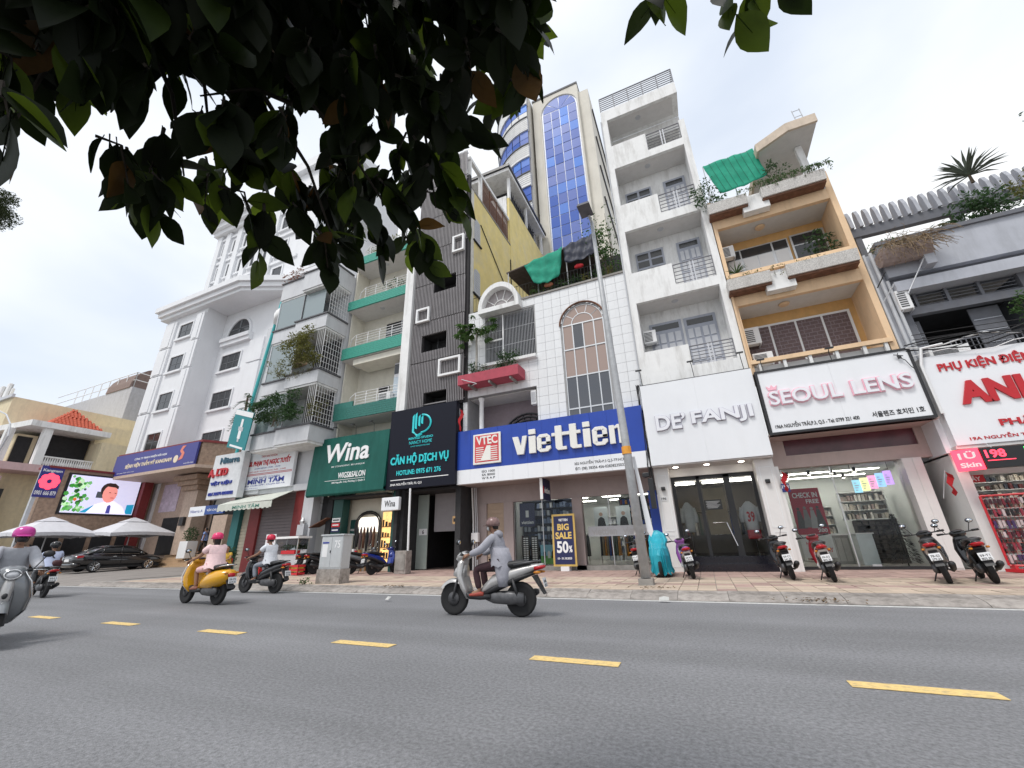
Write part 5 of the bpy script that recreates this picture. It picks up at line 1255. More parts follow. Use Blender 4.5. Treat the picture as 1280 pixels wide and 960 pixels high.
# ---------------------------------------------------------------- dark slatted building (serviced apartments)
t = thing('slatted_building', 'tall narrow dark building wrapped in vertical metal slats, with a yellow flank', 'building', (-11.7, 17, .15))
M_SLAT = mat('slat_metal', (.25, .235, .24), rough=.5, var=.12, scale=2)
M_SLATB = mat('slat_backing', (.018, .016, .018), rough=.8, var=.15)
M_YELW = mat('yellow_flank_paint', (.78, .64, .27), rough=.9, var=.10, scale=1.2, dirt=.75, dcol=(.62, .56, .42), dscale=(1.2, .5, .35), bump=.1)
SX0, SX1 = -13.38, -9.90
# backing wall with real openings
ops = [(-12.62, -11.08, 11.16, 12.2), (-12.05, -10.57, 14.85, 15.85), (-12.3, -10.9, 7.95, 8.75)]
mb = MB(); zs = [7.9] + sorted({z for o in ops for z in o[2:]}) + [23.2]
for z0, z1 in zip(zs[:-1], zs[1:]):
    act = [o for o in ops if o[2] <= z0 + .001 and o[3] >= z1 - .001]
    x = SX0
    for o in act: mb.box(x, o[0], 16.75, 16.95, z0, z1); x = o[1]
    mb.box(x, SX1 + .12, 16.75, 16.95, z0, z1)
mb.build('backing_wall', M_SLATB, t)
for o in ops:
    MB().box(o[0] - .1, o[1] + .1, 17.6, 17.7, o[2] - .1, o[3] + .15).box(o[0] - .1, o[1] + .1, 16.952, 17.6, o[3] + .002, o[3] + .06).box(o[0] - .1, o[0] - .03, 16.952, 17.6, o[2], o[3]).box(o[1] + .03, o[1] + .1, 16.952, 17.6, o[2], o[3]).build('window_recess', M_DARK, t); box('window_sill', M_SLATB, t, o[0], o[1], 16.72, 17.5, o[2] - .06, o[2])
o = ops[0]; box('window_sash', M_BLACK, t, -12.0, -11.95, 17.2, 17.25, 11.16, 12.2)
o = box('window_blind', M_WHITE2, t, -11.7, -11.1, 17.3, 17.32, 14.9, 15.2)
sl_me = {}
rs_ = random.Random(9)
bands = [(8.0, 10.55), (10.6, 13.05), (13.1, 15.55), (15.6, 18.0), (18.05, 20.5), (20.55, 23.1), (23.15, 25.25)]
for bi, (z0, z1) in enumerate(bands):
    mb = MB(); n = 34
    for i in range(n):
        x = SX0 + .05 + i * (SX1 - SX0 - .06) / n
        if bi % 2 == 0: x += .02
        segs = [(z0, z1)]
        for o in ops:
            if o[0] - .02 < x < o[1] - .02:
                ns = []
                for a, b in segs:
                    if o[3] <= a or o[2] >= b: ns.append((a, b))
                    else:
                        if a < o[2]: ns.append((a, o[2]))
                        if b > o[3]: ns.append((o[3], b))
                segs = ns
        for a, b in segs: mb.box(x, x + .045, 16.60, 16.70, a, b)
    mb.box(SX0, SX1, 16.705, 16.735, z0 + .1, z0 + .16).box(SX0, SX1, 16.705, 16.735, z1 - .2, z1 - .14) if bi not in (1, 2, 3) else None
    mb.build('slat_screen', M_SLAT, t, kind='stuff')
for (x0, x1, z0, z1) in ((-13.05, -12.16, 13.04, 13.94), (-11.40, -10.05, 9.46, 10.46), (-10.75, -9.98, 17.2, 18.35)):
    MB().box(x0, x1, 16.45, 16.598, z0, z0 + .11).box(x0, x1, 16.45, 16.598, z1 - .11, z1).box(x0, x0 + .11, 16.45, 16.598, z0 + .11, z1 - .11).box(x1 - .11, x1, 16.45, 16.598, z0 + .11, z1 - .11).build('white_frame', M_WHITE2, t)
# yellow flank, stepped upwards to the rear
M_BRICKW = mat('whitewashed_corner', (.68, .66, .60), rough=.9, var=.1, dirt=.4)
box('corner_pier', M_BRICKW, t, -10.02, -9.86, 16.96, 17.45, 12.5, 22.4)
MB().box(-10.02, -9.88, 17.45, 23.1, 10, 22.4).build('yellow_flank', M_YELW, t)
MB().box(-10.05, -9.86, 23.1, 31, 10, 27.2).build('yellow_flank', M_YELW, t)
MB().box(SX0, -10.06, 23.0, 23.1, 22.0, 27.4).build('stair_tower_wall', M_WHITE, t)
box('flank_coping', M_CONC, t, -10.06, -9.84, 17.0, 23.1, 22.402, 22.52)
box('roof_slab', M_CONC, t, SX0, -10.03, 16.96, 23, 22.2, 22.5)
# terrace: posts, beam and old grilles along the flank
MB().box(-10.1, -9.86, 16.9, 23.0, 24.75, 25.0).box(-10.1, -9.88, 18.4, 18.6, 22.52, 24.75).box(-10.1, -9.88, 16.98, 17.12, 22.52, 24.75).box(SX0, -10.1, 16.98, 17.2, 24.3, 24.75).build('terrace_frame', M_WHITE, t)
mb = MB()
for i in range(28): mb.box(-9.98, -9.95, 18.65 + i * .155, 18.71 + i * .155, 22.52, 24.74)
for i in range(4): mb.box(-10.0, -9.93, 18.7 + i * 1.1, 18.78 + i * 1.1, 22.52, 24.74)
mb.build('terrace_grille', M_RUST, t)
box('terrace_screen', mat('grey_sheet', (.32, .31, .31), rough=.7, var=.2), t, -10.2, -10.17, 18.6, 23, 22.6, 24.5)
# rear top-floor roof with dark eaves
box('rear_roof', M_BLACK, t, SX0 - .3, -9.45, 22.3, 31.3, 29.7, 29.95); box('rear_fascia', M_WHITE, t, SX0 - .2, -9.55, 22.45, 31.2, 29.4, 29.698)
MB().box(-10.0, -9.8, 23.1, 23.35, 27.2, 29.4).box(-10.0, -9.8, 26.8, 27.0, 27.2, 29.4).box(-10.0, -9.8, 30.7, 30.95, 27.2, 29.4).build('rear_post', M_WHITE, t)
box('rear_loft', M_DARK, t, SX0, -10.4, 24.5, 31, 27.0, 29.4)
mb = MB()
for i in range(18): mb.box(-10.0, -9.96, 23.5 + i * .4, 23.55 + i * .4, 27.2, 28.6)
mb.build('rear_railing', M_BLACK, t)
MB().tube([(-9.84, 18.3, 20.4), (-9.84, 22.5, 17.6)], .03, 5).tube([(-9.84, 23.0, 12.9), (-9.84, 23.0, 21)], .04, 5).build('flank_pipe', M_DARK, t)
# arched flank windows with louvres
for (yc, z0, z1) in ((17.88, 14.8, 16.6), (17.88, 18.6, 20.4)):
    rr_ = .38; pr = [(yc - rr_, z0), (yc + rr_, z0)] + [(yc + rr_ * math.cos(R(a)), z1 - rr_ + rr_ * math.sin(R(a))) for a in range(0, 181, 20)]
    wv = MB().prism(pr, -9.875, -9.85, 'x').build('flank_window', M_GREYW, t)
    for i in range(10): MB().box(-9.848, -9.835, yc - .30, yc + .30, z0 + .08 + i * .17, z0 + .19 + i * .17).build('louvre_slat', M_STEEL, wv)
    MB().box(-9.86, -9.78, yc - rr_ - .12, yc + rr_ + .12, z0 - .10, z0 - .003).build('window_sill', M_DARK, wv)
# garage opening below
MB().box(-13.54, -13.32, 16.9, 24, .15, 7.9).box(-10.4, -10.12, 16.9, 24, .15, 7.9).box(-13.32, -10.4, 23.9, 24, .15, 4.0).build('garage_wall', M_DARK, t)
box('garage_ceiling', M_DARK, t, -13.32, -10.4, 16.9, 24, 3.75, 3.85)
pn = box('garage_panel', mat('grey_roller_sheet', (.34, .32, .33), rough=.6, var=.06), t, -12.55, -10.55, 18.4, 18.45, 1.9, 3.75)
gd = box('glass_door_leaf', mat('pale_green_sheet', (.34, .39, .36), rough=.3, var=.05), t, -13.3, -12.65, 18.0, 18.04, .2, 3.7); box('door_notice', M_WHITE2, gd, -13.15, -12.68, 17.97, 17.998, 1.75, 2.05); text('6', -12.95, -12.85, 1.8, 2.0, 17.968, M_BLACK, gd, bold=.02, depth=.004)
ramp = box('garage_floor', M_TPIN, t, -13.32, -10.4, 16.9, 23.9, .128, .165)
cj = box('orange_notice', mat('notice_orange', (.45, .28, .12), rough=.7), None, -10.60, -10.2, 17.0, 17.03, 2.15, 2.5); tag(cj, 'small tan notice board by the garage opening', 'notice'); box('notice_text', M_DARK, cj, -10.55, -10.25, 16.99, 16.998, 2.25, 2.40)
# black sign
sg = thing('shop_sign', 'black box sign with turquoise monogram and CĂN HỘ DỊCH VỤ lettering', 'sign', (-12.1, 16.3, 3.85))
M_SBLK = mat('sign_black', (.008, .009, .018), rough=.5, var=.05, spec=.2); M_TURQ = mat('turquoise_letters', (.03, .56, .60), rough=.4, var=.03, emit=.06)
box('sign_panel', M_SBLK, sg, -14.07, -10.1, 16.3, 16.62, 3.85, 7.88)
mb = MB()
for i, (a, z0, z1) in enumerate(((-12.66, 6.62, 7.52), (-12.50, 6.78, 7.60), (-12.30, 6.90, 7.46), (-12.13, 7.0, 7.40))): mb.prism([(a, z0), (a + .11, z0 - .06), (a + .11, z1), (a, z1 - .10)], 16.27, 16.299, 'y')
mb.build('monogram', M_TURQ, sg)
MB().tube([(-12.1 + .55 * math.sin(i * math.pi / 14), 16.285, 6.98 + .46 * math.cos(i * math.pi / 14)) for i in range(15)], .05, 5).build('monogram', M_TURQ, sg)
for k in range(3): MB().tube([(-12.65 + k * .05, 16.285, 6.60 - k * .0), (-12.35, 16.285, 6.42 - k * .05), (-12.05, 16.285, 6.5 - k * .04)], .03, 5).build('monogram', M_TURQ, sg)
text('NANCY HOME', -12.80, -11.45, 5.98, 6.14, 16.298, M_TURQ, sg, bold=.0, depth=.01); text('RENTED STUDIO', -12.85, -11.40, 6.22, 6.33, 16.298, M_TURQ, sg, bold=.02, depth=.01); text('LUXURY SERVICED APARTMENT', -12.7, -11.55, 5.84, 5.90, 16.298, M_TURQ, sg, depth=.005)
text('CĂN HỘ DỊCH VỤ', -13.85, -10.45, 4.93, 5.55, 16.298, M_TURQ, sg, bold=.03, depth=.05)
text('HOTLINE: 0975 671 276', -13.45, -10.87, 4.50, 4.74, 16.298, M_TURQ, sg, bold=.02, depth=.02)
box('sign_rule', M_TXW, sg, -13.80, -10.45, 16.29, 16.298, 4.27, 4.305); text('204A NGUYỄN TRÃI, F3, Q.5', -13.80, -11.93, 4.0, 4.18, 16.298, M_TXW, sg, bold=.015, depth=.01)

# ---------------------------------------------------------------- cream house with green balcony bands (Wina)
t = thing('green_banded_house', 'cream house with green tiled balcony bands above the dark green Wina sign', 'building', (-16.3, 17, .15))
M_CREAM = mat('cream_wall', (.72, .69, .60), rough=.8, var=.05, dirt=.25, dcol=(.4, .37, .3))
M_GTILE = mat('green_wall_tile', (.05, .33, .25), rough=.4, var=.18, scale=8)
M_GTILE2 = mat('dark_green_wall_tile', (.03, .17, .14), rough=.4, var=.18, scale=8)
GX0, GX1 = -18.55, -13.95
box('pillar', M_WHITE, t, -13.95, -13.40, 16.45, 17.2, 3.9, 19.6)
MB().box(GX0, GX1, 18.1, 18.3, 7.0, 19.5).box(GX0 - .1, GX0, 17.0, 27, 3.9, 19.5).build('wall', M_CREAM, t)
for bi, (zb, zt_, mm) in enumerate(((8.05, 8.78, M_GTILE2), (11.92, 12.68, M_GTILE), (15.40, 16.05, M_GTILE), (18.8, 19.45, M_GTILE))):
    b = box('balcony_slab', M_SOFF, t, GX0, GX1, 16.60, 18.1, zb - .02, zb + .25)
    bb = box('band_back', mm, t, GX0 - .02, GX1, 16.54, 16.59, zb, zt_)
    th = .123; nr = int(round((zt_ - zb) / th)); tn_ = 20; twd = (GX1 - GX0) / tn_
    for r_ in range(nr):
        mb = MB()
        for c in range(tn_): 
            off = (twd / 2 if r_ % 2 else 0); a = GX0 + c * twd + off; mb.box(a + .006, min(a + twd - .006, GX1), 16.50, 16.538, zb + r_ * th + .005, zb + (r_ + 1) * th - .005)
        mb.build('tile_course', mm, bb)
    if bi == 0: box('band_raise', mm, t, GX0, -17.15, 16.50, 16.6, zt_ + .003, zt_ + .3)
    mr = MB()
    xr = -17.1 if bi == 0 else -17.6 if bi == 1 else -17.3
    for i in range(5): mr.tube([(xr, 16.62, zt_ + .12 + i * .17), (GX1, 16.62, zt_ + .12 + i * .17)], .018, 5)
    for i in range(5): mr.tube([(xr + i * (GX1 - xr) / 4, 16.62, zt_), (xr + i * (GX1 - xr) / 4, 16.62, zt_ + .82)], .02, 5)
    mr.tube([(xr, 16.62, zt_ + .8), (xr - .5, 16.75, zt_ + .65), (xr - .9, 17.0, zt_ + .1)], .03, 5)
    mr.build('railing', M_WHITE2, t)
    if bi: MB().lathe([(.13, -.03), (.15, 0)], (-16.3, 17.2, zb - .02), 12).build('ceiling_lamp', M_STEEL, t)
# dropped beam under the first green band and back-wall windows
box('beam', M_CREAM, t, -17.7, GX1, 16.7, 18.0, 11.5, 11.86)
box('window', M_DARKG, t, -16.6, -14.2, 18.05, 18.098, 12.9, 14.7); MB().box(-16.6, -14.2, 18.02, 18.048, 14.05, 14.12).box(-15.4, -15.33, 18.02, 18.048, 12.9, 14.7).build('window_frame', M_GREYW, t)
w = box('window', M_GREYW, t, -15.0, -14.1, 17.3, 18.09, 8.4, 11.3); box('pane', mat('pale_pane', (.45, .52, .58), rough=.1, var=.1), w, -14.98, -14.12, 17.285, 17.298, 8.6, 10.4); box('pane', M_DARKG, w, -14.98, -14.12, 17.285, 17.298, 10.6, 11.2)
pt = thing('portrait_banner', 'dark portrait poster on the cream wall of the lowest green balcony', 'poster', (-16.4, 18, 9)); box('poster_sheet', M_DARK, pt, -16.75, -15.95, 18.06, 18.09, 8.7, 10.35); MB().lathe([(.24, -.004), (.24, .004)], (-16.35, 18.05, 9.7), 14, 'y').build('printed_face', M_FIG[2], pt); MB().prism([(-16.7, 8.75), (-16.0, 8.75), (-16.15, 9.35), (-16.55, 9.35)], 18.045, 18.056, 'y').build('printed_shoulders', M_FIG[1], pt)
ac_unit(-15.3, 16.95, 8.85, 'white air conditioner behind the lowest green balcony railing', .85, .6)
bush('balcony_plants', 'small plants on the top green balcony', 'plant', (-15.6, 17.2, 16.9), (.9, .4, .4), 200, .15, M_LEAFB, rb)
bush('roof_plants', 'reddish green plants on the roof above the green bands', 'plant', (-16.5, 17.0, 20.0), (1.4, .5, .5), 260, .18, M_LEAFC, rb)
# ground floor
box('shop_pier', M_DARK, t, GX0, -18.2, 17.0, 22, .15, 3.95); box('shop_pier', M_DARK, t, -13.75, -13.55, 16.7, 22, .15, 3.95)
M_DGRN = mat('bottle_green_paint', (.012, .07, .06), rough=.5, var=.12); 
box('green_pier', M_DGRN, t, -18.1, -17.45, 17.0, 17.5, .15, 3.95); box('green_pier', M_DGRN, t, -14.05, -13.78, 16.9, 17.6, .15, 3.95)
MB().box(-17.85, -14.1, 17.7, 17.8, .15, 3.7).build('shop_front', mat('cream_panel', (.60, .56, .46), rough=.6, var=.06), t)
box('shop_ceiling', M_DARK, t, -17.9, -14.2, 16.6, 18.5, 3.7, 3.8)
ar = MB()
for rr_ in (.86, .74): ar.tube([(-16.15 - rr_, 17.60, .2), (-16.15 - rr_, 17.60, 2.4)] + [(-16.15 - rr_ * math.cos(R(a)), 17.60, 2.4 + rr_ * .75 * math.sin(R(a))) for a in range(20, 180, 20)] + [(-16.15 + rr_, 17.60, 2.4), (-16.15 + rr_, 17.60, .2)], .04, 6)
ar.build('arched_door_frame', M_BLACK, t)
M_REDX = mat('amber_goods', (.35, .14, .04), rough=.5)
M_GLOW = mat('lit_shop_window', (1.0, .55, .20), emit=.9, var=.7, scale=5)
box('lit_window', M_GLOW, t, -15.25, -14.2, 17.66, 17.69, .5, 2.95)
for i in range(4): box('lit_shelf', mat('warm_wood', (.30, .15, .05), rough=.6), t, -15.25, -14.2, 17.60, 17.658, .7 + i * .5, .74 + i * .5)
r10 = random.Random(8)
for i in range(22): x = -15.2 + (i % 6) * .17 + r10.uniform(0, .05); z = .741 + (i // 6) * .5; box('shelf_goods', [M_DARK, M_RUST, M_LEAFC, M_REDX][r10.randrange(4)], t, x, x + r10.uniform(.06, .13), 17.61, 17.65, z, z + r10.uniform(.15, .38))
dsp = thing('wig_display', 'row of dark wigs hanging behind the arched door frame', 'display', (-15.9, 17.5, 1)); r9 = random.Random(15)
box('display_panel', mat('lit_display', (1.0, .92, .8), emit=1.1, var=.1), dsp, -16.85, -15.5, 17.66, 17.688, 2.0, 2.75)
for i in range(6):
    x = -16.75 + i * .22
    mb = MB().loft([(1.0 + r9.random() * .3, 17.55, .05, .06, x), (1.8, 17.55, .07, .08, x), (2.15, 17.55, .05, .05, x), (2.3, 17.55, .01, .01, x)], 8, axis='z'); mb.v = [(b, a, c) for a, b, c in mb.v]; mb.build('wig', [M_DARK, MATS['brown_shutter'], M_RUST][i % 3], dsp, smooth=True)
tb = thing('display_table', 'white topped wooden table in the wig shop entrance', 'table', (-15.9, 17.2, .15)); box('table_top', M_WHITE2, tb, -17.2, -15.9, 17.1, 17.5, .95, 1.0); 
for x in (-17.15, -15.97):
    for y in (17.13, 17.43): box('leg', MATS['warm_wood'], tb, x, x + .06, y, y + .06, .15, .95)
for i in range(5): box('table_goods', [M_RED, MATS['warm_wood'], M_WHITE2][i % 3], tb, -17.1 + i * .2, -16.96 + i * .2, 17.2, 17.35, 1.001, 1.12 + .04 * (i % 3))
nb = box('wall_notice', M_DGRN, None, -17.42, -17.0, 17.66, 17.688, 1.9, 2.66); tag(nb, 'small dark green plaque on the cream shopfront left of the arched frame', 'plaque'); box('notice_text', M_TXG, nb, -17.38, -17.05, 17.65, 17.658, 2.1, 2.2)
for i, (z, mm) in enumerate(((2.55, M_WHITE2), (2.3, M_RED), (2.05, M_NAVY))):
    nb = box('number_board', mm, None, -18.05, -17.5, 16.96, 16.998, z, z + .2); tag(nb, ['white', 'red', 'navy'][i] + ' small notice in the stack on the green pier of the wig shop', 'notice'); box('notice_text', M_DARK if i == 0 else M_TXW, nb, -17.98, -17.56, 16.95, 16.958, z + .07, z + .13)
# Wina sign
sg = thing('shop_sign', 'dark green box sign with white lettering Wina Wigs & Salon', 'sign', (-16.7, 16.2, 3.9))
M_WINA = mat('sign_dark_green', (.008, .092, .073), rough=.5, spec=.25, var=.10, scale=1.2, dirt=.25, dcol=(.05, .25, .2))
MB().hexa([(-19.36, 16.15, 3.92), (-14.10, 16.15, 3.92), (-14.10, 16.8, 3.92), (-19.36, 16.8, 3.92), (-19.36, 16.30, 6.98), (-14.10, 16.30, 6.98), (-14.10, 16.8, 6.98), (-19.36, 16.8, 6.98)]).build('sign_panel', M_WINA, sg)
MB().tube([(-19.36, 16.28, 3.95), (-14.1, 16.28, 3.95)], .12, 8).build('sign_lower_roll', M_WINA, sg)
def wtext(s, a, b, z0, z1, **k):
    o = text(s, a, b, z0, z1, 0, M_TXW, sg, **k)
    for v in o.data.vertices: v.co.y += 16.15 + (v.co.z - 3.92) * .15 / 3.06 - .002
wtext('Wina', -18.35, -15.27, 5.56, 6.58, bold=.02, depth=.05, shear=.08); wtext('BE CONFIDENT, BE UNIQUE', -17.79, -15.5, 5.28, 5.37, depth=.005)
wtext('WIGS&SALON', -17.2, -15.36, 4.67, 4.97, bold=.01, depth=.03); wtext('208 Nguyễn Trãi, Phường 3, Quận 5', -17.6, -15.34, 4.40, 4.54, bold=.01, depth=.005)
o = box('sign_rule', M_TXW, sg, -18.1, -15.35, 16.165, 16.182, 4.58, 4.60)
for i in range(4): floodlight(-18.95 + i * 1.25, 16.35, 6.95, ['first', 'second', 'third', 'fourth'][i] + ' floodlight from the left above the green Wina sign', .5)
hs_ = thing('hanging_sign', 'small white square hanging sign lettered Wina', 'sign', (-14.7, 16.6, 2.8)); box('sign_box', M_SIGNW, hs_, -14.25, -13.2, 16.3, 16.5, 2.88, 3.5, bevel=.03); text('Wina', -14.05, -13.4, 3.05, 3.35, 16.298, M_DARK, hs_, bold=.01, depth=.006); MB().tube([(-13.7, 16.4, 3.5), (-13.7, 16.4, 3.95)], .015, 5).build('hanger', M_BLACK, hs_)

# ---------------------------------------------------------------- grey house with glazed bay balconies (Minh Tam)
t = thing('grey_bay_house', 'grey white house with stepped glazed bays and plant filled balconies', 'building', (-21.5, 17, .15))
M_GBAND = mat('grey_white_band', (.60, .61, .63), rough=.8, var=.05, scale=1.5, dirt=.4, dcol=(.36, .36, .37))
M_GCAP = mat('dark_cap', (.10, .10, .11), rough=.7, var=.2)
M_AQUA = glass_mat('aqua_glass', (.62, .74, .74), .16, .03, (.50, .60, .60), .55)
bx0, bxs, bx1, yb0, yb1 = -23.75, -21.4, -18.72, 15.45, 15.2
def bay(z0, z1, name='bay_band'):
    return MB().prism([(bx0, yb0), (bxs, yb0), (bxs, yb1), (bx1, yb1), (bx1, 16.8), (bx0, 16.8)], z0, z1, 'z').build(name, M_GBAND, t)
for (z0, z1) in ((6.62, 7.62), (10.02, 10.90), (13.62, 14.60), (16.9, 18.3)):
    bay(z0 + .12, z1)
    for (za, zb_, g) in ((z0, z0 + .118, -.06), (z1 + .002, z1 + .09, .08)):
        MB().prism([(bx0 - g, yb0 - g), (bxs - g, yb0 - g), (bxs - g, yb1 - g), (bx1 + g, yb1 - g), (bx1 + g, 16.8), (bx0 - g, 16.8)], za, zb_, 'z').build('band_trim', M_GCAP if g > 0 else M_WHITE, t)
MB().box(bx0, bx1, 16.81, 17.0, 4.4, 18.3).box(bx1 - .2, bx1, 17.0, 27, 4.4, 18.6).box(-26.1, bx0 - .003, 16.5, 27, 4.4, 16.0).build('wall', M_GBAND, t)
for (z0, z1) in ((7.72, 10.0), (11.0, 13.6), (14.7, 16.88)):
    g = box('bay_glass', M_AQUA, t, bx0 + .08, bxs - .05, yb0 + .08, yb0 + .09, z0, z1)
    MB().box(bx0 + .001, bx0 + .08, yb0 + .05, yb0 + .13, z0, z1).box(bxs - .05, bxs, yb0 + .05, yb0 + .13, z0, z1).build('bay_frame', M_GREYW, t)
    box('room_wall', M_SHOPW, t, bx0, bxs, 16.75, 16.8, z0, z1)
g = box('bay_glass', M_AQUA, t, bxs + .01, -19.55, yb1 + .35, yb1 + .36, 14.7, 16.88); box('bay_frame', M_GCAP, t, bxs - .03, bxs + .03, yb1 + .3, yb1 + .4, 14.7, 16.88)
for (z0, z1) in ((7.72, 10.0), (11.0, 13.6), (14.7, 16.88)):   # white grid grilles at the street-right end
    mb = MB()
    for i in range(9): mb.tube([(bx1 - .04, yb1 + .1 + i * .19, z0), (bx1 - .04, yb1 + .1 + i * .19, z1)], .013, 4)
    for i in range(8): mb.tube([(bx1 - .04, yb1 + .1, z0 + .12 + i * (z1 - z0 - .2) / 7), (bx1 - .04, 16.75, z0 + .12 + i * (z1 - z0 - .2) / 7)], .014, 4)
    if z0 < 12:
        for i in range(5): mb.tube([(bx1 - .06 - i * .14, yb1 + .08, z0), (bx1 - .06 - i * .14, yb1 + .08, z1)], .013, 4)
    mb.build('grille', M_WHITE2, t)
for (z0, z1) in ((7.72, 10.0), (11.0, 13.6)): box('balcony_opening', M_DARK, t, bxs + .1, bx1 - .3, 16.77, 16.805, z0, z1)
bush('balcony_shrub', 'dense leafy shrub filling the lower balcony of the grey bay house', 'plant', (-21.1, 14.85, 8.8), (1.95, .5, 1.1), 2300, .19, M_LEAFB, rb, stems=9)
bush('balcony_shrub', 'big olive creeper bulging from the middle balcony of the grey bay house', 'plant', (-20.2, 14.8, 12.45), (1.5, .5, 1.15), 2000, .18, M_LEAFC, rb, stems=9)
bush('balcony_shrub', 'pink flowering bush against the middle bay glass of the grey house', 'plant', (-21.7, 14.95, 11.45), (1.0, .3, .6), 420, .13, M_LEAFC, rb)
bush('balcony_shrub', 'yellowish creeper on the white grid of the lower grey balcony', 'plant', (-18.85, 15.7, 8.9), (.3, .7, .9), 280, .14, M_LEAFC, rb)
vine('thin vine hanging over the middle band of the grey bay house', -21.2, -19.0, 15.1, 10.95, 34, rb, M_LEAFC)
bush('roof_plants', 'dry reddish plants on the roof edge of the grey bay house', 'plant', (-22.5, 15.5, 18.7), (1.2, .4, .4), 240, .16, mat('leaf_rust', (.30, .11, .06), rough=.7, var=.4), rb)
MB().box(bx0, bx1, 15.3, 15.34, 18.9, 18.94).build('roof_rail', M_WHITE2, t)
# round white canopy drum at the corner of the hospital, with orange band and palm
dr = thing('round_balcony', 'small round white balcony tower between the hospital and the grey bay house', 'balcony', (-25.6, 16.2, 11))
MB().lathe([(1.6, 15.3), (1.75, 15.45), (2.2, 15.6), (2.25, 15.9), (2.6, 16.05), (2.65, 16.6), (2.5, 16.65)], (-23.5, 18.2, 0), 36).build('curved_canopy', M_WHITE, dr, smooth=True)
MB().lathe([(2.0, 12.35), (2.3, 12.4), (2.3, 13.0)], (-23.5, 18.2, 0), 32).build('curved_band', M_ORANGE, dr); MB().lathe([(1.7, 13.0), (1.7, 15.3)], (-23.5, 18.2, 0), 24).build('drum_wall', M_WHITE, dr)
mb = MB()
for i in range(20): 
    a = R(i * 18); mb.tube([(-23.5 + 2.2 * math.cos(a), 18.2 + 2.2 * math.sin(a), 13.0), (-23.5 + 2.2 * math.cos(a), 18.2 + 2.2 * math.sin(a), 13.9)], .02, 4)
mb.tube([(-23.5 + 2.2 * math.cos(R(i * 15)), 18.2 + 2.2 * math.sin(R(i * 15)), 13.9) for i in range(25)], .025, 5); mb.build('railing', M_BLACK, dr)
rpm = random.Random(61)
pm = thing('balcony_palm', 'drooping dark palm fronds beside the turquoise sign post', 'palm', (-25.2, 15.6, 8.6)); mb = MB()
for k in range(26):
    a = rpm.uniform(0, 6.3); z = 8.6 + rpm.random() * 2.0; p = Vector((-25.2, 15.6, z)); 
    for j in range(9):
        u = j / 9; q = p + Vector((math.cos(a) * u * .9, math.sin(a) * u * .5, .35 * u - .9 * u * u))
        for s in (-1, 1): leaf(mb, q, Euler((0, .5, a + s * .9)).to_matrix(), .26, .16)
mb.build('fronds', M_LEAFB, pm); MB().tube([(-25.2, 15.7, 7.2), (-25.2, 15.6, 10.4)], .07, 6).build('trunk', M_BARK, pm)
# ground floor: shutters, red piers
box('fascia_beam', M_GBAND, t, -26.0, -18.75, 16.6, 17.0, 4.35, 4.7)
M_SHUT = mat('grey_brown_shutter', (.17, .145, .15), rough=.55, var=.08)
MB().box(-23.75, -20.95, 17.0, 17.06, .15, 4.35).build('shutter', M_SHUT, t)
for i in range(24): box('shutter_slat', M_SHUT, t, -23.72, -20.98, 16.965, 16.998, .2 + i * .172, .33 + i * .172)
M_REDB = mat('maroon_pier', (.22, .03, .03), rough=.6, var=.12)
box('pier', M_REDB, t, -24.6, -23.75, 16.85, 17.3, .15, 4.35); box('pier', M_REDB, t, -20.95, -20.2, 16.85, 17.3, .15, 4.35); box('pier', M_GBAND, t, -20.2, -19.45, 16.8, 17.3, .15, 4.35)
box('pier', mat('teal_pier', (.02, .13, .13), rough=.6, var=.1), t, -26.0, -25.35, 16.75, 17.3, .15, 4.35)
MB().box(-25.35, -24.6, 17.0, 17.05, .15, 3.6).build('side_shutter', mat('cream_shutter', (.42, .38, .30), rough=.6), t)
for i in range(18): box('shutter_slat', MATS['cream_shutter'], t, -25.33, -24.62, 16.975, 16.998, .2 + i * .18, .34 + i * .18)
box('alley_back', M_DGREY, t, -19.45, -18.2, 18.5, 18.6, .15, 4.4); box('alley_wall', M_DARK, t, -19.4, -18.3, 17.4, 17.5, 2.5, 4.3)
# signs
sg = thing('shop_sign', 'white pharmacy sign with red heading and blue MINH TÂM lettering', 'sign', (-23.3, 16.4, 4.6))
box('sign_panel', M_SIGNW, sg, -25.5, -21.0, 16.40, 16.58, 4.62, 6.78); M_TXB = mat('blue_sign_letters', (.02, .04, .30), rough=.5, var=0)
text('TÂM NHỈ KHOA', -23.9, -22.5, 6.50, 6.68, 16.398, M_TXR, sg, depth=.005); text('PGS. PHẠM THỊ NGỌC TUYẾT', -25.1, -21.3, 5.96, 6.48, 16.398, M_TXR, sg, bold=.05, depth=.01)
text('KHÁM BỆNH 17h00 - 19h30', -24.3, -22.1, 5.80, 5.92, 16.398, M_TXB, sg, depth=.005); text('CHỦ NHẬT KHÁM SÁNG 7h30 - 11h00', -24.8, -21.6, 5.62, 5.74, 16.398, M_TXR, sg, depth=.005)
for z in (5.46, 5.53): box('sign_rule', M_TXR, sg, -25.45, -21.05, 16.39, 16.398, z, z + .03)
text('NHÀ THUỐC TƯ NHÂN', -24.3, -22.0, 5.24, 5.40, 16.398, M_TXB, sg, depth=.005); text('MINH TÂM', -24.7, -21.6, 4.95, 5.30, 16.398, M_TXB, sg, bold=.03, depth=.01)
text('Đạt Chuẩn GPP - Chuyên Bán Lẻ', -24.9, -21.5, 4.80, 4.92, 16.398, M_TXB, sg, depth=.005); text('212 NGUYỄN TRÃI P.3 Q.5', -25.4, -23.7, 4.67, 4.74, 16.398, M_TXB, sg, depth=.004)
for i in range(4): floodlight(-25.0 + i * 1.1, 16.5, 6.75, ['first', 'second', 'third', 'fourth'][i] + ' floodlight from the left above the white pharmacy sign', .2)
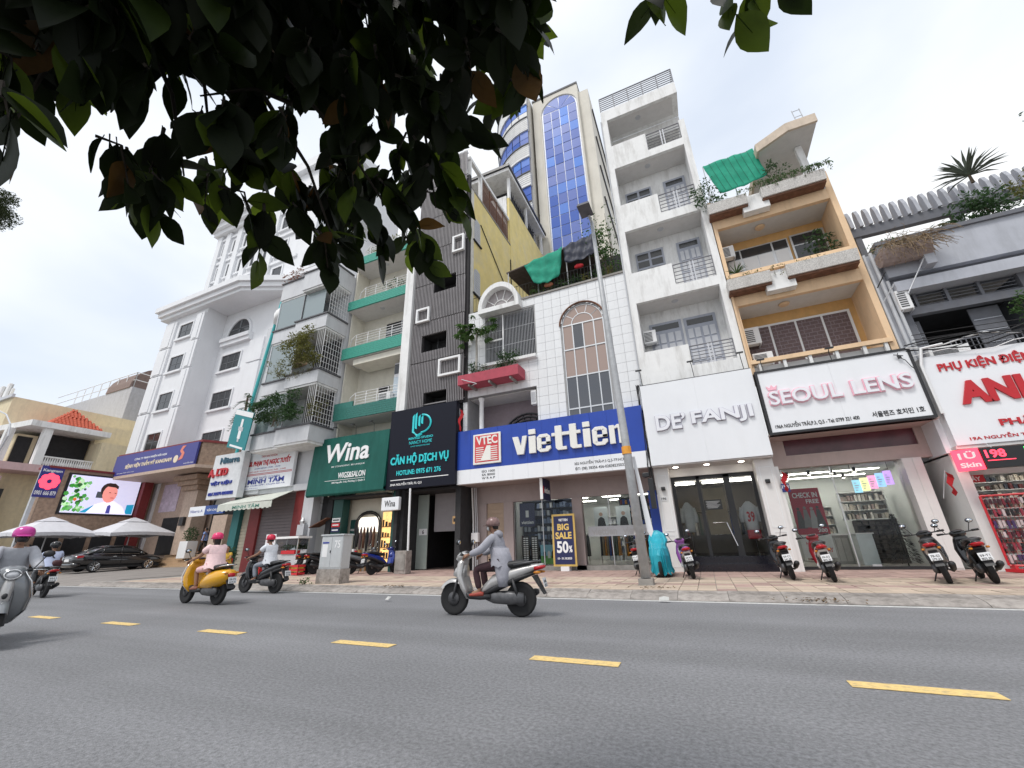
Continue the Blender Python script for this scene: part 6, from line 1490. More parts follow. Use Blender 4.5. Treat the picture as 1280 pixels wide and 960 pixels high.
sg = thing('shop_sign', 'pale sign ending in red raised LTD beside the pharmacy sign', 'sign', (-26.1, 15.9, 4.2))
box('sign_panel', mat('pale_grey_sign', (.66, .67, .68), rough=.4), sg, -27.55, -24.75, 15.9, 16.3, 4.22, 6.92); text('Niterra', -26.9, -25.1, 6.32, 6.72, 15.898, mat('slate_letters', (.05, .12, .17)), sg, bold=.03, depth=.05); text('A, LTD', -27.75, -25.95, 5.5, 6.05, 15.898, M_TXR, sg, bold=.05, depth=.08)
text('VẬT LIỆU', -27.4, -25.4, 5.0, 5.30, 15.898, M_TXB, sg, bold=.04, depth=.06); text('024 38574 8338332', -27.4, -25.1, 4.42, 4.62, 15.898, M_TXB, sg, bold=.04, depth=.04)
sg = thing('shop_sign', 'low pair of white and blue name boards beside the stone portal', 'sign', (-28, 16.2, 3.3)); box('white_board', M_SIGNW, sg, -29.45, -27.9, 16.2, 16.3, 3.34, 3.92); text('Niterra A', -29.3, -28.1, 3.55, 3.72, 16.198, M_TXB, sg, depth=.004); bb = box('blue_board', mat('blue_board', (.03, .08, .30), rough=.4), sg, -27.88, -26.1, 16.2, 16.3, 3.40, 3.92); text('VẬN CHUYỂN', -27.7, -26.3, 3.55, 3.78, 16.198, M_TXW, sg, bold=.02, depth=.004)
# fabric awning
aw = thing('awning', 'faded white green awning lettered MINH TÂM over the roller shutter', 'awning', (-23, 16, 3.8))
M_AWN = mat('awning_cloth', (.58, .60, .54), rough=.85, var=.08, dirt=.3, dcol=(.35, .38, .30)); MB().hexa([(-25.2, 15.3, 3.72), (-20.75, 15.3, 3.76), (-20.85, 16.6, 4.36), (-25.3, 16.6, 4.22), (-25.2, 15.3, 3.75), (-20.75, 15.3, 3.79), (-20.85, 16.6, 4.39), (-25.3, 16.6, 4.25)]).build('awning_top', M_AWN, aw)
mb = MB(); n = 24
for i in range(n):
    a, b = -25.2 + i * 4.45 / n, -25.2 + (i + 1) * 4.45 / n; mb.hexa([(a, 15.28, 3.36 + .04 * (i % 2)), (b, 15.28, 3.36 + .04 * (i % 2)), (b, 15.295, 3.36 + .04 * (i % 2)), (a, 15.295, 3.36 + .04 * (i % 2)), (a, 15.28, 3.72), (b, 15.28, 3.73), (b, 15.295, 3.73), (a, 15.295, 3.72)])
mb.build('valance', M_AWN, aw); text('MINH TÂM', -23.9, -21.7, 3.44, 3.66, 15.277, mat('green_awning_print', (.10, .25, .20)), aw, bold=.02, depth=.003)
# turquoise post with banner
tp = thing('banner_post', 'turquoise post carrying a teal spark plug banner', 'post', (-26.2, 16.35, .2)); M_TEALP = mat('turquoise_paint', (.06, .45, .46), rough=.4, var=.06)
a, b = at_y(354, 372, 16.35), at_y(297, 562, 16.35); MB().tube([(b.x - .3, 16.35, 4.3), b, a], .10, 8).build('post', M_TEALP, tp)
bn = [at_y(296, 511, 15.0), at_y(318, 516, 15.0), at_y(305, 563, 15.0), at_y(283, 559, 15.0)]
bx = MB(); bx.add([(p.x, 15.0, p.z) for p in bn] + [(p.x, 15.06, p.z) for p in bn], [(0, 1, 2, 3), (7, 6, 5, 4), (0, 4, 5, 1), (1, 5, 6, 2), (2, 6, 7, 3), (3, 7, 4, 0)]); bx.build('banner_panel', mat('teal_banner', (.015, .22, .24), rough=.5, var=.06), tp)
u, v = (bn[1] - bn[0]), (bn[3] - bn[0])
def BQ(a0, a1, b0, b1, m, nm, y=14.985):
    c = [bn[0] + u * p + v * q for p, q in ((a0, b0), (a1, b0), (a1, b1), (a0, b1))]; MB().add([(p.x, y, p.z) for p in c] + [(p.x, 14.998, p.z) for p in c], [(0, 1, 2, 3), (0, 4, 5, 1), (1, 5, 6, 2), (2, 6, 7, 3), (3, 7, 4, 0)]).build(nm, m, tp)
BQ(.02, .98, .01, .14, M_WHITE2, 'banner_header'); BQ(.45, .56, .22, .42, M_WHITE2, 'printed_plug'); BQ(.38, .63, .42, .52, M_STEEL, 'printed_plug'); BQ(.43, .58, .52, .72, M_WHITE2, 'printed_plug'); BQ(.46, .55, .72, .80, M_STEEL, 'printed_plug'); BQ(.15, .85, .90, .95, M_TXW, 'printed_line')
MB().tube([(b.x, 16.35, bn[0].z), (bn[0].x + .3, 15.05, bn[0].z)], .03, 5).build('banner_arm', M_STEEL, tp)
# ---------------------------------------------------------------- white hospital with stone portal
t = thing('white_hospital', 'white classical hospital block with pilasters, cornices and small dark windows', 'building', (-40, 21, .5))
M_HW = mat('hospital_white', (.78, .79, .81), rough=.7, var=.03, scale=.8, dirt=.18, dcol=(.52, .52, .53))
HX0, HXB, HX1 = -48.3, -41.62, -27.0
mb = MB(); mb.box(HX0, HXB, 20.0, 34, .3, 24.1).box(HXB, HX1, 21.9, 34, .3, 24.1).build('wall', M_HW, t)
for (z0, z1, g) in ((24.1, 24.45, .5), (24.45, 24.95, .75), (24.95, 25.5, 1.0)): MB().prism([(HX0 - g, 20 - g), (-36.0, 20 - g), (-32.0, 21.9 - g), (HX1, 21.9 - g), (HX1, 26), (HX0 - g, 26)], z0, z1 - .003, 'z').build('cornice', M_HW, t)
for (a, b) in ((-48.1, -46.2), (-42.9, -41.65)):
    for z0, z1 in ((9.2, 13.6), (13.75, 17.5), (17.65, 20.5), (20.65, 23.6)):
        p = box('pilaster', M_HW, t, a, b, 19.82, 19.998, z0, z1); box('pilaster_panel', M_HW, p, a + .35, b - .35, 19.76, 19.818, z0 + .1, z1 - .1)
for (a, b) in ((-36.6, -34.6),): 
    for z0, z1 in ((9.2, 13.6), (13.75, 17.5), (17.65, 20.0)): box('pilaster', M_HW, t, a, b, 21.7, 21.898, z0, z1)
M_GBAR = mat('glazing_bar_grey', (.13, .14, .15), rough=.5)
def hwin(x0, x1, z0, z1, y, rows=2, cols=2):
    w = box('window', M_DARKG, t, x0, x1, y - .012, y - .002, z0, z1)
    MB().box(x0 - .15, x1 + .15, y - .10, y - .001, z1, z1 + .15).box(x0 - .15, x0, y - .10, y - .001, z0, z1).box(x1, x1 + .15, y - .10, y - .001, z0, z1).build('frame', M_HW, w)
    box('sill', M_HW, w, x0 - .3, x1 + .3, y - .22, y - .001, z0 - .2, z0 - .002); mb = MB()
    for i in range(1, cols): mb.box(x0 + (x1 - x0) * i / cols - .03, x0 + (x1 - x0) * i / cols + .03, y - .03, y - .013, z0, z1)
    for i in range(1, rows): mb.box(x0, x1, y - .03, y - .013, z0 + (z1 - z0) * i / rows - .03, z0 + (z1 - z0) * i / rows + .03)
    mb.build('glazing_bar', M_GBAR, w); return w
for z0, z1 in ((21.35, 22.95), (17.68, 19.32), (13.72, 15.42), (9.9, 11.5)): hwin(-45.5, -43.4, z0, z1, 20.0)
for z0, z1 in ((17.5, 19.2), (13.6, 15.3), (9.8, 11.4)): hwin(-40.6, -37.8, z0, z1, 21.9, 2, 3)
for z0, z1 in ((17.5, 19.2), (13.6, 15.3)): hwin(-33.2, -31.0, z0, z1, 21.9, 2, 3)
ac_ = [( -38.9 - 1.75 * math.cos(R(a)), 21.2 + 1.9 * math.sin(R(a))) for a in range(0, 181, 12)]
w = MB().prism(ac_, 21.87, 21.897, 'y').build('arched_window', M_DARKG, t); MB().tube([(x, 21.84, z) for x, z in ac_], .14, 6).build('arch_moulding', M_HW, w); MB().box(-39.0, -38.8, 21.84, 21.868, 21.2, 23.1).box(-40.6, -37.2, 21.84, 21.868, 21.9, 22.0).build('glazing_bar', M_GBAR, w)
for z0, z1, g in ((20.2, 20.6, .35), (20.6, 21.0, .5)): box('band_course', M_HW, t, -41.0, -36.7, 21.9 - g, 21.899, z0, z1 - .003)
# upper set-back tower
TX0, TX1, TY = -47.5, -33, 22.2
box('tower_wall', M_HW, t, TX0 - .1, -31.0, TY, 33, 25.5, 36.6)
for (z0, z1, g) in ((36.6, 37.2, .6), (37.2, 37.9, 1.0), (37.9, 38.4, 1.4)): MB().prism([(TX0 - g, TY - g), (-42.2 + g, TY - g), (-42.2 + g, 33), (TX0 - g, 33)], z0, z1 - .003, 'z').build('cornice', M_HW, t)
box('upper_block', M_HW, t, -41.5, -30, 24, 33, 36.6, 44); box('upper_cornice', M_HW, t, -42.2, -29.5, 23.4, 33, 44, 45.4)
for x in (-47.2, -45.5, -43.5, -41.4, -39.2, -37.2): 
    p = box('pilaster', M_HW, t, x - .45, x + .35, TY - .28, TY - .002, 25.5, 36.5)
for z0 in (26.2, 29.6, 33.0):
    for (a, b) in ((-46.5, -46.05), (-44.6, -43.9 + .1), (-42.6, -42.05), (-40.5, -39.8), (-38.5, -37.9), (-36.3, -34.9)): hwin(a, b, z0 + .4, z0 + 2.2, TY, 2, 1)
    box('band_course', M_HW, t, TX0, -33, TY - .18, TY - .003, z0 + 2.75, z0 + 3.05)
for i in range(7): MB().lathe([(.12, 0), (.2, .3), (.1, .6), (.22, .8)], (-47.8 + i * .9, 21.4, 38.4), 8).build('baluster', M_HW, t)
# stone portal: canopy with the purple sign, columns, steps
M_STONE = mat('brown_stone', (.36, .25, .18), rough=.7, var=.30, scale=5, bump=.5, bscale=9, dirt=.4, dcol=(.20, .12, .08), dscale=(2, 2, 2)); M_STONE2 = mat('pale_pink_stone', (.50, .38, .30), rough=.6, var=.16, scale=6)
pt = thing('stone_portal', 'brown stone hospital entrance portal with canopy and steps', 'portal', (-36, 18, .4))
MB().prism([(-42.4, 17.25), (-31.75, 17.25), (-30.6, 19.2), (-30.6, 20), (-42.4, 20)], 7.0, 8.62, 'z').build('canopy', M_STONE, pt); MB().prism([(-42.5, 17.15), (-31.7, 17.15), (-30.5, 19.2), (-30.5, 20), (-42.5, 20)], 8.62, 8.78, 'z').build('canopy_cap', M_REDB, pt); MB().prism([(-42.6, 17.0), (-31.6, 17.0), (-30.4, 19.2), (-30.4, 20), (-42.6, 20)], 6.78, 6.998, 'z').build('canopy_lip', M_STONE2, pt)
for (a, b, y0) in ((-35.4, -33.9, 18.9), (-30.9, -29.4, 18.6)):
    c = MB().hexa([(a, y0, 1.15), (b, y0, 1.15), (b, y0 + 1.0, 1.15), (a, y0 + 1.0, 1.15), (a, y0, 6.78 if a < -35 else 3.6), (b, y0, 6.78 if a < -35 else 3.6), (b, y0 + 1.0, 6.78 if a < -35 else 3.6), (a, y0 + 1.0, 6.78 if a < -35 else 3.6)]).build('column', M_STONE2, pt)
    if a < -35:
        for i, (w_, z) in enumerate(((.25, 5.6), (.45, 5.95), (.7, 6.3))): box('capital', M_STONE, c, a - w_, b + w_, y0 - w_, y0 + 1.0, z, z + .34)
box('rear_wall', M_STONE2, pt, -44, -28, 20.2, 20.4, .4, 7.0)
for i in range(5): box('step', mat('tan_step', (.46, .32, .20), rough=.6, var=.12), pt, -36.2, -30.6, 17.9 + i * .28, 20.2, .30 + i * .17, .469 + i * .17)
dd = box('entrance_door', M_DARK, pt, -33.6, -31.2, 20.12, 20.198, 1.15, 4.2); box('entrance_door', M_DARK, pt, -39.8, -37.2, 20.12, 20.198, 1.15, 3.9)
aw_ = MB().tube([(-32.4 - 1.3 * math.cos(R(a)), 20.1, 4.3 + 1.7 * math.sin(R(a))) for a in range(0, 181, 15)], .08, 6).build('arched_transom', M_BLACK, pt); MB().prism([(-32.4 - 1.25 * math.cos(R(a)), 4.3 + 1.62 * math.sin(R(a))) for a in range(0, 181, 15)], 20.15, 20.19, 'y').build('transom_pane', mat('pale_window_sheen', (.50, .50, .48), rough=.2), aw_)
wp = box('wall_poster', mat('lilac_print', (.58, .50, .60), rough=.5, var=.25, scale=3), pt, -40.9, -38.6, 20.16, 20.198, 4.4, 6.6)
wlm = box('wall_lantern', M_BLACK, pt, -35.0, -34.5, 18.7, 18.899, 3.1, 3.7)
sg = thing('hospital_sign', 'long purple blue hospital name board on the stone canopy', 'sign', (-37, 17.1, 7)); M_PURP = mat('purple_board', (.045, .045, .24), rough=.4, var=.06)
box('sign_panel', M_PURP, sg, -42.35, -31.8, 17.0, 17.14, 7.0, 8.62)
M_TXO = mat('cream_orange_letters', (.80, .68, .50), rough=.5, var=0)
text('CÔNG TY TRÁCH NHIỆM HỮU HẠN', -39.6, -35.4, 8.0, 8.24, 16.998, M_TXW, sg, bold=.02, depth=.01); text('BỆNH VIỆN THẨM MỸ KANGNAM', -40.6, -34.6, 7.42, 7.92, 16.998, M_TXO, sg, bold=.03, depth=.02); text('Liệu pháp thẩm mỹ an toàn', -41.6, -39.2, 7.12, 7.24, 16.998, M_TXW, sg, depth=.006)
lg = MB().lathe([(.28, -.004), (.28, .004)], (-34.1, 16.99, 7.6), 14, 'y').build('emblem', M_TXO, sg); MB().prism([(-33.8, 7.45), (-33.3, 7.55), (-33.2, 7.95), (-33.5, 8.2), (-33.2, 8.5), (-33.6, 8.5), (-33.8, 8.15), (-33.5, 7.9)], 16.985, 16.998, 'y').build('emblem', mat('coral_print', (.75, .22, .15), rough=.5), sg); text('NGUYỄN TRÃI', -33.0, -31.9, 7.12, 7.24, 16.998, M_TXW, sg, depth=.006)
# wing wall facing along the street, with LED screen
wg = thing('stone_wing', 'brown stone forecourt wing that carries the LED screen', 'building', (-43, 16, .3)); box('wall', M_STONE, wg, -43.6, -42.05, 13.4, 20, .25, 7.2); box('wall_cap', M_REDB, wg, -43.7, -41.95, 13.3, 20, 7.2, 7.35)
box('corner_pier', M_REDB, wg, -42.05, -41.5, 19.0, 19.6, .3, 6.78); 
for y in (13.9, 15.4, 16.9, 18.4): box('shopfront', M_DARK, wg, -42.048, -42.0, y, y + 1.2, .35, 2.6)
ls = thing('led_screen', 'large lit LED video screen showing a man in a shirt and tie by green plants', 'screen', (-42, 16.8, 4.2)); SX = -41.98
box('screen_frame', M_BLACK, ls, -42.04, SX, 14.45, 19.1, 4.08, 7.0); f = lambda u: 14.62 + u * 4.3; g = lambda v: 4.2 + v * 2.68
def scr(poly, m, k, nm): MB().prism([(f(u), g(v)) for u, v in poly], SX + .001 + k * .002, SX + .0025 + k * .002, 'x').build(nm, m, ls)
def smat(n, c, e=.75, var=.05): return mat(n, c, emit=e, var=var, scale=3, rough=.5)
scr([(0, 0), (1, 0), (1, 1), (0, 1)], smat('screen_sky', '#c5c3dc', .7), 0, 'screen_backdrop')
rs2 = random.Random(33); SG = [smat('screen_green_%d' % i, c, .5) for i, c in enumerate(['#3f8f3a', '#6fb069', '#255a28', '#b9d8b0', '#d8622e'])]
for i in range(90):
    u, v, r_ = rs2.uniform(.0, .30) * (1 - .3 * rs2.random()), rs2.uniform(.05, .97), rs2.uniform(.02, .045); scr([(u + r_ * math.cos(a) * .8, v + r_ * 1.5 * math.sin(a)) for a in (0, 1.2, 2.5, 3.6, 5.0)], SG[4] if i % 29 == 0 else rs2.choice(SG[:4]), 1 + i % 3, 'screen_leaf')
scr([(.24, .02), (.40, .22), (.46, .2), (.40, .02)], smat('screen_chair', '#1d8fb5', .6), 5, 'screen_chair'); scr([(.88, .02), (.99, .02), (.99, .30), (.88, .28)], smat('screen_chair', '#1d8fb5'), 5, 'screen_chair')
scr([(.40, .43), (.50, .43), (.50, .60), (.40, .60)], smat('screen_box', '#4a4f55', .4), 4, 'screen_cabinet')
scr([(.33, .02), (.90, .02), (.82, .22), (.68, .36), (.58, .36), (.42, .24)], smat('screen_shirt', '#e6dcec', .75), 6, 'screen_shirt'); scr([(.60, .02), (.66, .02), (.65, .22), (.63, .26), (.60, .22)], smat('screen_tie', '#4a4a9a', .5), 8, 'screen_tie')
scr([(.555 + .115 * math.cos(R(a)), .665 + .20 * math.sin(R(a))) for a in range(0, 360, 24)], smat('screen_hair', '#3a2a28', .25), 7, 'screen_hair'); scr([(.585 + .105 * math.cos(R(a)), .56 + .25 * math.sin(R(a))) for a in range(0, 360, 24)], smat('screen_face', '#e58f86', .6), 9, 'screen_face'); scr([(.47, .70), (.52, .76), (.64, .745), (.68, .70), (.685, .78), (.62, .86), (.52, .85), (.47, .78)], smat('screen_hair', '#3a2a28'), 11, 'screen_hair')
for u in (.58, .66): scr([(u - .015, .58), (u + .015, .58), (u + .015, .60), (u - .015, .60)], smat('screen_hair', '#3a2a28'), 11, 'screen_eye')
scr([(.60, .44), (.66, .44), (.65, .46), (.61, .46)], smat('screen_lip', '#b54a4a', .4), 11, 'screen_mouth')
pb = thing('red_poster', 'tall purple poster with a red flower hung left of the LED screen', 'poster', (-42, 13.6, 5)); box('poster_sheet', MATS['purple_board'], pb, -42.04, -42.0, 12.95, 14.15, 5.15, 7.3)
for i in range(9): MB().lathe([(.22, -.004), (.22, .004)], (-41.99 + .001 * i, 13.55 + .34 * math.cos(i * .8), 6.25 + .36 * math.sin(i * .8)), 10, 'x').build('glowing_petal', M_LEDR, pb)  # petals take the emissive LED red, so the print itself glows
text('Kangnam', 13.05, 14.05, 6.85, 7.1, -41.998, M_TXW, pb, bold=.03, depth=.004, face='+x'); text('0901 666 879', 13.0, 14.1, 5.3, 5.6, -41.998, M_TXW, pb, bold=.03, depth=.004, face='+x'); MB().box(-42.3, -42.05, 13.0, 13.2, .3, 7.2).build('poster_post', M_STEEL, pb)
# ---------------------------------------------------------------- cream villa behind
vl = thing('cream_villa', 'cream villa with columned balcony and red tiled roof at the far left', 'building', (-54, 16, .3)); M_VC = mat('cream_yellow_paint', (.74, .64, .44), rough=.85, var=.06, dirt=.25); M_VP = mat('pale_pink_paint', (.60, .42, .42), rough=.85, var=.06, dirt=.25)
VXF = -51.0
MB().box(-66, -53.5, 14.2, 26, .2, 11.4).box(-66, -52.8, 19.1, 26, 8, 13.2).box(-52.8, -50.6, 18.9, 26, .2, 11.2).build('wall', M_VC, vl)
MB().prism([(-70, 12.2), (-50.8, 14.0), (-50.8, 19.4), (-66, 19.4), (-70, 17)], 11.75, 12.25, 'z').build('balcony_roof', M_WHITE, vl); box('upper_wall', M_VC, vl, -66, -55.6, 13.6, 26, 12.26, 15.0); box('parapet', M_GREYW, vl, -72, -55.4, 13.4, 13.6, 14.9, 15.2)
box('column', M_WHITE, vl, -51.6, -51.0, 15.0, 15.55, 8.6, 11.75); box('column', M_WHITE, vl, -53.6, -53.1, 13.4, 13.9, 8.6, 11.75)
box('balcony_slab', M_VP, vl, -58, -51, 13.0, 19.2, 8.0, 8.6); mb = MB()
for i in range(22): mb.lathe([(.05, 0), (.09, .25), (.05, .5), (.06, .75)], (-51.2, 15.6 + i * .155, 8.6), 6)
mb.box(-51.3, -51.1, 15.5, 19.1, 9.3, 9.42); mb.build('balustrade', M_WHITE, vl)
box('balcony_back', M_DARK, vl, -53.49, -53.4, 15.5, 19.0, 8.6, 11.7); box('balcony_window', M_DARK, vl, -53.49, -53.45, 14.25, 15.2, 8.7, 11.2)
rf = MB(); rz = 12.3
rf.add([(-51.6, 15.3, 12.4), (-51.6, 19.0, 12.4), (-55.6, 19.0, 12.4), (-55.6, 15.3, 12.4), (-53.6, 17.2, 14.35)], [(0, 1, 4), (1, 2, 4), (2, 3, 4), (3, 0, 4), (3, 2, 1, 0)]); M_RT = mat('red_roof_tile', (.50, .10, .05), rough=.7, var=.2, scale=4); rfo = rf.build('roof', M_RT, vl); mb = MB()
for r_ in range(8):
    k = r_ / 8; a = Vector((-51.6, 15.3, 12.4)).lerp(Vector((-53.6, 17.2, 14.35)), k); b = Vector((-51.6, 19.0, 12.4)).lerp(Vector((-53.6, 17.2, 14.35)), k); n = max(2, int((b - a).length / .26))
    for i in range(n): p = a.lerp(b, (i + .5) / n); mb.tube([p + Vector((.03, 0, .02)), p + Vector((-.22, 0, .24))], .10, 6)
mb.build('roof_tiles', M_RT, rfo, kind='stuff')
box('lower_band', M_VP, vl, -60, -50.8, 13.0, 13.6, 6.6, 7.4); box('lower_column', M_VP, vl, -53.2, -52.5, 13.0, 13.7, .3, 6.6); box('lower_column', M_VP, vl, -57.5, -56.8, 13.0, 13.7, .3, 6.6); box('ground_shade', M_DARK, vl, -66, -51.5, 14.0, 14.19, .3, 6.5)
mb = MB(); rr3 = random.Random(18); leaf_cloud(mb, (-54.5, 13.0, 8.9), (2.8, .35, .35), 260, .2, rr3); mbt = thing('balcony_creeper', 'reddish creeper along the villa balcony edge', 'plant', (-54.5, 13, 8.6)); mb.build('foliage', M_LEAFC, mbt); MB().tube([(-57, 13.0, 8.65), (-52, 13.0, 8.65)], .03, 4).build('stem', M_BARK, mbt)
bush('villa_shrub', 'round shrub below the villa balcony at the far left', 'plant', (-52.5, 12.8, 5.6), (1.2, .6, .9), 300, .2, M_LEAFB, rr3)
for i, x in enumerate((-60.3, -58.7)):
    an = thing('antenna_panel', ['left', 'right'][i] + ' of two white antenna panels on the villa roof', 'antenna', (x, 14, 14.5)); MB().tube([(x, 14.0, 14.5), (x, 14.0, 16.9)], .06, 6).build('mast', M_STEEL, an); box('panel', M_WHITE2, an, x - .28, x + .28, 13.7, 13.9, 14.9, 16.9, bevel=.05); box('panel', M_WHITE2, an, x + .35, x + .6, 13.9, 14.1, 14.9, 16.4, bevel=.05)
rw = thing('grey_rear_building', 'grey block with roof railing behind the cream villa', 'building', (-58, 24, .3)); box('wall', mat('weathered_grey', (.46, .46, .48), rough=.9, var=.1, dirt=.3), rw, -75, -56.5, 22, 40, .3, 19.0); mr = MB()
for z in (19.9, 20.8): mr.tube([(-75, 22.1, z), (-56.6, 22.1, z), (-56.6, 30, z)], .05, 5)
for i in range(8): mr.tube([(-56.6 - i * 1.9, 22.1, 19), (-56.6 - i * 1.9, 22.1, 20.8)], .05, 5)
for i in range(5): mr.tube([(-56.6, 22.1 + i * 1.9, 19), (-56.6, 22.1 + i * 1.9, 20.8)], .05, 5)
mr.build('railing', M_WHITE2, rw); av = MB().prism([(24.5 + 2.6 * math.cos(R(a)), 19.0 + 2.9 * math.sin(R(a))) for a in range(0, 181, 15)], -62, -57, 'x').build('arched_canopy', mat('brown_canopy', (.22, .16, .14), rough=.8, var=.15), rw)
# street lamp arm seen at the far left edge
la = thing('street_lamp', 'curved grey street lamp arm at the far left edge', 'street lamp', (-36.5, 10.9, .1)); q = [at_y(0, 562, 11.5), at_y(10, 545, 11.5), at_y(13, 530, 11.5), at_y(8, 518, 11.5), at_y(-6, 511, 11.5)]; MB().tube([(q[0].x - .3, 11.5, .1), q[0], q[1], q[2], q[3], q[4]], .05, 7).build('arm', M_STEEL, la); MB().loft([(q[4].x - .9, q[4].z + .02, .07, .16, 11.5), (q[4].x - .4, q[4].z + .04, .11, .2, 11.5), (q[4].x + .1, q[4].z, .08, .12, 11.5)], 8).build('lamp_head', M_STEEL, la, smooth=True)

# ---------------------------------------------------------------- blue glass tower behind
TW = 31.5
t = thing('glass_tower', 'tall cream tower with an arched blue glass strip and curved banded flank', 'building', (-7, 34, .1)); M_TC = mat('tower_cream', (.66, .63, .56), rough=.8, var=.06, scale=.5, dirt=.35, dcol=(.45, .41, .34)); M_TBAND = mat('tower_white_tile', (.70, .70, .69), rough=.6, var=.06, dirt=.25)
tx = lambda px, py: at_y(px, py, TW)
X0, X1 = -10.05, -4.69; XR2 = -3.6
MB().box(X0, X1, TW, 52, 0, 49.7).build('core_wall', M_TC, t); MB().box(X1, XR2, TW + .35, 52, 0, 48.6).build('side_wall', M_TC, t); box('roof_cap', M_GCAP, t, X0 - .05, X1 + .05, TW - .08, 52, 49.7, 49.95)
for z in (46.8, 42.5, 38.2, 33.9): 
    sw = box('side_window', M_DARKG, t, XR2 + .001, XR2 + .04, 35.0, 38.4, z, z + 1.3); box('side_window', M_DARKG, t, XR2 + .001, XR2 + .04, 41.0, 44.4, z, z + 1.3); box('side_ledge', M_GCAP, t, XR2 + .001, XR2 + .15, 33, 46, z - .25, z - .12)
def blue_mat():
    m = bpy.data.materials.new('blue_mirror_glass'); m.use_nodes = True; n, l = m.node_tree.nodes, m.node_tree.links; b = n['Principled BSDF']; b.inputs['Roughness'].default_value = .3; b.inputs['Specular IOR Level'].default_value = .05
    oi = n.new('ShaderNodeObjectInfo'); cr = n.new('ShaderNodeValToRGB'); cr.color_ramp.elements[0].color = (.06, .13, .46, 1); cr.color_ramp.elements[1].color = (.10, .27, .78, 1); e = cr.color_ramp.elements.new(.55); e.color = (.17, .22, .50, 1); l.new(oi.outputs['Random'], cr.inputs['Fac']); l.new(cr.outputs['Color'], b.inputs['Base Color']); return m
M_BLUEG = blue_mat()
BX0, BX1, BZS = -8.9, -4.98, 46.75; npan = 4; pw = (BX1 - BX0) / npan; ph = 1.36; pane = MB().box(.04, pw - .04, -.05, 0, .04, ph - .04).mesh('glass_pane'); rows = 19
frw = MB().box(BX0 - .12, BX1 + .12, TW - .03, TW - .002, BZS - rows * ph, BZS)
cxb = (BX0 + BX1) / 2; rb_ = (BX1 - BX0) / 2; frw.prism([(cxb - (rb_ + .12) * math.cos(R(a)), BZS + (rb_ + .12) * math.sin(R(a))) for a in range(0, 181, 10)], TW - .03, TW - .002, 'y'); cw = frw.build('curtain_frame', mat('pale_mullion', (.62, .66, .74), rough=.4), t)
rg_ = random.Random(71)
for j in range(rows):
    for i in range(npan):
        o = obj('glass_pane', pane, M_BLUEG, cw); o.location = (BX0 + i * pw, TW - .032, BZS - (j + 1) * ph); o.rotation_euler = (rg_.uniform(-.02, .02), 0, rg_.uniform(-.025, .025))
for a, b in ((0, 45), (45, 90), (90, 135), (135, 180)):
    MB().prism([(cxb, BZS + .06)] + [(cxb - (rb_ - .05) * math.cos(R(a + 2 + (b - a - 4) * k / 4)), BZS + .06 + (rb_ - .05) * math.sin(R(a + 2 + (b - a - 4) * k / 4))) for k in range(5)], TW - .06, TW - .033, 'y').build('fan_pane', M_BLUEG, cw)
MB().tube([(BX0 - .2, TW - .05, 20)] + [(cxb - (rb_ + .2) * math.cos(R(a)), TW - .05, BZS + (rb_ + .2) * math.sin(R(a))) for a in range(0, 181, 12)] + [(BX1 + .2, TW - .05, 20)], .12, 5).build('arch_surround', M_TC, t)
# curved left flank: bands and ribbon windows
cvx, cvy, cr0 = -10.3, 35.6, 5.6
def arcp(r_, a0, a1, n=10): return [(cvx + r_ * math.sin(R(-a0 + (a0 - a1) * i / n)), cvy - r_ * math.cos(R(-a0 + (a0 - a1) * i / n))) for i in range(n + 1)]
def ring(r0, r1, z0, z1, m, nm, a0=0, a1=82):
    o_, i_ = arcp(r0, a0, a1), arcp(r1, a0, a1); mb = MB(); mb.prism(o_ + i_[::-1], z0, z1, 'z'); return mb.build(nm, m, t)
ring(cr0 - .4, cr0 - 4, 10, 50.2, M_TC, 'curved_core')
fl = [47.9, 43.75, 39.7, 35.65, 31.6, 27.5]
for k, z in enumerate(fl):    # z: top of a ribbon window
    hh = 2.3; ring(cr0, cr0 - .5, (fl[k + 1] if k + 1 < len(fl) else 20) + .002, z - hh, M_TBAND, 'curved_band'); ring(cr0 + .1, cr0 - .3, z - hh, z - hh + .12, M_GCAP, 'window_ledge')
    for c in range(7):
        a0, a1 = c * 11.5 + .6, (c + 1) * 11.5 - .6
        for zz0, zz1 in ((z - hh + .15, z - hh / 2), (z - hh / 2 + .08, z - .02)):
            p, q_ = arcp(cr0 - .15, a0, a1, 1)[0], arcp(cr0 - .15, a0, a1, 1)[1]; n_ = Vector((p[0] - cvx, p[1] - cvy, 0)).normalized() * .06
            MB().add([(p[0], p[1], zz0), (q_[0], q_[1], zz0), (q_[0], q_[1], zz1), (p[0], p[1], zz1), (p[0] - n_.x, p[1] - n_.y, zz0), (q_[0] - n_.x, q_[1] - n_.y, zz0), (q_[0] - n_.x, q_[1] - n_.y, zz1), (p[0] - n_.x, p[1] - n_.y, zz1)], [(0, 1, 2, 3), (7, 6, 5, 4), (0, 4, 5, 1), (1, 5, 6, 2), (2, 6, 7, 3), (3, 7, 4, 0)]).build('ribbon_pane', M_BLUEG if zz0 > z - 1.3 or k else M_TBAND, t)
ring(cr0, cr0 - .5, fl[0] + .002, 49.9, M_TBAND, 'curved_band'); ring(cr0 + .12, cr0 - .5, 49.9, 50.1, M_GCAP, 'roof_cap')
for k, z in enumerate(fl[:5]):
    for j in range(6): 
        zz = z - 2.3 - .28 * (j + 1)
        if zz > (fl[k + 1] + .1): ring(cr0 + .012, cr0 - .1, zz, zz + .03, M_GCAP, 'band_joint')
MB().box(-15.6, -10.4, 34, 50, 10, 50.0).build('flank_block', M_TC, t)
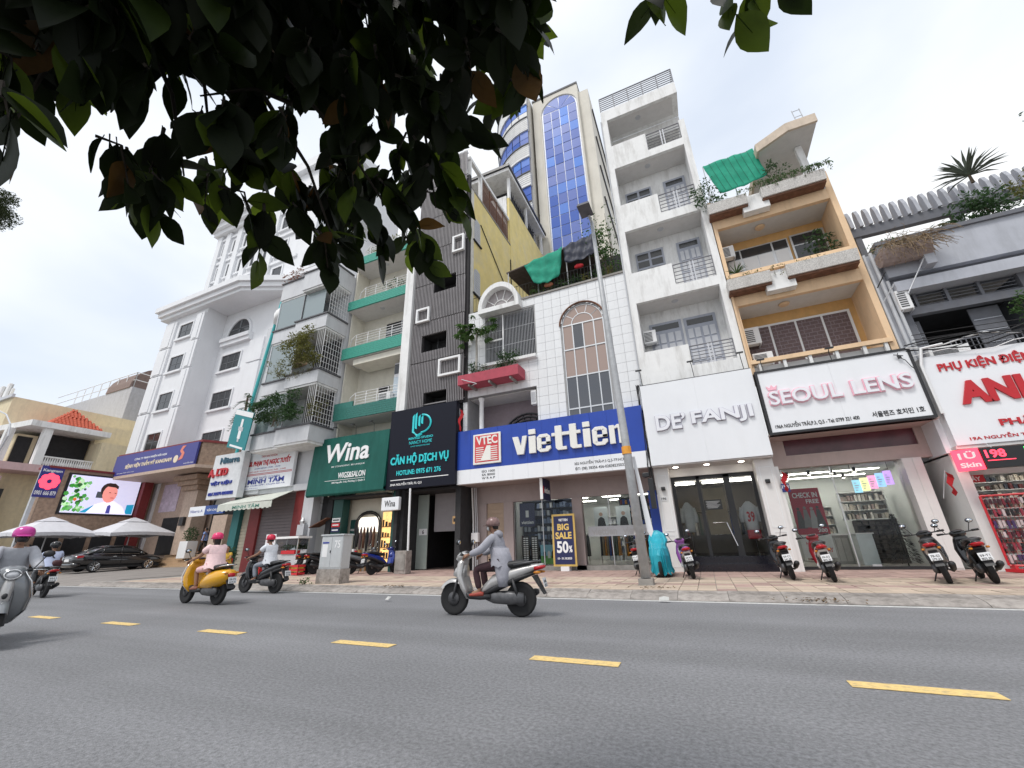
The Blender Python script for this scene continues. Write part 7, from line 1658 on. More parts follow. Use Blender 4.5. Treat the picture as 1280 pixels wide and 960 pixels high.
# ---------------------------------------------------------------- street furniture
lp = thing('street_lamp', 'tall tapered grey steel lamp post with flat lamp head on the pavement', 'street lamp', (-1.63, 12.1, .15))
M_GALV = mat('galvanised_steel', (.42, .43, .44), rough=.55, metal=.2, var=.14, scale=6, dirt=.35, dcol=(.2, .2, .2), dscale=(4, 4, 2))
MB().tube([(-1.63, 12.1, .32), (-1.70, 12.08, 4), (-1.80, 12.05, 8.2), (-1.87, 12.02, 12.1)], [.135, .115, .09, .06], 12).build('post', M_GALV, lp, smooth=True)
MB().box(-1.83, -1.43, 11.9, 12.3, .15, .17).box(-1.81, -1.45, 11.92, 12.28, .17, .30).build('base_plate', M_CONC, lp)
MB().tube([(-1.87, 12.02, 12.1), (-1.92, 11.85, 12.3)], .05, 8).build('neck', M_GALV, lp); MB().hexa([(-2.2, 11.2, 12.25), (-1.75, 11.2, 12.25), (-1.75, 11.95, 12.33), (-2.2, 11.95, 12.33), (-2.17, 11.25, 12.38), (-1.78, 11.25, 12.38), (-1.78, 11.95, 12.46), (-2.17, 11.95, 12.46)]).build('lamp_head', M_GCAP, lp)
r5 = random.Random(12)
for i in range(16):
    a, z = r5.uniform(3.4, 6.0), r5.uniform(.6, 2.4); rr_ = .128 - z * .005
    MB().box(-.03, .03, -.002, .002, 0, .06).build('sticker', [M_WHITE2, M_TXR, M_TXB][i % 3], lp).location = (-1.63 - z * .019 + rr_ * math.cos(a), 12.1 + rr_ * math.sin(a), z); lp.children[-1].rotation_euler = (0, 0, a + math.pi / 2)
MB().lathe([(.135, 0), (.135, .22)], (-1.70, 12.08, 3.55), 12).build('orange_band', mat('orange_tape', (.75, .33, .04), rough=.6, var=.2), lp)
fb = thing('pole_banner', 'narrow white pennant strip hanging behind the lamp post', 'banner', (-1.5, 12.3, 1.4)); MB().prism([(-1.60, 3.5), (-1.52, 3.5), (-1.30, 1.45), (-1.38, 1.3), (-1.46, 1.45)], 12.28, 12.30, 'y').build('cloth', M_SIGNW, fb)
cbx = thing('utility_cabinet', 'pale grey two door utility cabinet on a concrete plinth by the kerb', 'cabinet', (-11.75, 11.5, .15)); M_CAB = mat('cabinet_grey', (.52, .54, .55), rough=.5, var=.05, dirt=.3, dcol=(.35, .33, .30)); cm = Matrix.Translation((-11.88, 11.5, .02)) @ Matrix.Rotation(R(4), 4, 'Z') @ Matrix.Diagonal((.80, .8, .80, 1))
def cabbox(n, m, a, b, c, d, e, f_, **k): o = MB().box(a, b, c, d, e, f_).build(n, m, cbx, **k); o.matrix_basis = cm; return o
cabbox('plinth', M_KERB, -.62, .62, -.30, .30, .15, .72); cabbox('housing', M_CAB, -.58, .58, -.27, .27, .72, 2.05, bevel=.01); cabbox('roof', M_CAB, -.63, .63, -.32, .32, 2.051, 2.11, bevel=.01); cabbox('door', M_CAB, -.55, -.01, -.285, -.271, .78, 2.0); cabbox('door', M_CAB, .01, .55, -.285, -.271, .78, 2.0); cabbox('handle', M_BLACK, -.05, -.02, -.305, -.286, 1.36, 1.46); cabbox('blue_label', M_TXB, -.5, -.15, -.29, -.286, 1.74, 1.80); cabbox('notice', M_WHITE2, -.48, -.2, -.29, -.286, 1.2, 1.7); o = text('75', .15, .45, 1.55, 1.85, -.286, M_TXW, cbx, bold=.01, depth=.004); o.matrix_basis = cm
M_PLAST = mat('yellow_plastic', (.55, .45, .05), rough=.5, var=.2); p = at_z(400, 729, .15); tag(MB().loft([(p.x - .14, .2, .03, .05, p.y), (p.x - .05, .21, .07, .09, p.y), (p.x + .08, .2, .06, .08, p.y), (p.x + .16, .19, .02, .03, p.y)], 8).build('plastic_bag', M_PLAST, None, smooth=True), 'crumpled yellow plastic bag at the foot of the utility cabinet', 'litter')
bush('kerb_weeds', 'small weeds growing at the kerb beside the utility cabinet', 'plant', (-12.6, 11.0, .25), (.3, .15, .12), 60, .09, M_LEAFA, r5)
# concrete block and white pipe beside the garage
sb_ = box('concrete_block', M_KERB, None, -12.55, -11.95, 15.5, 15.9, .15, 1.08, bevel=.02); tag(sb_, 'grey concrete bollard block beside the garage opening', 'block'); box('block_face', M_CONC, sb_, -12.5, -12.0, 15.48, 15.498, .3, .95)
wpip = thing('white_pipe', 'slim white pipe standing in front of the dark garage pier', 'pipe', (-13.2, 16.4, .15)); MB().tube([(-12.45, 16.3, .15), (-12.52, 16.3, 2.2), (-12.6, 16.35, 3.84)], .05, 8).build('pipe', M_WHITE2, wpip); MB().lathe([(.09, 0), (.09, .1)], (-12.45, 16.3, .15), 8).build('pipe_foot', M_WHITE2, wpip)
# planter with clipped shrub on the hospital steps
ptd = thing('stone_planter', 'white square planter with a clipped shrub on the hospital steps', 'planter', (-33.2, 18.6, 1.15)); box('planter_box', M_WHITE2, ptd, -33.5, -32.6, 18.3, 19.0, .9, 2.0, bevel=.02); mb = MB(); leaf_cloud(mb, (-33.05, 18.65, 2.45), (.5, .45, .55), 320, .16, r5); mb.build('foliage', M_LEAFB, ptd)
bush('potted_shrub', 'leafy potted shrub by the teal pier left of the shutter shop', 'plant', (-24.2, 15.9, .95), (.5, .4, .55), 300, .16, M_LEAFB, r5)
# parasols over the forecourt terrace
def parasol(x, y, label):
    t = thing('parasol', label, 'parasol', (x, y, .3), group='white parasols by the black car'); c = mat('parasol_canvas', (.62, .62, .65), rough=.85, var=.05, dirt=.2, dcol=(.4, .4, .42)); mb = MB()
    for (h0, z0, h1, z1) in ((1.95, 2.62, .55, 3.42), (.62, 3.42, .05, 3.72)):
        for k in range(4):
            a, b = R(45 + 90 * k), R(135 + 90 * k); q = lambda h, a_: (x + h * math.sqrt(2) * math.cos(a_), y + h * math.sqrt(2) * math.sin(a_)); n = 6
            for i in range(n):
                u0, u1 = i / n, (i + 1) / n; P_ = lambda h, u, z, s: (*[q(h, a)[j] * (1 - u) + q(h, b)[j] * u for j in (0, 1)], z - s * math.sin(u * math.pi)); mb.quad(P_(h0, u0, z0, -.10 if h0 > 1 else 0), P_(h0, u1, z0, -.10 if h0 > 1 else 0), P_(h1, u1, z1, 0), P_(h1, u0, z1, 0))
    o = mb.build('canopy', c, t); o.modifiers.new('thick', 'SOLIDIFY').thickness = .012; mb = MB()
    for k in range(4):
        a, b = R(45 + 90 * k), R(135 + 90 * k); A = Vector((x + 1.95 * 1.4142 * math.cos(a), y + 1.95 * 1.4142 * math.sin(a), 0)); B = Vector((x + 1.95 * 1.4142 * math.cos(b), y + 1.95 * 1.4142 * math.sin(b), 0)); n = 8
        for i in range(n):
            p, q_ = A.lerp(B, i / n), A.lerp(B, (i + 1) / n); z = lambda u: 2.62 + .10 * math.sin(u * math.pi); mb.quad((p.x, p.y, z(i / n)), (q_.x, q_.y, z((i + 1) / n)), (q_.x, q_.y, z((i + 1) / n) - .22), (p.x, p.y, z(i / n) - .20))
    o = mb.build('valance', c, t); o.modifiers.new('thick', 'SOLIDIFY').thickness = .012
    MB().tube([(x, y, .3), (x, y, 3.6)], .035, 8).build('pole', M_STEEL, t); MB().lathe([(.35, 0), (.35, .08), (.08, .14)], (x, y, .28), 12).build('base', M_CONC, t); mb = MB()
    for k in range(4): a = R(45 + 90 * k); mb.tube([(x, y, 2.5), (x + 1.5 * math.cos(a), y + 1.5 * math.sin(a), 2.95)], .015, 4)
    mb.build('rib', M_STEEL, t)
parasol(-39.6, 13.6, 'left white square parasol over the hospital forecourt'); parasol(-37.6, 17.2, 'right white square parasol behind the black car')
# ---------------------------------------------------------------- black sedan, nose towards the hospital
def car(loc, rz, label):
    t = thing('black_sedan', label, 'car', loc, rz); P = mat('black_car_paint', (.008, .008, .010), rough=.12, var=0, coat=1.0, spec=.6); L = dict(local=True)
    secs = [(-2.40, .72, .22, .62), (-2.34, .70, .30, .80), (-2.0, .68, .36, .88), (-1.4, .66, .38, .91), (-.5, .64, .38, .92), (.5, .63, .38, .92), (1.3, .61, .36, .90), (1.9, .58, .31, .86), (2.25, .54, .25, .76), (2.38, .50, .16, .58)]
    mb = MB().loft(secs, 20, 3.4); obj('body', mb.mesh('body', True), P, t, **L)
    mb = MB().loft([(-1.95, 1.02, .03, .62), (-1.45, 1.10, .14, .66), (-.85, 1.19, .26, .66), (-.1, 1.22, .27, .67), (.5, 1.17, .22, .66), (1.05, 1.04, .10, .68), (1.35, .95, .03, .68)], 20, 3.0); obj('cabin_glass', mb.mesh('cabin_glass', True), M_DARKG, t, **L)
    mb = MB().loft([(-1.0, 1.44, .03, .50), (-.7, 1.465, .03, .56), (.1, 1.47, .03, .56), (.5, 1.42, .03, .52)], 14, 3); obj('roof', mb.mesh('roof', True), P, t, **L)
    for s in (-1, 1):
        for pts in ([(-1.75, s * .68, 1.05), (-1.0, s * .60, 1.40), (-.1, s * .60, 1.46), (.5, s * .60, 1.40), (1.25, s * .70, .98)], [(-.15, s * .70, .98), (-.12, s * .605, 1.45)], [(-1.2, s * .72, 1.0), (-.95, s * .62, 1.40)]): obj('pillar', MB().tube(pts, .035, 6).mesh('pillar', True), P, t, **L)
        obj('window_trim', MB().tube([(-1.6, s * .80, 1.00), (-.2, s * .82, 1.01), (1.1, s * .78, .97)], .014, 5).mesh('window_trim'), M_CHROME, t, **L)
        for x in (-.55, .45): obj('door_handle', MB().box(x - .09, x + .09, s * .915 - .015, s * .915 + .02, .84, .865).mesh('door_handle'), M_CHROME, t, **L)
        obj('door_seam', MB().box(-.16, -.145, s * .925 - .004, s * .925 + .004, .38, .98).mesh('door_seam'), M_DARK, t, **L)
        obj('wing_mirror', MB().loft([(.72, 1.02, .05, .04, s * .98), (.82, 1.03, .08, .10, s * 1.0), (.92, 1.02, .04, .06, s * .98)], 8).mesh('wing_mirror', True), P, t, **L)
        obj('tail_light', MB().hexa([(-2.38, s * .50, .80), (-2.30, s * .83, .80), (-2.05, s * .87, .84), (-2.2, s * .5, .86), (-2.33, s * .48, .92), (-2.26, s * .80, .94), (-2.0, s * .84, .95), (-2.1, s * .5, .95)]).mesh('tail_light'), mat('tail_red', (.35, .01, .015), rough=.15, var=0), t, **L)
        obj('headlight', MB().loft([(1.95, .68, .06, .10, s * .70), (2.15, .66, .07, .10, s * .66), (2.3, .62, .03, .06, s * .58)], 8).mesh('headlight', True), M_CHROME, t, **L)
        for x in (-1.4, 1.40):
            w = obj('wheel', MB().lathe([(.21, -.10), (.225, -.02), (.06, .0), (.06, .10), (.225, .10)] if s > 0 else [(.225, -.10), (.06, -.10), (.06, 0), (.225, .02), (.21, .10)], (x, s * .80, .325), 20, 'y').mesh('wheel', True), M_DARK, t, **L)
            obj('tyre', MB().lathe([(.23, -.11), (.31, -.10), (.325, -.05), (.325, .05), (.31, .10), (.23, .11)], (x, s * .80, .325), 24, 'y').mesh('tyre', True), M_CABLE, w, **L)
            mb = MB()
            for k in range(10): a = R(36 * k); mb.tube([(x + .05 * math.cos(a), s * .905, .325 + .05 * math.sin(a)), (x + .225 * math.cos(a), s * .905, .325 + .225 * math.sin(a))], [.02, .026], 5)
            mb.tube([(x + .235 * math.cos(R(k * 18)), s * .90, .325 + .235 * math.sin(R(k * 18))) for k in range(21)], .02, 5); obj('rim', mb.mesh('rim'), M_CHROME, w, **L)
    obj('license_plate', MB().box(-2.42, -2.40, -.25, .25, .62, .76).mesh('license_plate'), M_WHITE2, t, **L); obj('boot_trim', MB().box(-2.405, -2.36, -.45, .45, .80, .83).mesh('boot_trim'), M_CHROME, t, **L); obj('rear_bumper', MB().loft([(-2.44, .45, .05, .6), (-2.38, .44, .14, .84), (-2.1, .42, .14, .90)], 14, 3.5).mesh('rear_bumper', True), P, t, **L); obj('underbody', MB().box(-2.1, 2.1, -.75, .75, .20, .34).mesh('underbody'), M_DARK, t, **L)
    return t
car((-34.95, 15.65, .32), R(91), 'black sedan parked nose-in on the hospital forecourt')
# ---------------------------------------------------------------- street vendor corner left of the cabinet
vc = thing('vendor_cart', 'glass food cart with vegetables beside the roller shutter', 'cart', (-18.9, 15.2, .15)); box('cart_base', M_STEEL, vc, -19.6, -18.0, 15.0, 15.7, .55, 1.05); box('tray', M_RED, vc, -19.0, -18.1, 14.95, 15.3, 1.06, 1.22); box('glass_case', M_GLASS, vc, -19.55, -18.05, 15.02, 15.65, 1.25, 1.75)
box('case_roof', M_WHITE2, vc, -19.65, -17.95, 14.95, 15.75, 1.76, 1.86); 
for x in (-19.58, -18.06):
    for y in (15.02, 15.64): MB().box(x, x + .04, y, y + .04, .55, 1.76).build('post', M_ALU, vc)
mb = MB(); leaf_cloud(mb, (-18.8, 15.3, 1.4), (.65, .2, .10), 160, .12, r5); mb.build('greens', M_LEAFA, vc)
for x in (-19.3, -18.3): MB().lathe([(.05, -.04), (.24, -.04), (.24, .04), (.05, .04)], (x, 15.1, .40), 16, 'y').build('wheel', M_CABLE, vc)
box('sign_card', M_SIGNW, vc, -20.3, -19.6, 15.0, 15.03, 1.4, 2.0); text('CƠM', -20.2, -19.7, 1.6, 1.8, 14.998, M_TXR, vc, depth=.004)
for i, (x, y, c, lab) in enumerate(((-20.7, 14.6, M_DARK, 'black stacked plastic crate left of the food cart'), (-20.1, 14.4, M_RED, 'red plastic crate in front of the food cart'), (-17.7, 14.5, M_RED, 'red plastic crate right of the food cart'))):
    cr_ = thing('plastic_crate', lab, 'crate', (x, y, .15)); mb = MB()
    for z in (.18, .34, .50): mb.box(x, x + .55, y, y + .03, z, z + .09).box(x, x + .55, y + .37, y + .40, z, z + .09).box(x, x + .03, y + .03, y + .37, z, z + .09).box(x + .52, x + .55, y + .03, y + .37, z, z + .09)
    for dx in (0, .51): mb.box(x + dx, x + dx + .04, y - .005, y + .035, .15, .60)
    mb.build('slatted_walls', c, cr_); box('contents', [M_LEAFC, M_TERRA, M_PLAST][i], cr_, x + .04, x + .51, y + .04, y + .36, .3, .56)
for i, (x, y) in enumerate(((-21.6, 14.0), (-21.0, 13.7))):
    st = thing('plastic_stool', ['left', 'right'][i] + ' of two low red plastic stools by the roller shutter', 'stool', (x, y, .15)); box('seat', M_RED, st, x - .17, x + .17, y - .17, y + .17, .56, .60, bevel=.01); box('backrest', M_RED, st, x - .17, x + .17, y + .15, y + .18, .60, .95, bevel=.01)
    for sx in (-1, 1):
        for sy in (-1, 1): MB().hexa([(x + sx * .17 - .02, y + sy * .17 - .02, .15), (x + sx * .17 + .02, y + sy * .17 - .02, .15), (x + sx * .17 + .02, y + sy * .17 + .02, .15), (x + sx * .17 - .02, y + sy * .17 + .02, .15), (x + sx * .13 - .02, y + sy * .13 - .02, .56), (x + sx * .13 + .02, y + sy * .13 - .02, .56), (x + sx * .13 + .02, y + sy * .13 + .02, .56), (x + sx * .13 - .02, y + sy * .13 + .02, .56)]).build('leg', M_RED, st)
mt = thing('electric_meters', 'cluster of meter boxes and cables on the grey pier above the food cart', 'meters', (-19.8, 16.6, 1.8)); box('meter_box', M_STEEL, mt, -20.1, -19.6, 16.55, 16.78, 1.95, 2.5); MB().lathe([(.12, 0), (.16, .12), (.05, .3)], (-19.8, 16.6, 2.55), 10).build('glass_meter', M_ALU, mt)
for i in range(5): MB().tube([(-20.0 + i * .1, 16.6, 1.95), (-20.05 + i * .12, 16.55, 1.5), (-19.9 + i * .1, 16.6, 1.2)], .015, 4).build('cable', M_CABLE, mt)
pk = MB().hexa([(-19.3, 16.6, 2.3), (-18.2, 16.7, 2.75), (-18.2, 17.3, 2.75), (-19.3, 17.3, 2.35), (-19.3, 16.6, 2.33), (-18.2, 16.7, 2.79), (-18.2, 17.3, 2.79), (-19.3, 17.3, 2.38)]).build('lean_to_board', M_RUST, None); tag(pk, 'slanting brown board shelter over the alley beside the wig shop', 'board'); MB().tube([(-19.25, 16.65, .15), (-19.25, 16.65, 2.3)], .02, 5).build('prop', M_STEEL, pk)
# ---------------------------------------------------------------- scooters
M_TYRE = mat('tyre_rubber', (.014, .014, .015), rough=.85, var=.1); M_SEAT = mat('black_seat_vinyl', (.016, .016, .017), rough=.5, var=.15); M_TRIM = mat('dark_plastic', (.022, .022, .024), rough=.5, var=.15); M_ENG = mat('engine_alloy', (.11, .11, .115), rough=.45, metal=.6, var=.25, scale=12)
M_TAIL = mat('red_lens', (.42, .008, .015), rough=.12, var=0); M_LENS = mat('clear_lens', (.55, .56, .58), rough=.08, var=0, spec=.8); M_AMBER = mat('amber_lens', (.5, .18, .01), rough=.15, var=0); M_PLATE = mat('plate_white', (.68, .69, .70), rough=.5, var=.05); M_MIRR = mat('mirror_glass', (.6, .65, .7), rough=.03, metal=1, var=0)
_SM = {}
def sm(key, fn, smooth=True):
    if key not in _SM: _SM[key] = fn().mesh(key.split(':')[0], smooth)
    return _SM[key].copy() if False else _SM[key]
def wheel_rim(x):
    mb = MB(); mb.tube([(x + .20 * math.cos(R(k * 18)), 0, .275 + .20 * math.sin(R(k * 18))) for k in range(21)], .022, 6).lathe([(.05, -.06), (.06, 0), (.05, .06)], (x, 0, .275), 12, 'y').lathe([(.02, .045), (.11, .045), (.11, .05), (.02, .05)], (x, 0, .275), 16, 'y')
    for k in range(5):
        a = R(72 * k + 18); mb.tube([(x + .04 * math.cos(a), 0, .275 + .04 * math.sin(a)), (x + .20 * math.cos(a + .2), 0, .275 + .20 * math.sin(a + .2))], [.022, .016], 5)
    return mb
def fender(x, a0, a1, r_, w):
    mb = MB(); n = 9; prev = None
    for i in range(n + 1):
        a = R(a0 + (a1 - a0) * i / n); c = [(x + (r_ + d) * math.cos(a), y, .275 + (r_ + d) * math.sin(a)) for d, y in ((-.05, -w), (0, -w * .8), (.018, 0), (0, w * .8), (-.05, w))]; o = len(mb.v); mb.v += c
        if prev is not None: mb.f += [(prev + k, prev + k + 1, o + k + 1, o + k) for k in range(4)]
        prev = o
    return mb
def scooter(label, loc, rz, body, lean=0.0, kind='slim', trim=None, plate='59-S2', group='parked scooters', mirrors=True, name='scooter', accent=None, lit=False):
    t = thing(name, label, 'scooter', loc, rz, group); t.rotation_euler = (lean, 0, rz); t.scale = (1.05, 1.05, 1.05); B = body; T_ = trim or M_TRIM; rd = kind == 'round'; k_ = kind
    def part(n, me, m, par=None): return obj(n, me, m, par or t, local=True)
    for x, nm in ((-.63, 'rear_wheel'), (.66, 'front_wheel')):
        w = part(nm, sm('rim:%s' % x, lambda: wheel_rim(x)), M_ENG); part('tyre', sm('tyre:%s' % x, lambda: MB().lathe([(.205, -.035), (.245, -.05), (.27, -.035), (.277, 0), (.27, .035), (.245, .05), (.205, .035)], (x, 0, .275), 22, 'y')), M_TYRE, w)
    part('fork', sm('fork', lambda: MB().tube([(.66, .075, .275), (.60, .075, .50), (.50, .06, .85)], .022, 6).tube([(.66, -.075, .275), (.60, -.075, .50), (.50, -.06, .85)], .022, 6)), M_ENG)
    part('front_fender', sm('front_fender', lambda: fender(.66, 35, 160, .315, .075)), B)
    if rd:
        part('leg_shield', sm('leg_shield:r', lambda: MB().loft([(.28, .36, .04, .15), (.42, .44, .06, .25), (.62, .49, .06, .27), (.82, .50, .06, .22), (.98, .47, .07, .13)], 14, 2.6, 'z')), B); part('front_nose', sm('front_nose:r', lambda: MB().loft([(.40, .50, .05, .05), (.55, .555, .06, .07), (.80, .56, .06, .06), (.92, .52, .04, .05)], 10, 2, 'z')), accent or B)
        part('rear_body', sm('rear_body:r', lambda: MB().loft([(-1.02, .66, .04, .06), (-.95, .64, .13, .16), (-.75, .60, .19, .24), (-.45, .55, .21, .26), (-.15, .50, .17, .20), (.02, .40, .08, .15)], 16, 2.3)), B)
    else:
        part('leg_shield', sm('leg_shield:s', lambda: MB().loft([(.28, .34, .05, .14), (.45, .42, .07, .19), (.66, .50, .07, .20), (.84, .50, .08, .15), (.95, .46, .07, .10)], 14, 2.6, 'z')), B); part('front_nose', sm('front_nose:s', lambda: MB().loft([(.42, .70, .16, .12), (.54, .72, .13, .13), (.63, .70, .08, .09), (.68, .67, .03, .04)], 12, 2.2)), accent or B)
        part('rear_body', sm('rear_body:s', lambda: MB().loft([(-1.06, .82, .02, .05), (-.96, .79, .05, .09), (-.70, .72, .09, .13), (-.40, .63, .12, .15), (-.12, .54, .12, .15), (.05, .42, .08, .13), (.16, .34, .04, .11)], 14, 2.5)), B)
        part('side_trim', sm('side_trim', lambda: MB().loft([(-.95, .70, .02, .09), (-.6, .60, .05, .13), (-.2, .46, .07, .155), (.1, .33, .04, .14)], 12, 2.6)), T_)
    part('floorboard', sm('floorboard', lambda: MB().loft([(-.10, .32, .05, .15), (.10, .31, .05, .17), (.30, .32, .05, .17), (.42, .40, .05, .14)], 12, 4)), T_)
    part('seat', sm('seat:' + k_, lambda: MB().loft([(-.84, .83, .03, .08), (-.72, .85, .055, .13), (-.45, .82, .065, .145), (-.28, .775, .065, .145), (-.05, .76, .055, .12), (.06, .73, .03, .08)], 14, 2.8)), M_SEAT)
    part('grab_rail', sm('grab_rail', lambda: MB().tube([(-.55, .13, .82), (-.80, .13, .86), (-.98, .08, .88), (-.98, -.08, .88), (-.80, -.13, .86), (-.55, -.13, .82)], .016, 6)), M_ENG if not rd else M_CHROME)
    part('engine', sm('engine', lambda: MB().loft([(-.72, .30, .08, .05, .11), (-.45, .30, .11, .08, .08), (-.15, .30, .10, .12, .02), (0.0, .30, .05, .10)], 12, 3)), M_ENG)
    part('exhaust', sm('exhaust', lambda: MB().tube([(-.05, -.08, .24), (-.25, -.15, .20), (-.42, -.17, .25), (-.48, -.17, .27), (-.85, -.18, .37), (-.90, -.18, .38)], [.02, .02, .03, .055, .06, .035], 10)), M_TRIM)
    part('rear_shock', sm('rear_shock', lambda: MB().tube([(-.62, .13, .30), (-.52, .13, .60)], .028, 8)), M_TRIM)
    part('handlebar', sm('handlebar', lambda: MB().tube([(.36, .36, 1.01), (.42, .16, 1.00), (.45, 0, .98), (.42, -.16, 1.00), (.36, -.36, 1.01)], .016, 6)), M_TRIM); 
    for s in (1, -1): part('grip', sm('grip:%d' % s, lambda: MB().tube([(.355, s * .37, 1.012), (.385, s * .25, 1.008)], .022, 8)), M_SEAT); part('brake_lever', sm('lever:%d' % s, lambda: MB().tube([(.43, s * .20, 1.0), (.42, s * .36, .99)], .008, 5)), M_CHROME)
    part('headlight_cowl', sm('cowl', lambda: MB().loft([(.36, .99, .05, .13), (.44, .985, .085, .15), (.54, .965, .085, .12), (.60, .95, .05, .07)], 14, 2.3)), B); hl = part('headlight', sm('headlight', lambda: MB().loft([(.53, .95, .06, .095), (.59, .94, .055, .08), (.625, .935, .02, .04)], 12, 2.2)), M_LENS)
    if rd: part('headlight_ring', sm('hring', lambda: MB().tube([(.60, .085 * math.cos(R(a)), .945 + .062 * math.sin(R(a))) for a in range(0, 361, 24)], .012, 5)), M_CHROME, hl); part('shield_trim', sm('strim', lambda: MB().tube([(.40, .16, .30), (.49, .26, .45), (.545, .275, .64), (.545, .22, .84), (.52, .12, .98)], .012, 5).tube([(.40, -.16, .30), (.49, -.26, .45), (.545, -.275, .64), (.545, -.22, .84), (.52, -.12, .98)], .012, 5)), M_CHROME); part('horn_grille', sm('horn', lambda: MB().loft([(.60, .66, .05, .035), (.63, .66, .03, .02)], 8)), M_TRIM)
    if mirrors:
        for s in (1, -1): mr = part('mirror', sm('mirror:%d' % s, lambda: MB().tube([(.42, s * .20, 1.0), (.45, s * .26, 1.12), (.44, s * .30, 1.20)], .008, 5).loft([(.43, 1.22, .045, .065, s * .31), (.46, 1.22, .05, .07, s * .31), (.48, 1.22, .02, .03, s * .31)], 10, 2.2)), M_TRIM); part('mirror_glass', sm('mglass:%d' % s, lambda: MB().loft([(.424, 1.22, .036, .055, s * .31), (.429, 1.22, .036, .055, s * .31)], 10, 2.2)), M_MIRR, mr)
    part('tail_light', sm('tail:' + ('r' if rd else 's'), (lambda: MB().loft([(-1.05, .64, .03, .05), (-1.02, .65, .05, .09), (-.94, .66, .05, .10)], 10, 2.6)) if rd else (lambda: MB().loft([(-1.09, .79, .02, .05), (-1.04, .78, .035, .10), (-.92, .76, .04, .13)], 10, 2.6))), M_TAIL)
    for s in (1, -1): part('indicator', sm('ind:%d' % s, lambda: MB().loft([(-1.04, .70, .015, .02, s * .13), (-.98, .70, .025, .035, s * .13), (-.92, .70, .015, .02, s * .13)], 8)), M_AMBER)
    part('rear_mudguard', sm('mudguard', lambda: MB().hexa([(-1.08, -.075, .36), (-1.06, -.075, .36), (-.86, -.075, .64), (-.92, -.075, .66), (-1.08, .075, .36), (-1.06, .075, .36), (-.86, .075, .64), (-.92, .075, .66)]), False), M_TRIM)
    pl = part('license_plate', sm('plate', lambda: MB().hexa([(-1.095, -.095, .47), (-1.085, -.095, .47), (-1.085, .095, .47), (-1.095, .095, .47), (-1.06, -.095, .61), (-1.05, -.095, .61), (-1.05, .095, .61), (-1.06, .095, .61)]), False), M_PLATE)
    for i, z in enumerate((.555, .495)):
        key = 'pt:%s%d' % (plate, i)
        if key not in _SM:
            me = text_mesh(plate if i == 0 else '%03d.%02d' % (abs(hash(plate)) % 7 * 131 + 17, len(plate) * 7), .02); xs = [v.co.x for v in me.vertices]; ys = [v.co.y for v in me.vertices]
            for v in me.vertices: u = (v.co.x - min(xs)) / (max(xs) - min(xs)); w = (v.co.y - min(ys)) / (max(ys) - min(ys)); zz = z - .02 + .042 * w; v.co = (-1.097 + (zz - .47) * .25, .075 - .15 * u, zz)
            me.materials.clear(); _SM[key] = me
        part('lettering', _SM[key], M_DARK, pl)
    if lean: part('kick_stand', sm('kick', lambda: MB().tube([(-.10, .10, .26), (-.16, .24, .03)], .014, 5)), M_TRIM)
    part('wind_screen' if False else 'dashboard', sm('dash', lambda: MB().loft([(.33, 1.03, .01, .08), (.40, 1.045, .02, .10), (.48, 1.03, .01, .08)], 10)), M_TRIM)
    return t
def paint(n, c, r_=.22, met=0.0): return mat('paint_' + n, c, rough=r_, var=0.03, coat=.6, metal=met)
PB, PR, PS, PY, PG, PBL, PP, PW = paint('black', (.012, .012, .014)), paint('crimson', (.25, .012, .02)), paint('silver', (.46, .45, .44), .3, .4), paint('yellow', (.72, .36, .01)), paint('grey', (.20, .21, .22), .3, .3), paint('blue', (.01, .03, .25)), paint('violet', (.30, .08, .35)), paint('white', (.70, .70, .70))
G = 'scooters parked on the pavement'; A = at_z
def park(px, py, rz, lab, body, lean=-.15, **k):
    p = A(px, py, .15); d = Vector((math.cos(R(rz)), math.sin(R(rz)), 0)); p = p + d * .72      # px,py: foot of the rear tyre
    return scooter(lab, (p.x, p.y, .155), R(rz), body, lean, group=G, **k)
park(803, 721, 93, 'black scooter parked behind the lamp post', PB, plate='51-F1'); park(868, 724, 97, 'violet and white scooter parked left of the black shop steps', PP, accent=PW, trim=PW, plate='59-X2')
park(993, 725, 89, 'plain black scooter parked right of the black shop steps', PB, plate='59-C1'); park(1045, 728, 83, 'crimson and white scooter parked before the CHECK IN poster', PR, trim=PW, plate='59-D2')
park(1189, 730, 70, 'black scooter with silver flanks parked left of the red wire rack', PB, trim=PS, plate='78-S2', kind='sport'); park(1248, 730, 76, 'plain black scooter parked closest to the red wire rack', PB, plate='59-T1')
park(436, 718, 70, 'grey scooter parked beside the utility cabinet', PG, plate='59-H1'); park(463, 719, 84, 'blue and black motorbike parked before the arched door frame', PBL, trim=M_TRIM, plate='59-K1', kind='sport')
for i, (px, py) in enumerate(((379, 718), (390, 718), (400, 717))): park(px, py, 78, ['left', 'middle', 'right'][i] + ' of three black scooters parked left of the utility cabinet', PB, plate='5%d-V1' % i)
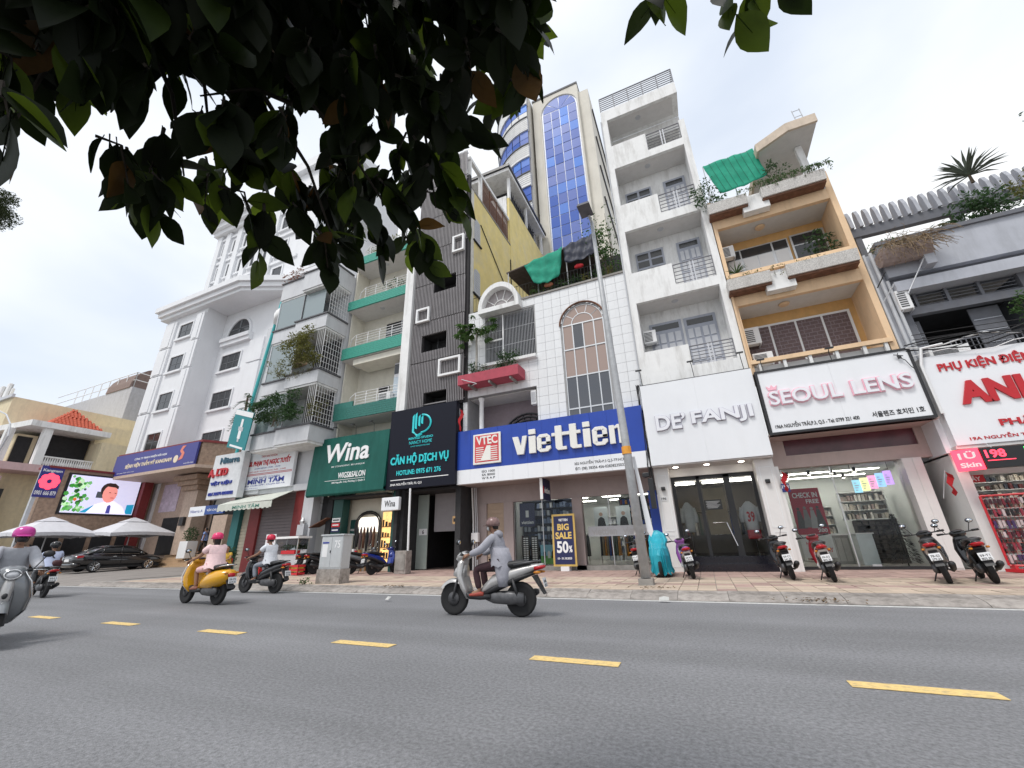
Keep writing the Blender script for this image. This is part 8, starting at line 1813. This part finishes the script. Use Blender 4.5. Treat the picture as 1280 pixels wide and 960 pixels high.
# scooter under a turquoise cover
cv = thing('covered_scooter', 'scooter wrapped in a turquoise plastic cover right of the lamp post', 'scooter', (0, 0, 0)); M_COV = mat('turquoise_cover', (.02, .36, .46), rough=.45, var=.14, scale=3, bump=.5, bscale=7); mb = MB(); c0 = A(823, 722, .15); cx0, cy0 = c0.x + .12, c0.y + .65; cv.location = (cx0, cy0, .15)
prof = [(.10, .30, .80, 0), (.30, .27, .82, 0), (.62, .29, .84, 0), (.82, .27, .80, .02), (.90, .25, .62, .12), (1.05, .30, .34, .42), (1.25, .24, .16, .50), (1.36, .05, .05, .46)]; n = 56; rcv = random.Random(3); o = 0
for j, (z, hw, hl, sh) in enumerate(prof):
    for k in range(n):
        a = 2 * math.pi * k / n; c_, s_ = math.cos(a), math.sin(a); fold = (.13 * math.sin(k * 2.75 + .3 * j) + .07 * math.sin(k * 1.3 + j)) * max(0, 1 - z / .95) + .03 * math.sin(k * 1.7 + 2 * j); e_ = lambda v: math.copysign(abs(v) ** .72, v)
        mb.v.append((cx0 + hw * (1 + fold) * e_(c_) - .08 * z, cy0 + hl * (1 + fold * .5) * e_(s_) + sh, .15 + z + (.05 * math.sin(k * 1.1) if j == 0 else .02 * math.sin(k * .9 + j))))
for j in range(len(prof) - 1):
    for k in range(n): mb.f.append((j * n + k, j * n + (k + 1) % n, (j + 1) * n + (k + 1) % n, (j + 1) * n + k))
mb.f.append(tuple(range((len(prof) - 1) * n, len(prof) * n))); mb.build('cover', M_COV, cv, smooth=False)
for x, nm in ((-.63, 'rear_wheel'), (.63, 'front_wheel')): MB().lathe([(.15, -.05), (.25, -.05), (.275, 0), (.25, .05), (.15, .05)], (cx0, cy0 + x, .43), 20, 'x').build(nm, M_TYRE, cv)
# ---------------------------------------------------------------- people
SKIN = mat('skin', (.30, .16, .10), rough=.6, var=.06); HAIR = mat('black_hair', (.012, .010, .009), rough=.6, var=.1)
def skin_mesh(name, pts, edges, rad, sub=2, root=0):
    me = bpy.data.meshes.new(name); me.from_pydata([tuple(p) for p in pts], edges, []); ob = bpy.data.objects.new(name, me); COL.objects.link(ob)
    m = ob.modifiers.new('skin', 'SKIN'); m.use_smooth_shade = True; m.branch_smoothing = .4
    for i, r_ in enumerate(rad):
        r2 = r_ if isinstance(r_, tuple) else (r_, r_); me.skin_vertices[0].data[i].radius = r2
    me.skin_vertices[0].data[root].use_root = True; s = ob.modifiers.new('sub', 'SUBSURF'); s.levels = sub; s.render_levels = sub
    dg = bpy.context.evaluated_depsgraph_get(); out = bpy.data.meshes.new_from_object(ob.evaluated_get(dg)); bpy.data.objects.remove(ob); bpy.data.meshes.remove(me); out.name = name; out.materials.clear(); return out
def head_mb(c, yaw, pitch=0.0, s=1.0):
    """head with brow, nose, lips, chin and ears; faces +x, then turned"""
    mb = MB(); mb.loft([(-.125 * s, .0, .085 * s, .045), (-.105 * s, .005, .06 * s, .05), (-.07 * s, .005, .088 * s, .066 * s), (-.02 * s, .0, .098 * s, .074 * s), (.03 * s, -.004, .102 * s, .078 * s), (.075 * s, -.01, .092 * s, .070 * s), (.105 * s, -.015, .06 * s, .05 * s), (.12 * s, -.015, .02 * s, .02 * s)], 16, 2.1, 'z')
    mb.v = [(x, y, z) for x, y, z in mb.v]
    mb.loft([(.085 * s, -.005, .030 * s, .012 * s), (.105 * s, -.022, .018 * s, .016 * s), (.118 * s, -.026, .008 * s, .008 * s)], 6)       # nose
    mb.loft([(.078 * s, -.066, .010 * s, .026 * s), (.094 * s, -.066, .008 * s, .018 * s)], 6)                                                # lips
    for sg in (-1, 1): mb.loft([(-.03 * s, -.005, .028 * s, .010 * s, sg * .080 * s), (.01 * s, .0, .032 * s, .012 * s, sg * .080 * s), (.02 * s, 0, .02 * s, .008 * s, sg * .078 * s)], 8)
    M = Matrix.Translation(c) @ Matrix.Rotation(yaw, 4, 'Z') @ Matrix.Rotation(pitch, 4, 'Y'); mb.v = [tuple(M @ Vector(v)) for v in mb.v]; return mb, M
def hand_mb(mb, w, d, side, curl=.8, s=1.0):
    """palm with four curled fingers and a thumb from its side; w wrist, d direction"""
    d = Vector(d).normalized(); up = Vector((0, 0, 1)); lat = d.cross(up).normalized() if abs(d.z) < .95 else Vector((0, 1, 0)); dn = lat.cross(d).normalized() * -1
    if dn.z > 0: dn = -dn
    w = Vector(w); mb.tube([w, w + d * .045 * s, w + d * .085 * s], [.026, .036, .032], 8)
    for k in range(4):
        b = w + d * .082 * s + lat * (k - 1.5) * .019 * s; L = (.068, .078, .074, .058)[k] * s; a1 = curl * .7; p1 = b + (d * math.cos(a1) + dn * math.sin(a1)) * L * .45; p2 = p1 + (d * math.cos(a1 * 2.1) + dn * math.sin(a1 * 2.1)) * L * .35; p3 = p2 + (d * math.cos(a1 * 3) + dn * math.sin(a1 * 3)) * L * .25; mb.tube([b, p1, p2, p3], [.010, .0095, .0085, .007], 6)
    b = w + d * .03 * s + lat * side * .028; mb.tube([b, b + (d * .6 + lat * side * .6 + dn * .4).normalized() * .035 * s, b + (d * .9 + dn * .7).normalized() * .065 * s], [.012, .011, .008], 6)
def person(label, loc, rz, J, shirt, trousers, helmet=None, hair='short', sleeves='short', legs='long', shoes=None, extra=None, build=1.0, yaw=0.0, pitch=0.0, group=None, mask=None, dress=False):
    """J: joints in the person's own frame (x forward). One continuous body, clothing as children"""
    t = thing('person', label, 'person', loc, rz, group); V = {k: Vector(v) for k, v in J.items()}
    names = ['pelvis', 'waist', 'chest', 'neck', 'head'] ; pts = [V['pelvis'], V['pelvis'].lerp(V['chest'], .5), V['chest'], V['neck'], V['head'] - Vector((0, 0, .06))]; rad = [(.145, .115), (.125, .10), (.155, .11), .05, .05]; E = [(0, 1), (1, 2), (2, 3), (3, 4)]; b = build; rad = [tuple(q * b for q in r_) if isinstance(r_, tuple) else r_ for r_ in rad]
    arms, legs_ = [], []
    for s in ('L', 'R'):
        o = len(pts); pts += [V['sh' + s], V['el' + s], V['wr' + s]]; rad += [.056 * b, .043, .028]; E += [(2, o), (o, o + 1), (o + 1, o + 2)]; arms.append(o)
        o = len(pts); pts += [V['hip' + s], V['kn' + s], V['an' + s], V['toe' + s]]; rad += [.082 * b, .058, .040, .035]; E += [(0, o), (o, o + 1), (o + 1, o + 2), (o + 2, o + 3)]; legs_.append(o)
    me = skin_mesh('body', pts, E, rad); bm = bmesh.new(); bm.from_mesh(me); hb, HM = head_mb(V['head'], yaw, pitch)
    for s, sd in (('L', 1), ('R', -1)): hand_mb(hb, V['wr' + s], V['wr' + s] - V['el' + s] + Vector((0, 0, -.02)), -sd)
    bm2 = hb.mesh('h', True); bm.from_mesh(bm2); bm.to_mesh(me); bm.free(); me.polygons.foreach_set('use_smooth', [True] * len(me.polygons)); body = obj('body', me, SKIN, t, local=True)
    # shirt: torso and sleeves, a little wider than the body
    p2 = [pts[0] + Vector((0, 0, .0)), pts[1], pts[2], V['chest'].lerp(V['neck'], .72)]; r2 = [(.185 * b, .155 * b), (.175 * b, .148 * b), (.195 * b, .150 * b), .085]; e2 = [(0, 1), (1, 2), (2, 3)]
    if dress: 
        for s in ('L', 'R'): o = len(p2); p2 += [V['hip' + s].lerp(V['kn' + s], .75)]; r2 += [.115]; e2 += [(0, o)]
    for s in ('L', 'R'):
        o = len(p2); k = .62 if sleeves == 'short' else 1.0; p2 += [V['sh' + s], V['sh' + s].lerp(V['el' + s], k)]; r2 += [.094 * b, .082]; e2 += [(2, o), (o, o + 1)]
        if sleeves == 'long': p2 += [V['el' + s].lerp(V['wr' + s], .92)]; r2 += [.056]; e2 += [(o + 1, o + 2)]
    obj('shirt' if not dress else 'dress', skin_mesh('shirt', p2, e2, r2), shirt, t, local=True)
    hz = V['pelvis']; k_ = V['chest'] - hz; hem = MB(); n_ = 22; rh = random.Random(len(label))
    for j, (u, w_) in enumerate(((-.16, 1.22), (0.0, 1.16), (.25, 1.04), (.5, .98), (.8, .96))):
        for i in range(n_): a_ = 2 * math.pi * i / n_; f_ = w_ * (1 + .05 * math.sin(i * 2.3 + j) * (1.3 - u)); q_ = hz + k_ * u; hem.v.append((q_.x + .165 * b * f_ * math.cos(a_), q_.y + .205 * b * f_ * math.sin(a_), q_.z + (.02 * math.sin(i * 1.9) if j == 0 else 0)))
    for j in range(4): hem.f += [(j * n_ + i, j * n_ + (i + 1) % n_, (j + 1) * n_ + (i + 1) % n_, (j + 1) * n_ + i) for i in range(n_)]
    obj('shirt_hem', hem.mesh('shirt_hem', True), shirt, t, local=True)
    p3 = [V['pelvis'] + Vector((0, 0, .03))]; r3 = [(.160 * b, .128 * b)]; e3 = []
    for s in ('L', 'R'):
        o = len(p3); p3 += [V['hip' + s], V['kn' + s]]; r3 += [.098 * b, .076]; e3 += [(0, o), (o, o + 1)]
        if legs == 'long': p3 += [V['kn' + s].lerp(V['an' + s], .92)]; r3 += [.062]; e3 += [(o + 1, o + 2)]
    if not dress: obj('trousers', skin_mesh('trousers', p3, e3, r3), trousers, t, local=True)
    if shoes:
        for s in ('L', 'R'):
            d = (V['toe' + s] - V['an' + s]); d.z = 0; d = d.normalized(); an = V['an' + s]; q = MB().loft([(-.08, -.045, .03, .035), (0, -.035, .045, .042), (.10, -.05, .032, .045), (.19, -.058, .022, .035), (.21, -.06, .01, .015)], 10, 2.6); a = math.atan2(d.y, d.x); M = Matrix.Translation(an + Vector((0, 0, 0))) @ Matrix.Rotation(a, 4, 'Z'); q.v = [tuple(M @ Vector(v)) for v in q.v]; obj('shoe', q.mesh('shoe', True), shoes, t, local=True)
    def onhead(n, mb, m, par=None):
        mb.v = [tuple(HM @ Vector(v)) for v in mb.v]; return obj(n, mb.mesh(n, True), m, par or t, local=True)
    for sg in (-1, 1): onhead('eye', MB().loft([(.084, .012, .007, .013, sg * .032), (.094, .012, .004, .008, sg * .032)], 8), HAIR)
    if helmet:
        h = onhead('helmet', MB().lathe([(.128, -.015), (.135, .03), (.130, .08), (.105, .125), (.06, .15), (.005, .158)], (-.008, 0, .0), 18), helmet); onhead('helmet_brim', MB().loft([(.085, .012, .012, .115), (.13, .006, .010, .10), (.175, -.006, .005, .06)], 10, 2.4), helmet if mask != 'visor' else M_TRIM, h); onhead('helmet_strap', MB().tube([(.02, .085, 0), (.03, .07, -.09), (.03, 0, -.13), (.03, -.07, -.09), (.02, -.085, 0)], .007, 5), M_TRIM, h)
    onhead('hair', MB().loft([(-.07 if hair == 'short' else -.30, -.06, .05, .062), (-.02, -.045, .07, .080), (.05, -.03, .085, .085), (.10, -.018, .075, .068), (.13, -.015, .03, .03)], 12, 2.2, 'z'), HAIR)
    if mask and mask != 'visor': onhead('face_mask', MB().loft([(.055, -.055, .05, .070), (.095, -.05, .045, .05), (.118, -.045, .025, .02)], 10), mask)
    if extra: extra(t, V)
    return t
RIDE = dict(pelvis=(-.28, 0, .90), chest=(-.20, 0, 1.26), neck=(-.16, 0, 1.42), head=(-.11, 0, 1.575), shL=(-.18, .185, 1.36), shR=(-.18, -.185, 1.36), elL=(.02, .27, 1.13), elR=(.02, -.27, 1.13), wrL=(.27, .31, 1.05), wrR=(.27, -.31, 1.05), hipL=(-.22, .095, .87), hipR=(-.22, -.095, .87), knL=(.18, .17, .80), knR=(.18, -.17, .80), anL=(.10, .15, .42), anR=(.10, -.15, .42), toeL=(.26, .16, .38), toeR=(.26, -.16, .38))
def ride(pa, pb, label, slabel, body, z=0.0, back=False, **k):
    """pa: foot of the front tyre, pb: of the rear tyre (pixels)"""
    a, b = A(*pa, z), A(*pb, z); c = (a + b) / 2; rz = math.atan2(a.y - b.y, a.x - b.x); sk = {q: k.pop(q) for q in ('kind', 'trim', 'accent', 'plate') if q in k}
    rz = k.pop('rz', rz); sc = scooter(slabel, (c.x, c.y, z + .003), rz, body, group='scooters being ridden along the road', **sk); return person(label, (c.x, c.y, z + .003), rz, {**RIDE, **k.pop('J', {})}, group='riders on the road', **k), c, rz
C = lambda n, c: mat('fabric_' + n, c, rough=.9, var=.10, scale=14, bump=.25, bscale=22)
# rider in a long grey coat on the silver scooter
def coat(t, V):
    mb = MB(); q = [(.50, -.36, .10, .21), (.66, -.36, .15, .23), (.82, -.34, .17, .225), (.98, -.30, .17, .215), (1.16, -.25, .16, .205)]; mb.loft([(z, x, hx_, hy) for z, x, hx_, hy in q], 16, 2.4, 'z'); obj('coat_tail', mb.mesh('coat_tail', True), MATS['fabric_coat'], t, local=True); obj('hood', MB().loft([(-.30, 1.40, .05, .08), (-.24, 1.42, .07, .11), (-.17, 1.41, .05, .10)], 12).mesh('hood', True), MATS['fabric_coat'], t, local=True)
ride((571, 769), (651, 771.5), 'rider in a long grey coat, helmet and mask in the middle of the road', 'silver step-through scooter ridden across the middle of the view', PS, shirt=C('coat', (.33, .33, .37)), trousers=C('maroon', (.045, .02, .025)), helmet=mat('helmet_brown', (.20, .12, .11), rough=.25, var=.3, scale=14), sleeves='long', shoes=mat('shoe_red', (.35, .06, .04), rough=.6), mask=M_PLATE, extra=coat, plate='59-M2', trim=M_TRIM)
# woman in pink dress on the yellow scooter
ride((229, 754), (273, 756.5), 'rider in pale pink blouse and shorts with bright pink helmet', 'bright yellow scooter with red tail light ridden leftwards', PY, shirt=C('pink', (.86, .62, .62)), trousers=C('pinkshort', (.80, .50, .50)), build=1.12, helmet=mat('helmet_pink', (.75, .04, .16), rough=.2, var=0), hair='long', kind='round', legs='short', shoes=mat('sandal', (.25, .10, .07)), plate='59-Y2')
ride((303, 741), (345, 742), 'rider in white shirt, grey trousers and red helmet', 'black motorbike with red tail ridden past the utility cabinet', PB, shirt=C('white', (.66, .68, .72)), trousers=C('greyjean', (.26, .28, .32)), helmet=mat('helmet_red', (.60, .02, .06), rough=.2, var=0), shoes=M_TRIM, plate='59-N1', kind='sport')
def bag(t, V): obj('shoulder_strap', MB().tube([(-.30, .12, 1.40), (-.36, -.02, 1.2), (-.33, -.16, 1.02)], .018, 5).mesh('shoulder_strap'), M_TRIM, t, local=True); obj('shoulder_bag', MB().loft([(-.46, 1.02, .06, .08, -.12), (-.42, 1.02, .11, .13, -.12), (-.34, 1.02, .08, .12, -.12)], 10, 3.5).mesh('shoulder_bag', True), mat('maroon_bag', (.06, .015, .02), rough=.6), t, local=True)
p = A(46, 746.5, 0); ride((46 - 1, 746.5), (46, 746.5), 'rider in pale blue shirt with a dark shoulder bag at the far left', 'dark motorbike with red tail light ridden away at the far left', PB, rz=R(172), shirt=C('paleblue', (.50, .55, .72)), trousers=M_TRIM, helmet=mat('helmet_black', (.02, .02, .022), rough=.2, var=0), shoes=M_TRIM, extra=bag, plate='59-L1')
ride((-22, 806), (-23, 806), 'rider in grey jacket with pink helmet and dark visor at the left edge', 'grey scooter with big headlight coming towards the camera at the left edge', PG, rz=R(-14), shirt=C('jacketgrey', (.40, .41, .44)), trousers=M_TRIM, helmet=mat('helmet_magenta', (.55, .05, .30), rough=.2, var=0), sleeves='long', shoes=M_TRIM, mask=M_TRIM, kind='round', accent=PS, plate='59-Z1')
# people by the stall
SIT = dict(pelvis=(0, 0, .52), chest=(.06, 0, .86), neck=(.08, 0, 1.02), head=(.12, 0, 1.17), shL=(.06, .17, .97), shR=(.06, -.17, .97), elL=(.18, .22, .74), elR=(.18, -.22, .74), wrL=(.38, .12, .66), wrR=(.38, -.12, .66), hipL=(.05, .09, .50), hipR=(.05, -.09, .50), knL=(.42, .13, .50), knR=(.42, -.13, .50), anL=(.42, .12, .10), anR=(.46, -.12, .10), toeL=(.58, .12, .04), toeR=(.62, -.12, .04))
person('seated person in a yellow shirt on a low red stool by the shutter', (-21.0, 13.7, .20), R(-60), SIT, C('mustard', (.60, .38, .06)), M_TRIM, sleeves='short', legs='short', shoes=M_TRIM)
person('person in dark red clothes sitting behind the yellow shirted person', (-21.6, 14.0, .20), R(-40), SIT, C('darkred', (.16, .02, .025)), M_TRIM, hair='long', shoes=M_TRIM)
WALK = dict(pelvis=(0, 0, .92), chest=(.04, 0, 1.28), neck=(.05, 0, 1.45), head=(.08, 0, 1.60), shL=(.02, .18, 1.39), shR=(.06, -.18, 1.39), elL=(-.08, .24, 1.12), elR=(.14, -.24, 1.12), wrL=(-.02, .25, .88), wrR=(.32, -.20, .98), hipL=(0, .09, .90), hipR=(0, -.09, .90), knL=(.20, .10, .52), knR=(-.05, -.10, .50), anL=(.22, .10, .12), anR=(-.28, -.10, .16), toeL=(.38, .10, .05), toeR=(-.16, -.10, .05))
person('person in light blue shirt and dark trousers walking on the hospital steps', (-31.9, 19.0, 1.15), R(200), WALK, C('blueshirt', (.22, .30, .55)), M_TRIM, shoes=M_TRIM)
STAND = {**WALK, 'knL': (.03, .10, .50), 'knR': (0, -.10, .50), 'anL': (0, .10, .10), 'anR': (-.02, -.10, .10), 'toeL': (.16, .11, .04), 'toeR': (.14, -.11, .04)}
person('person in dark clothes standing under the left parasol', (-38.2, 12.6, .26), R(-100), STAND, C('plum', (.05, .025, .04)), M_TRIM, shoes=M_TRIM)
# ---------------------------------------------------------------- overhanging street tree on the near kerb
rt_ = random.Random(2024)
tree = thing('street_tree', 'near street tree whose dark leafy boughs hang over the top of the view', 'tree', (-2.6, -1.6, .14))
def leafmat(n, c, tr, tc):
    m = mat(n, c, rough=.5, var=.22, scale=8, spec=.12); nn, l = m.node_tree.nodes, m.node_tree.links; b = nn['Principled BSDF']; t_ = nn.new('ShaderNodeBsdfTranslucent'); t_.inputs['Color'].default_value = (*tc, 1); ms = nn.new('ShaderNodeMixShader'); ms.inputs['Fac'].default_value = tr; l.new(b.outputs[0], ms.inputs[1]); l.new(t_.outputs[0], ms.inputs[2]); l.new(ms.outputs[0], nn['Material Output'].inputs['Surface']); return m
LM = [leafmat('bough_leaf_backlit', (.006, .009, .004), .10, (.05, .09, .01)), leafmat('bough_leaf_green', (.02, .035, .008), .30, (.17, .25, .02)), leafmat('bough_leaf_rust', (.05, .03, .012), .25, (.25, .12, .02))]  # near-black copy has the backlit shade put into its colour
def leaf_mesh(seed):
    r_ = random.Random(seed); n = 6; mb = MB(); fold = r_.uniform(.10, .30); curl = r_.uniform(.05, .28); wav = r_.uniform(-.03, .03)
    W = [0, .34, .52, .55, .45, .24, 0]
    for i in range(n + 1):
        u = i / n; z = -curl * u * u; w = W[i] * .52
        mb.v += [(u, -w, z + w * fold + wav * math.sin(u * 6)), (u, 0, z), (u, w, z + w * fold - wav * math.sin(u * 5))]
    for i in range(n):
        for k in (0, 1): mb.f.append((i * 3 + k, i * 3 + k + 1, i * 3 + k + 4, i * 3 + k + 3))
    mb.tube([(-.12, 0, .01), (0, 0, 0), (.5, 0, -curl * .25 - .004)], [.012, .010, .006], 4); return mb
LF = [leaf_mesh(s) for s in range(5)]; LME = [m.mesh('leaf', True) for m in LF]
# canopy outline in the picture (lower edge), sets how far boughs reach and where greener leaves go
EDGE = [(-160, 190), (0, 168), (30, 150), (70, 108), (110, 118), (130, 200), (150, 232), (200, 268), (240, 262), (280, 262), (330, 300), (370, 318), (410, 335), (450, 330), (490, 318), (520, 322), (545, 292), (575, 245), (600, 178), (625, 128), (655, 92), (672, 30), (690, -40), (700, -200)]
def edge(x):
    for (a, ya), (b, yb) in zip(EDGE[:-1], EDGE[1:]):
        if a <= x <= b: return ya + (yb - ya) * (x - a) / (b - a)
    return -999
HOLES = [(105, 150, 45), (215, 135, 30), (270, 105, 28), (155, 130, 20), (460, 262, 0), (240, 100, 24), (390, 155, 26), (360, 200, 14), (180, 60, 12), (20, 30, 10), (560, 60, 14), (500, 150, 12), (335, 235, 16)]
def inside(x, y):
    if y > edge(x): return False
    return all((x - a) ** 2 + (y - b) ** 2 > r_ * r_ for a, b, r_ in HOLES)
leaves = []; twigs = MB(); limbs = MB()
trunk_top = Vector((-2.5, -1.2, 3.6))
MB().tube([(-2.6, -1.6, .14), (-2.62, -1.55, 1.6), (-2.55, -1.4, 2.8), trunk_top], [.24, .19, .17, .14], 12).build('trunk', M_BARK, tree, smooth=True)
ends = []
for (px, py, d) in ((40, 20, 2.5), (130, 60, 2.3), (240, 60, 2.2), (340, 90, 2.2), (430, 120, 2.2), (510, 90, 2.3), (600, 20, 2.4), (300, -120, 2.9), (500, -150, 2.9), (100, -130, 3.0)):
    e = at_d(px, py, d); m1 = trunk_top.lerp(e, .45) + Vector((0, 0, .35)); limbs.tube([trunk_top, m1, e], [.06, .035, .015], 7); ends.append((e, m1))
limbs.build('limb', mat('dark_twig', (.03, .024, .018), rough=.9, var=.2), tree, smooth=True)
def spray(px, py, d, tx, ty, n, size):
    """a twig hanging towards pixel direction (tx,ty), with alternate leaves"""
    s = at_d(px, py, d); e = at_d(px + tx, py + ty, d * rt_.uniform(.95, 1.06)); mid = s.lerp(e, .5) + Vector((rt_.uniform(-.03, .03), rt_.uniform(-.03, .03), .05)); twigs.tube([s, mid, e], [.006, .0045, .002], 4)
    ax = (e - s).normalized()
    for i in range(n):
        u = .12 + .88 * i / max(1, n - 1); p = s.lerp(mid, u * 2) if u < .5 else mid.lerp(e, u * 2 - 1)
        side = 1 if i % 2 else -1; a = rt_.uniform(.3, 1.1) * side if i < n - 1 else rt_.uniform(-.3, .3)
        dv = (ax + Vector((rt_.uniform(-.9, .9), rt_.uniform(-.9, .9), rt_.uniform(-.8, .45)))).normalized(); dv = (dv + Vector((0, 0, -.10))).normalized()
        q = dv.to_track_quat('X', 'Z') @ Euler((rt_.uniform(-1.1, 1.1), 0, 0)).to_quaternion(); leaves.append((p, q, size * rt_.uniform(.75, 1.2)))
tries = 0
while len(leaves) < 2700 and tries < 20000:
    tries += 1; x, y = rt_.uniform(-110, 680), rt_.uniform(-170, 345)
    tx, ty = rt_.uniform(-25, 40), rt_.uniform(15, 62)
    if not (inside(x, y) and inside(x + tx * .6, y + ty * .6) and inside(x + tx, y + ty)): continue
    d = rt_.uniform(1.75, 3.0); dens = 1.0 if y < edge(x) - 90 else .62
    if rt_.random() > dens: continue
    spray(x, y, d, tx, ty, rt_.randint(4, 7), .150)
for (px, py, d, tx, ty, n) in ((690, -5, 2.2, -10, 10, 3), (640, -5, 2.1, 20, 55, 7), (655, 55, 2.1, -8, 50, 6), (640, 100, 2.1, -20, 35, 5), (-10, 60, 1.7, 30, 80, 6), (0, 120, 1.5, 12, 30, 3), (120, 170, 1.9, 40, 60, 7), (190, 215, 1.9, 8, 55, 6), (140, 200, 1.9, 14, 36, 4), (330, 255, 2.0, -8, 70, 8), (400, 290, 2.0, 10, 45, 7), (460, 270, 2.0, 12, 45, 7), (515, 280, 1.95, 20, 48, 6), (545, 200, 2.0, 25, 55, 7), (560, 150, 2.0, 40, 30, 6), (205, 160, 2.0, -20, 60, 7), (805, -34, 2.1, 22, 26, 4), (840, -36, 2.1, -14, 28, 3), (908, -20, 2.1, 12, 38, 4), (955, -28, 2.1, -15, 45, 5), (980, -40, 2.1, -6, 28, 3)): spray(px, py, d, tx, ty, n, .150)
for (a, b) in (((770, -60, 2.0), (845, -25, 1.9)), ((880, -70, 1.9), (935, -22, 1.8)), ((300, 30, 2.1), (510, 300, 2.0)), ((330, 120, 2.1), (420, 310, 2.0)), ((225, 20, 2.2), (262, 170, 2.0)), ((180, 40, 2.2), (230, 220, 2.0)), ((500, 60, 2.2), (545, 260, 2.0)), ((365, 130, 2.1), (250, 120, 2.1)), ((560, 20, 2.2), (650, 90, 2.1)), ((80, 40, 2.2), (20, 150, 1.7))):
    s, e = at_d(*a), at_d(*b); twigs.tube([s, s.lerp(e, .5) + Vector((.02, 0, .05)), e], [.010, .007, .003], 5)
twigs.build('twig', mat('dark_twig', (.03, .024, .018), rough=.9, var=.2), tree, kind='stuff')
leaves.sort(key=lambda q: (q[0] - Vector((0, 0, EYE))).length); rest_l = [MB(), MB(), MB()]; kept = 0
for p, q, s in leaves:
    v = ROT.transposed() @ (p - Vector((0, 0, EYE))); px, py = (CX + F_PX * v.x / v.z, CY + F_PX * v.y / v.z) if v.z > .1 else (-999, -999); rr_ = rt_.random(); near_edge = py > edge(px) - 55; mi = 1 if rr_ < (.34 if near_edge else .08) else 2 if rr_ > .965 else 0; vi = rt_.randrange(5)  # green copy chosen more often by the canopy edge, as if light came through
    if kept < 300 and -20 < px < 1300 and -20 < py < 980:
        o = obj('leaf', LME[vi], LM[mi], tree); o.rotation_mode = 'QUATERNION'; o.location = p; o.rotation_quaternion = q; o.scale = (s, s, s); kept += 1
    else:
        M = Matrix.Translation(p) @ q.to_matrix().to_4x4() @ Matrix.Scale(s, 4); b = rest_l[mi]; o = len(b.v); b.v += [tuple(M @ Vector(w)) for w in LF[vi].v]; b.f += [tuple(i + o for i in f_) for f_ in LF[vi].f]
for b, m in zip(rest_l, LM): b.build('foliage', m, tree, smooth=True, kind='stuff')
# ---------------------------------------------------------------- trees at the far left and right edges
def crown_tree(label, base, c, rad, n, size, rng, lm, trunk_r=.22):
    t = thing('roadside_tree', label, 'tree', base); cb = MB(); lb = MB(); c = Vector(c); MB().tube([base, Vector(base).lerp(c, .5) + Vector((.2, .1, 0)), c - Vector((0, 0, rad[2] * .3))], [trunk_r, trunk_r * .75, trunk_r * .5], 9).build('trunk', M_BARK, t, smooth=True)
    for k in range(26):
        d = Vector((rng.gauss(0, 1), rng.gauss(0, 1), rng.gauss(0, .8))).normalized(); e = c + Vector((d.x * rad[0], d.y * rad[1], d.z * rad[2])) * rng.uniform(.45, .9); lb.tube([c - Vector((0, 0, rad[2] * .3)), c.lerp(e, .5), e], [trunk_r * .3, .05, .02], 5); leaf_cloud(cb, e, (rad[0] * .30, rad[1] * .30, rad[2] * .26), n // 26, size, rng)
    lb.build('limb', M_BARK, t); cb.build('crown', lm, t); return t
tc_ = at_y(-22, 252, 11.6)
crown_tree('dark leafed roadside tree cut off by the left edge of the view', (tc_.x, 11.6, .2), (tc_.x, 11.6, tc_.z), (4.4, 4.4, 4.0), 9000, .34, rt_, leafmat('roadside_leaf', (.035, .045, .022), .15, (.06, .09, .02)))
q = at_y(1279, 145, 15.5); spray_t = thing('overhanging_sprig', 'small leafy sprig entering from the right edge of the view', 'plant', q); mb = MB(); leaf_cloud(mb, (q.x + .35, 15.5, q.z - .1), (.45, .3, .5), 60, .16, rt_); mb.build('foliage', M_LEAFB, spray_t); MB().tube([(q.x + 3.2, 15.5, q.z + .6), (q.x + .3, 15.5, q.z)], [.05, .02], 5).build('stem', M_BARK, spray_t)
# overhead wires along the street front
ww = thing('overhead_wires', 'thin black wires strung along the fronts above the shop signs', 'wires', (0, 16.2, 7)); rw_ = random.Random(90)
for k in range(3):
    pts = [(7.2 + 5 * i, 16.25 - .05 * k, 6.9 + .15 * k + (.0 if i in (0, 4) else -.12)) for i in range(4)]; MB().tube(pts, .012, 4).build('wire', M_CABLE, ww)
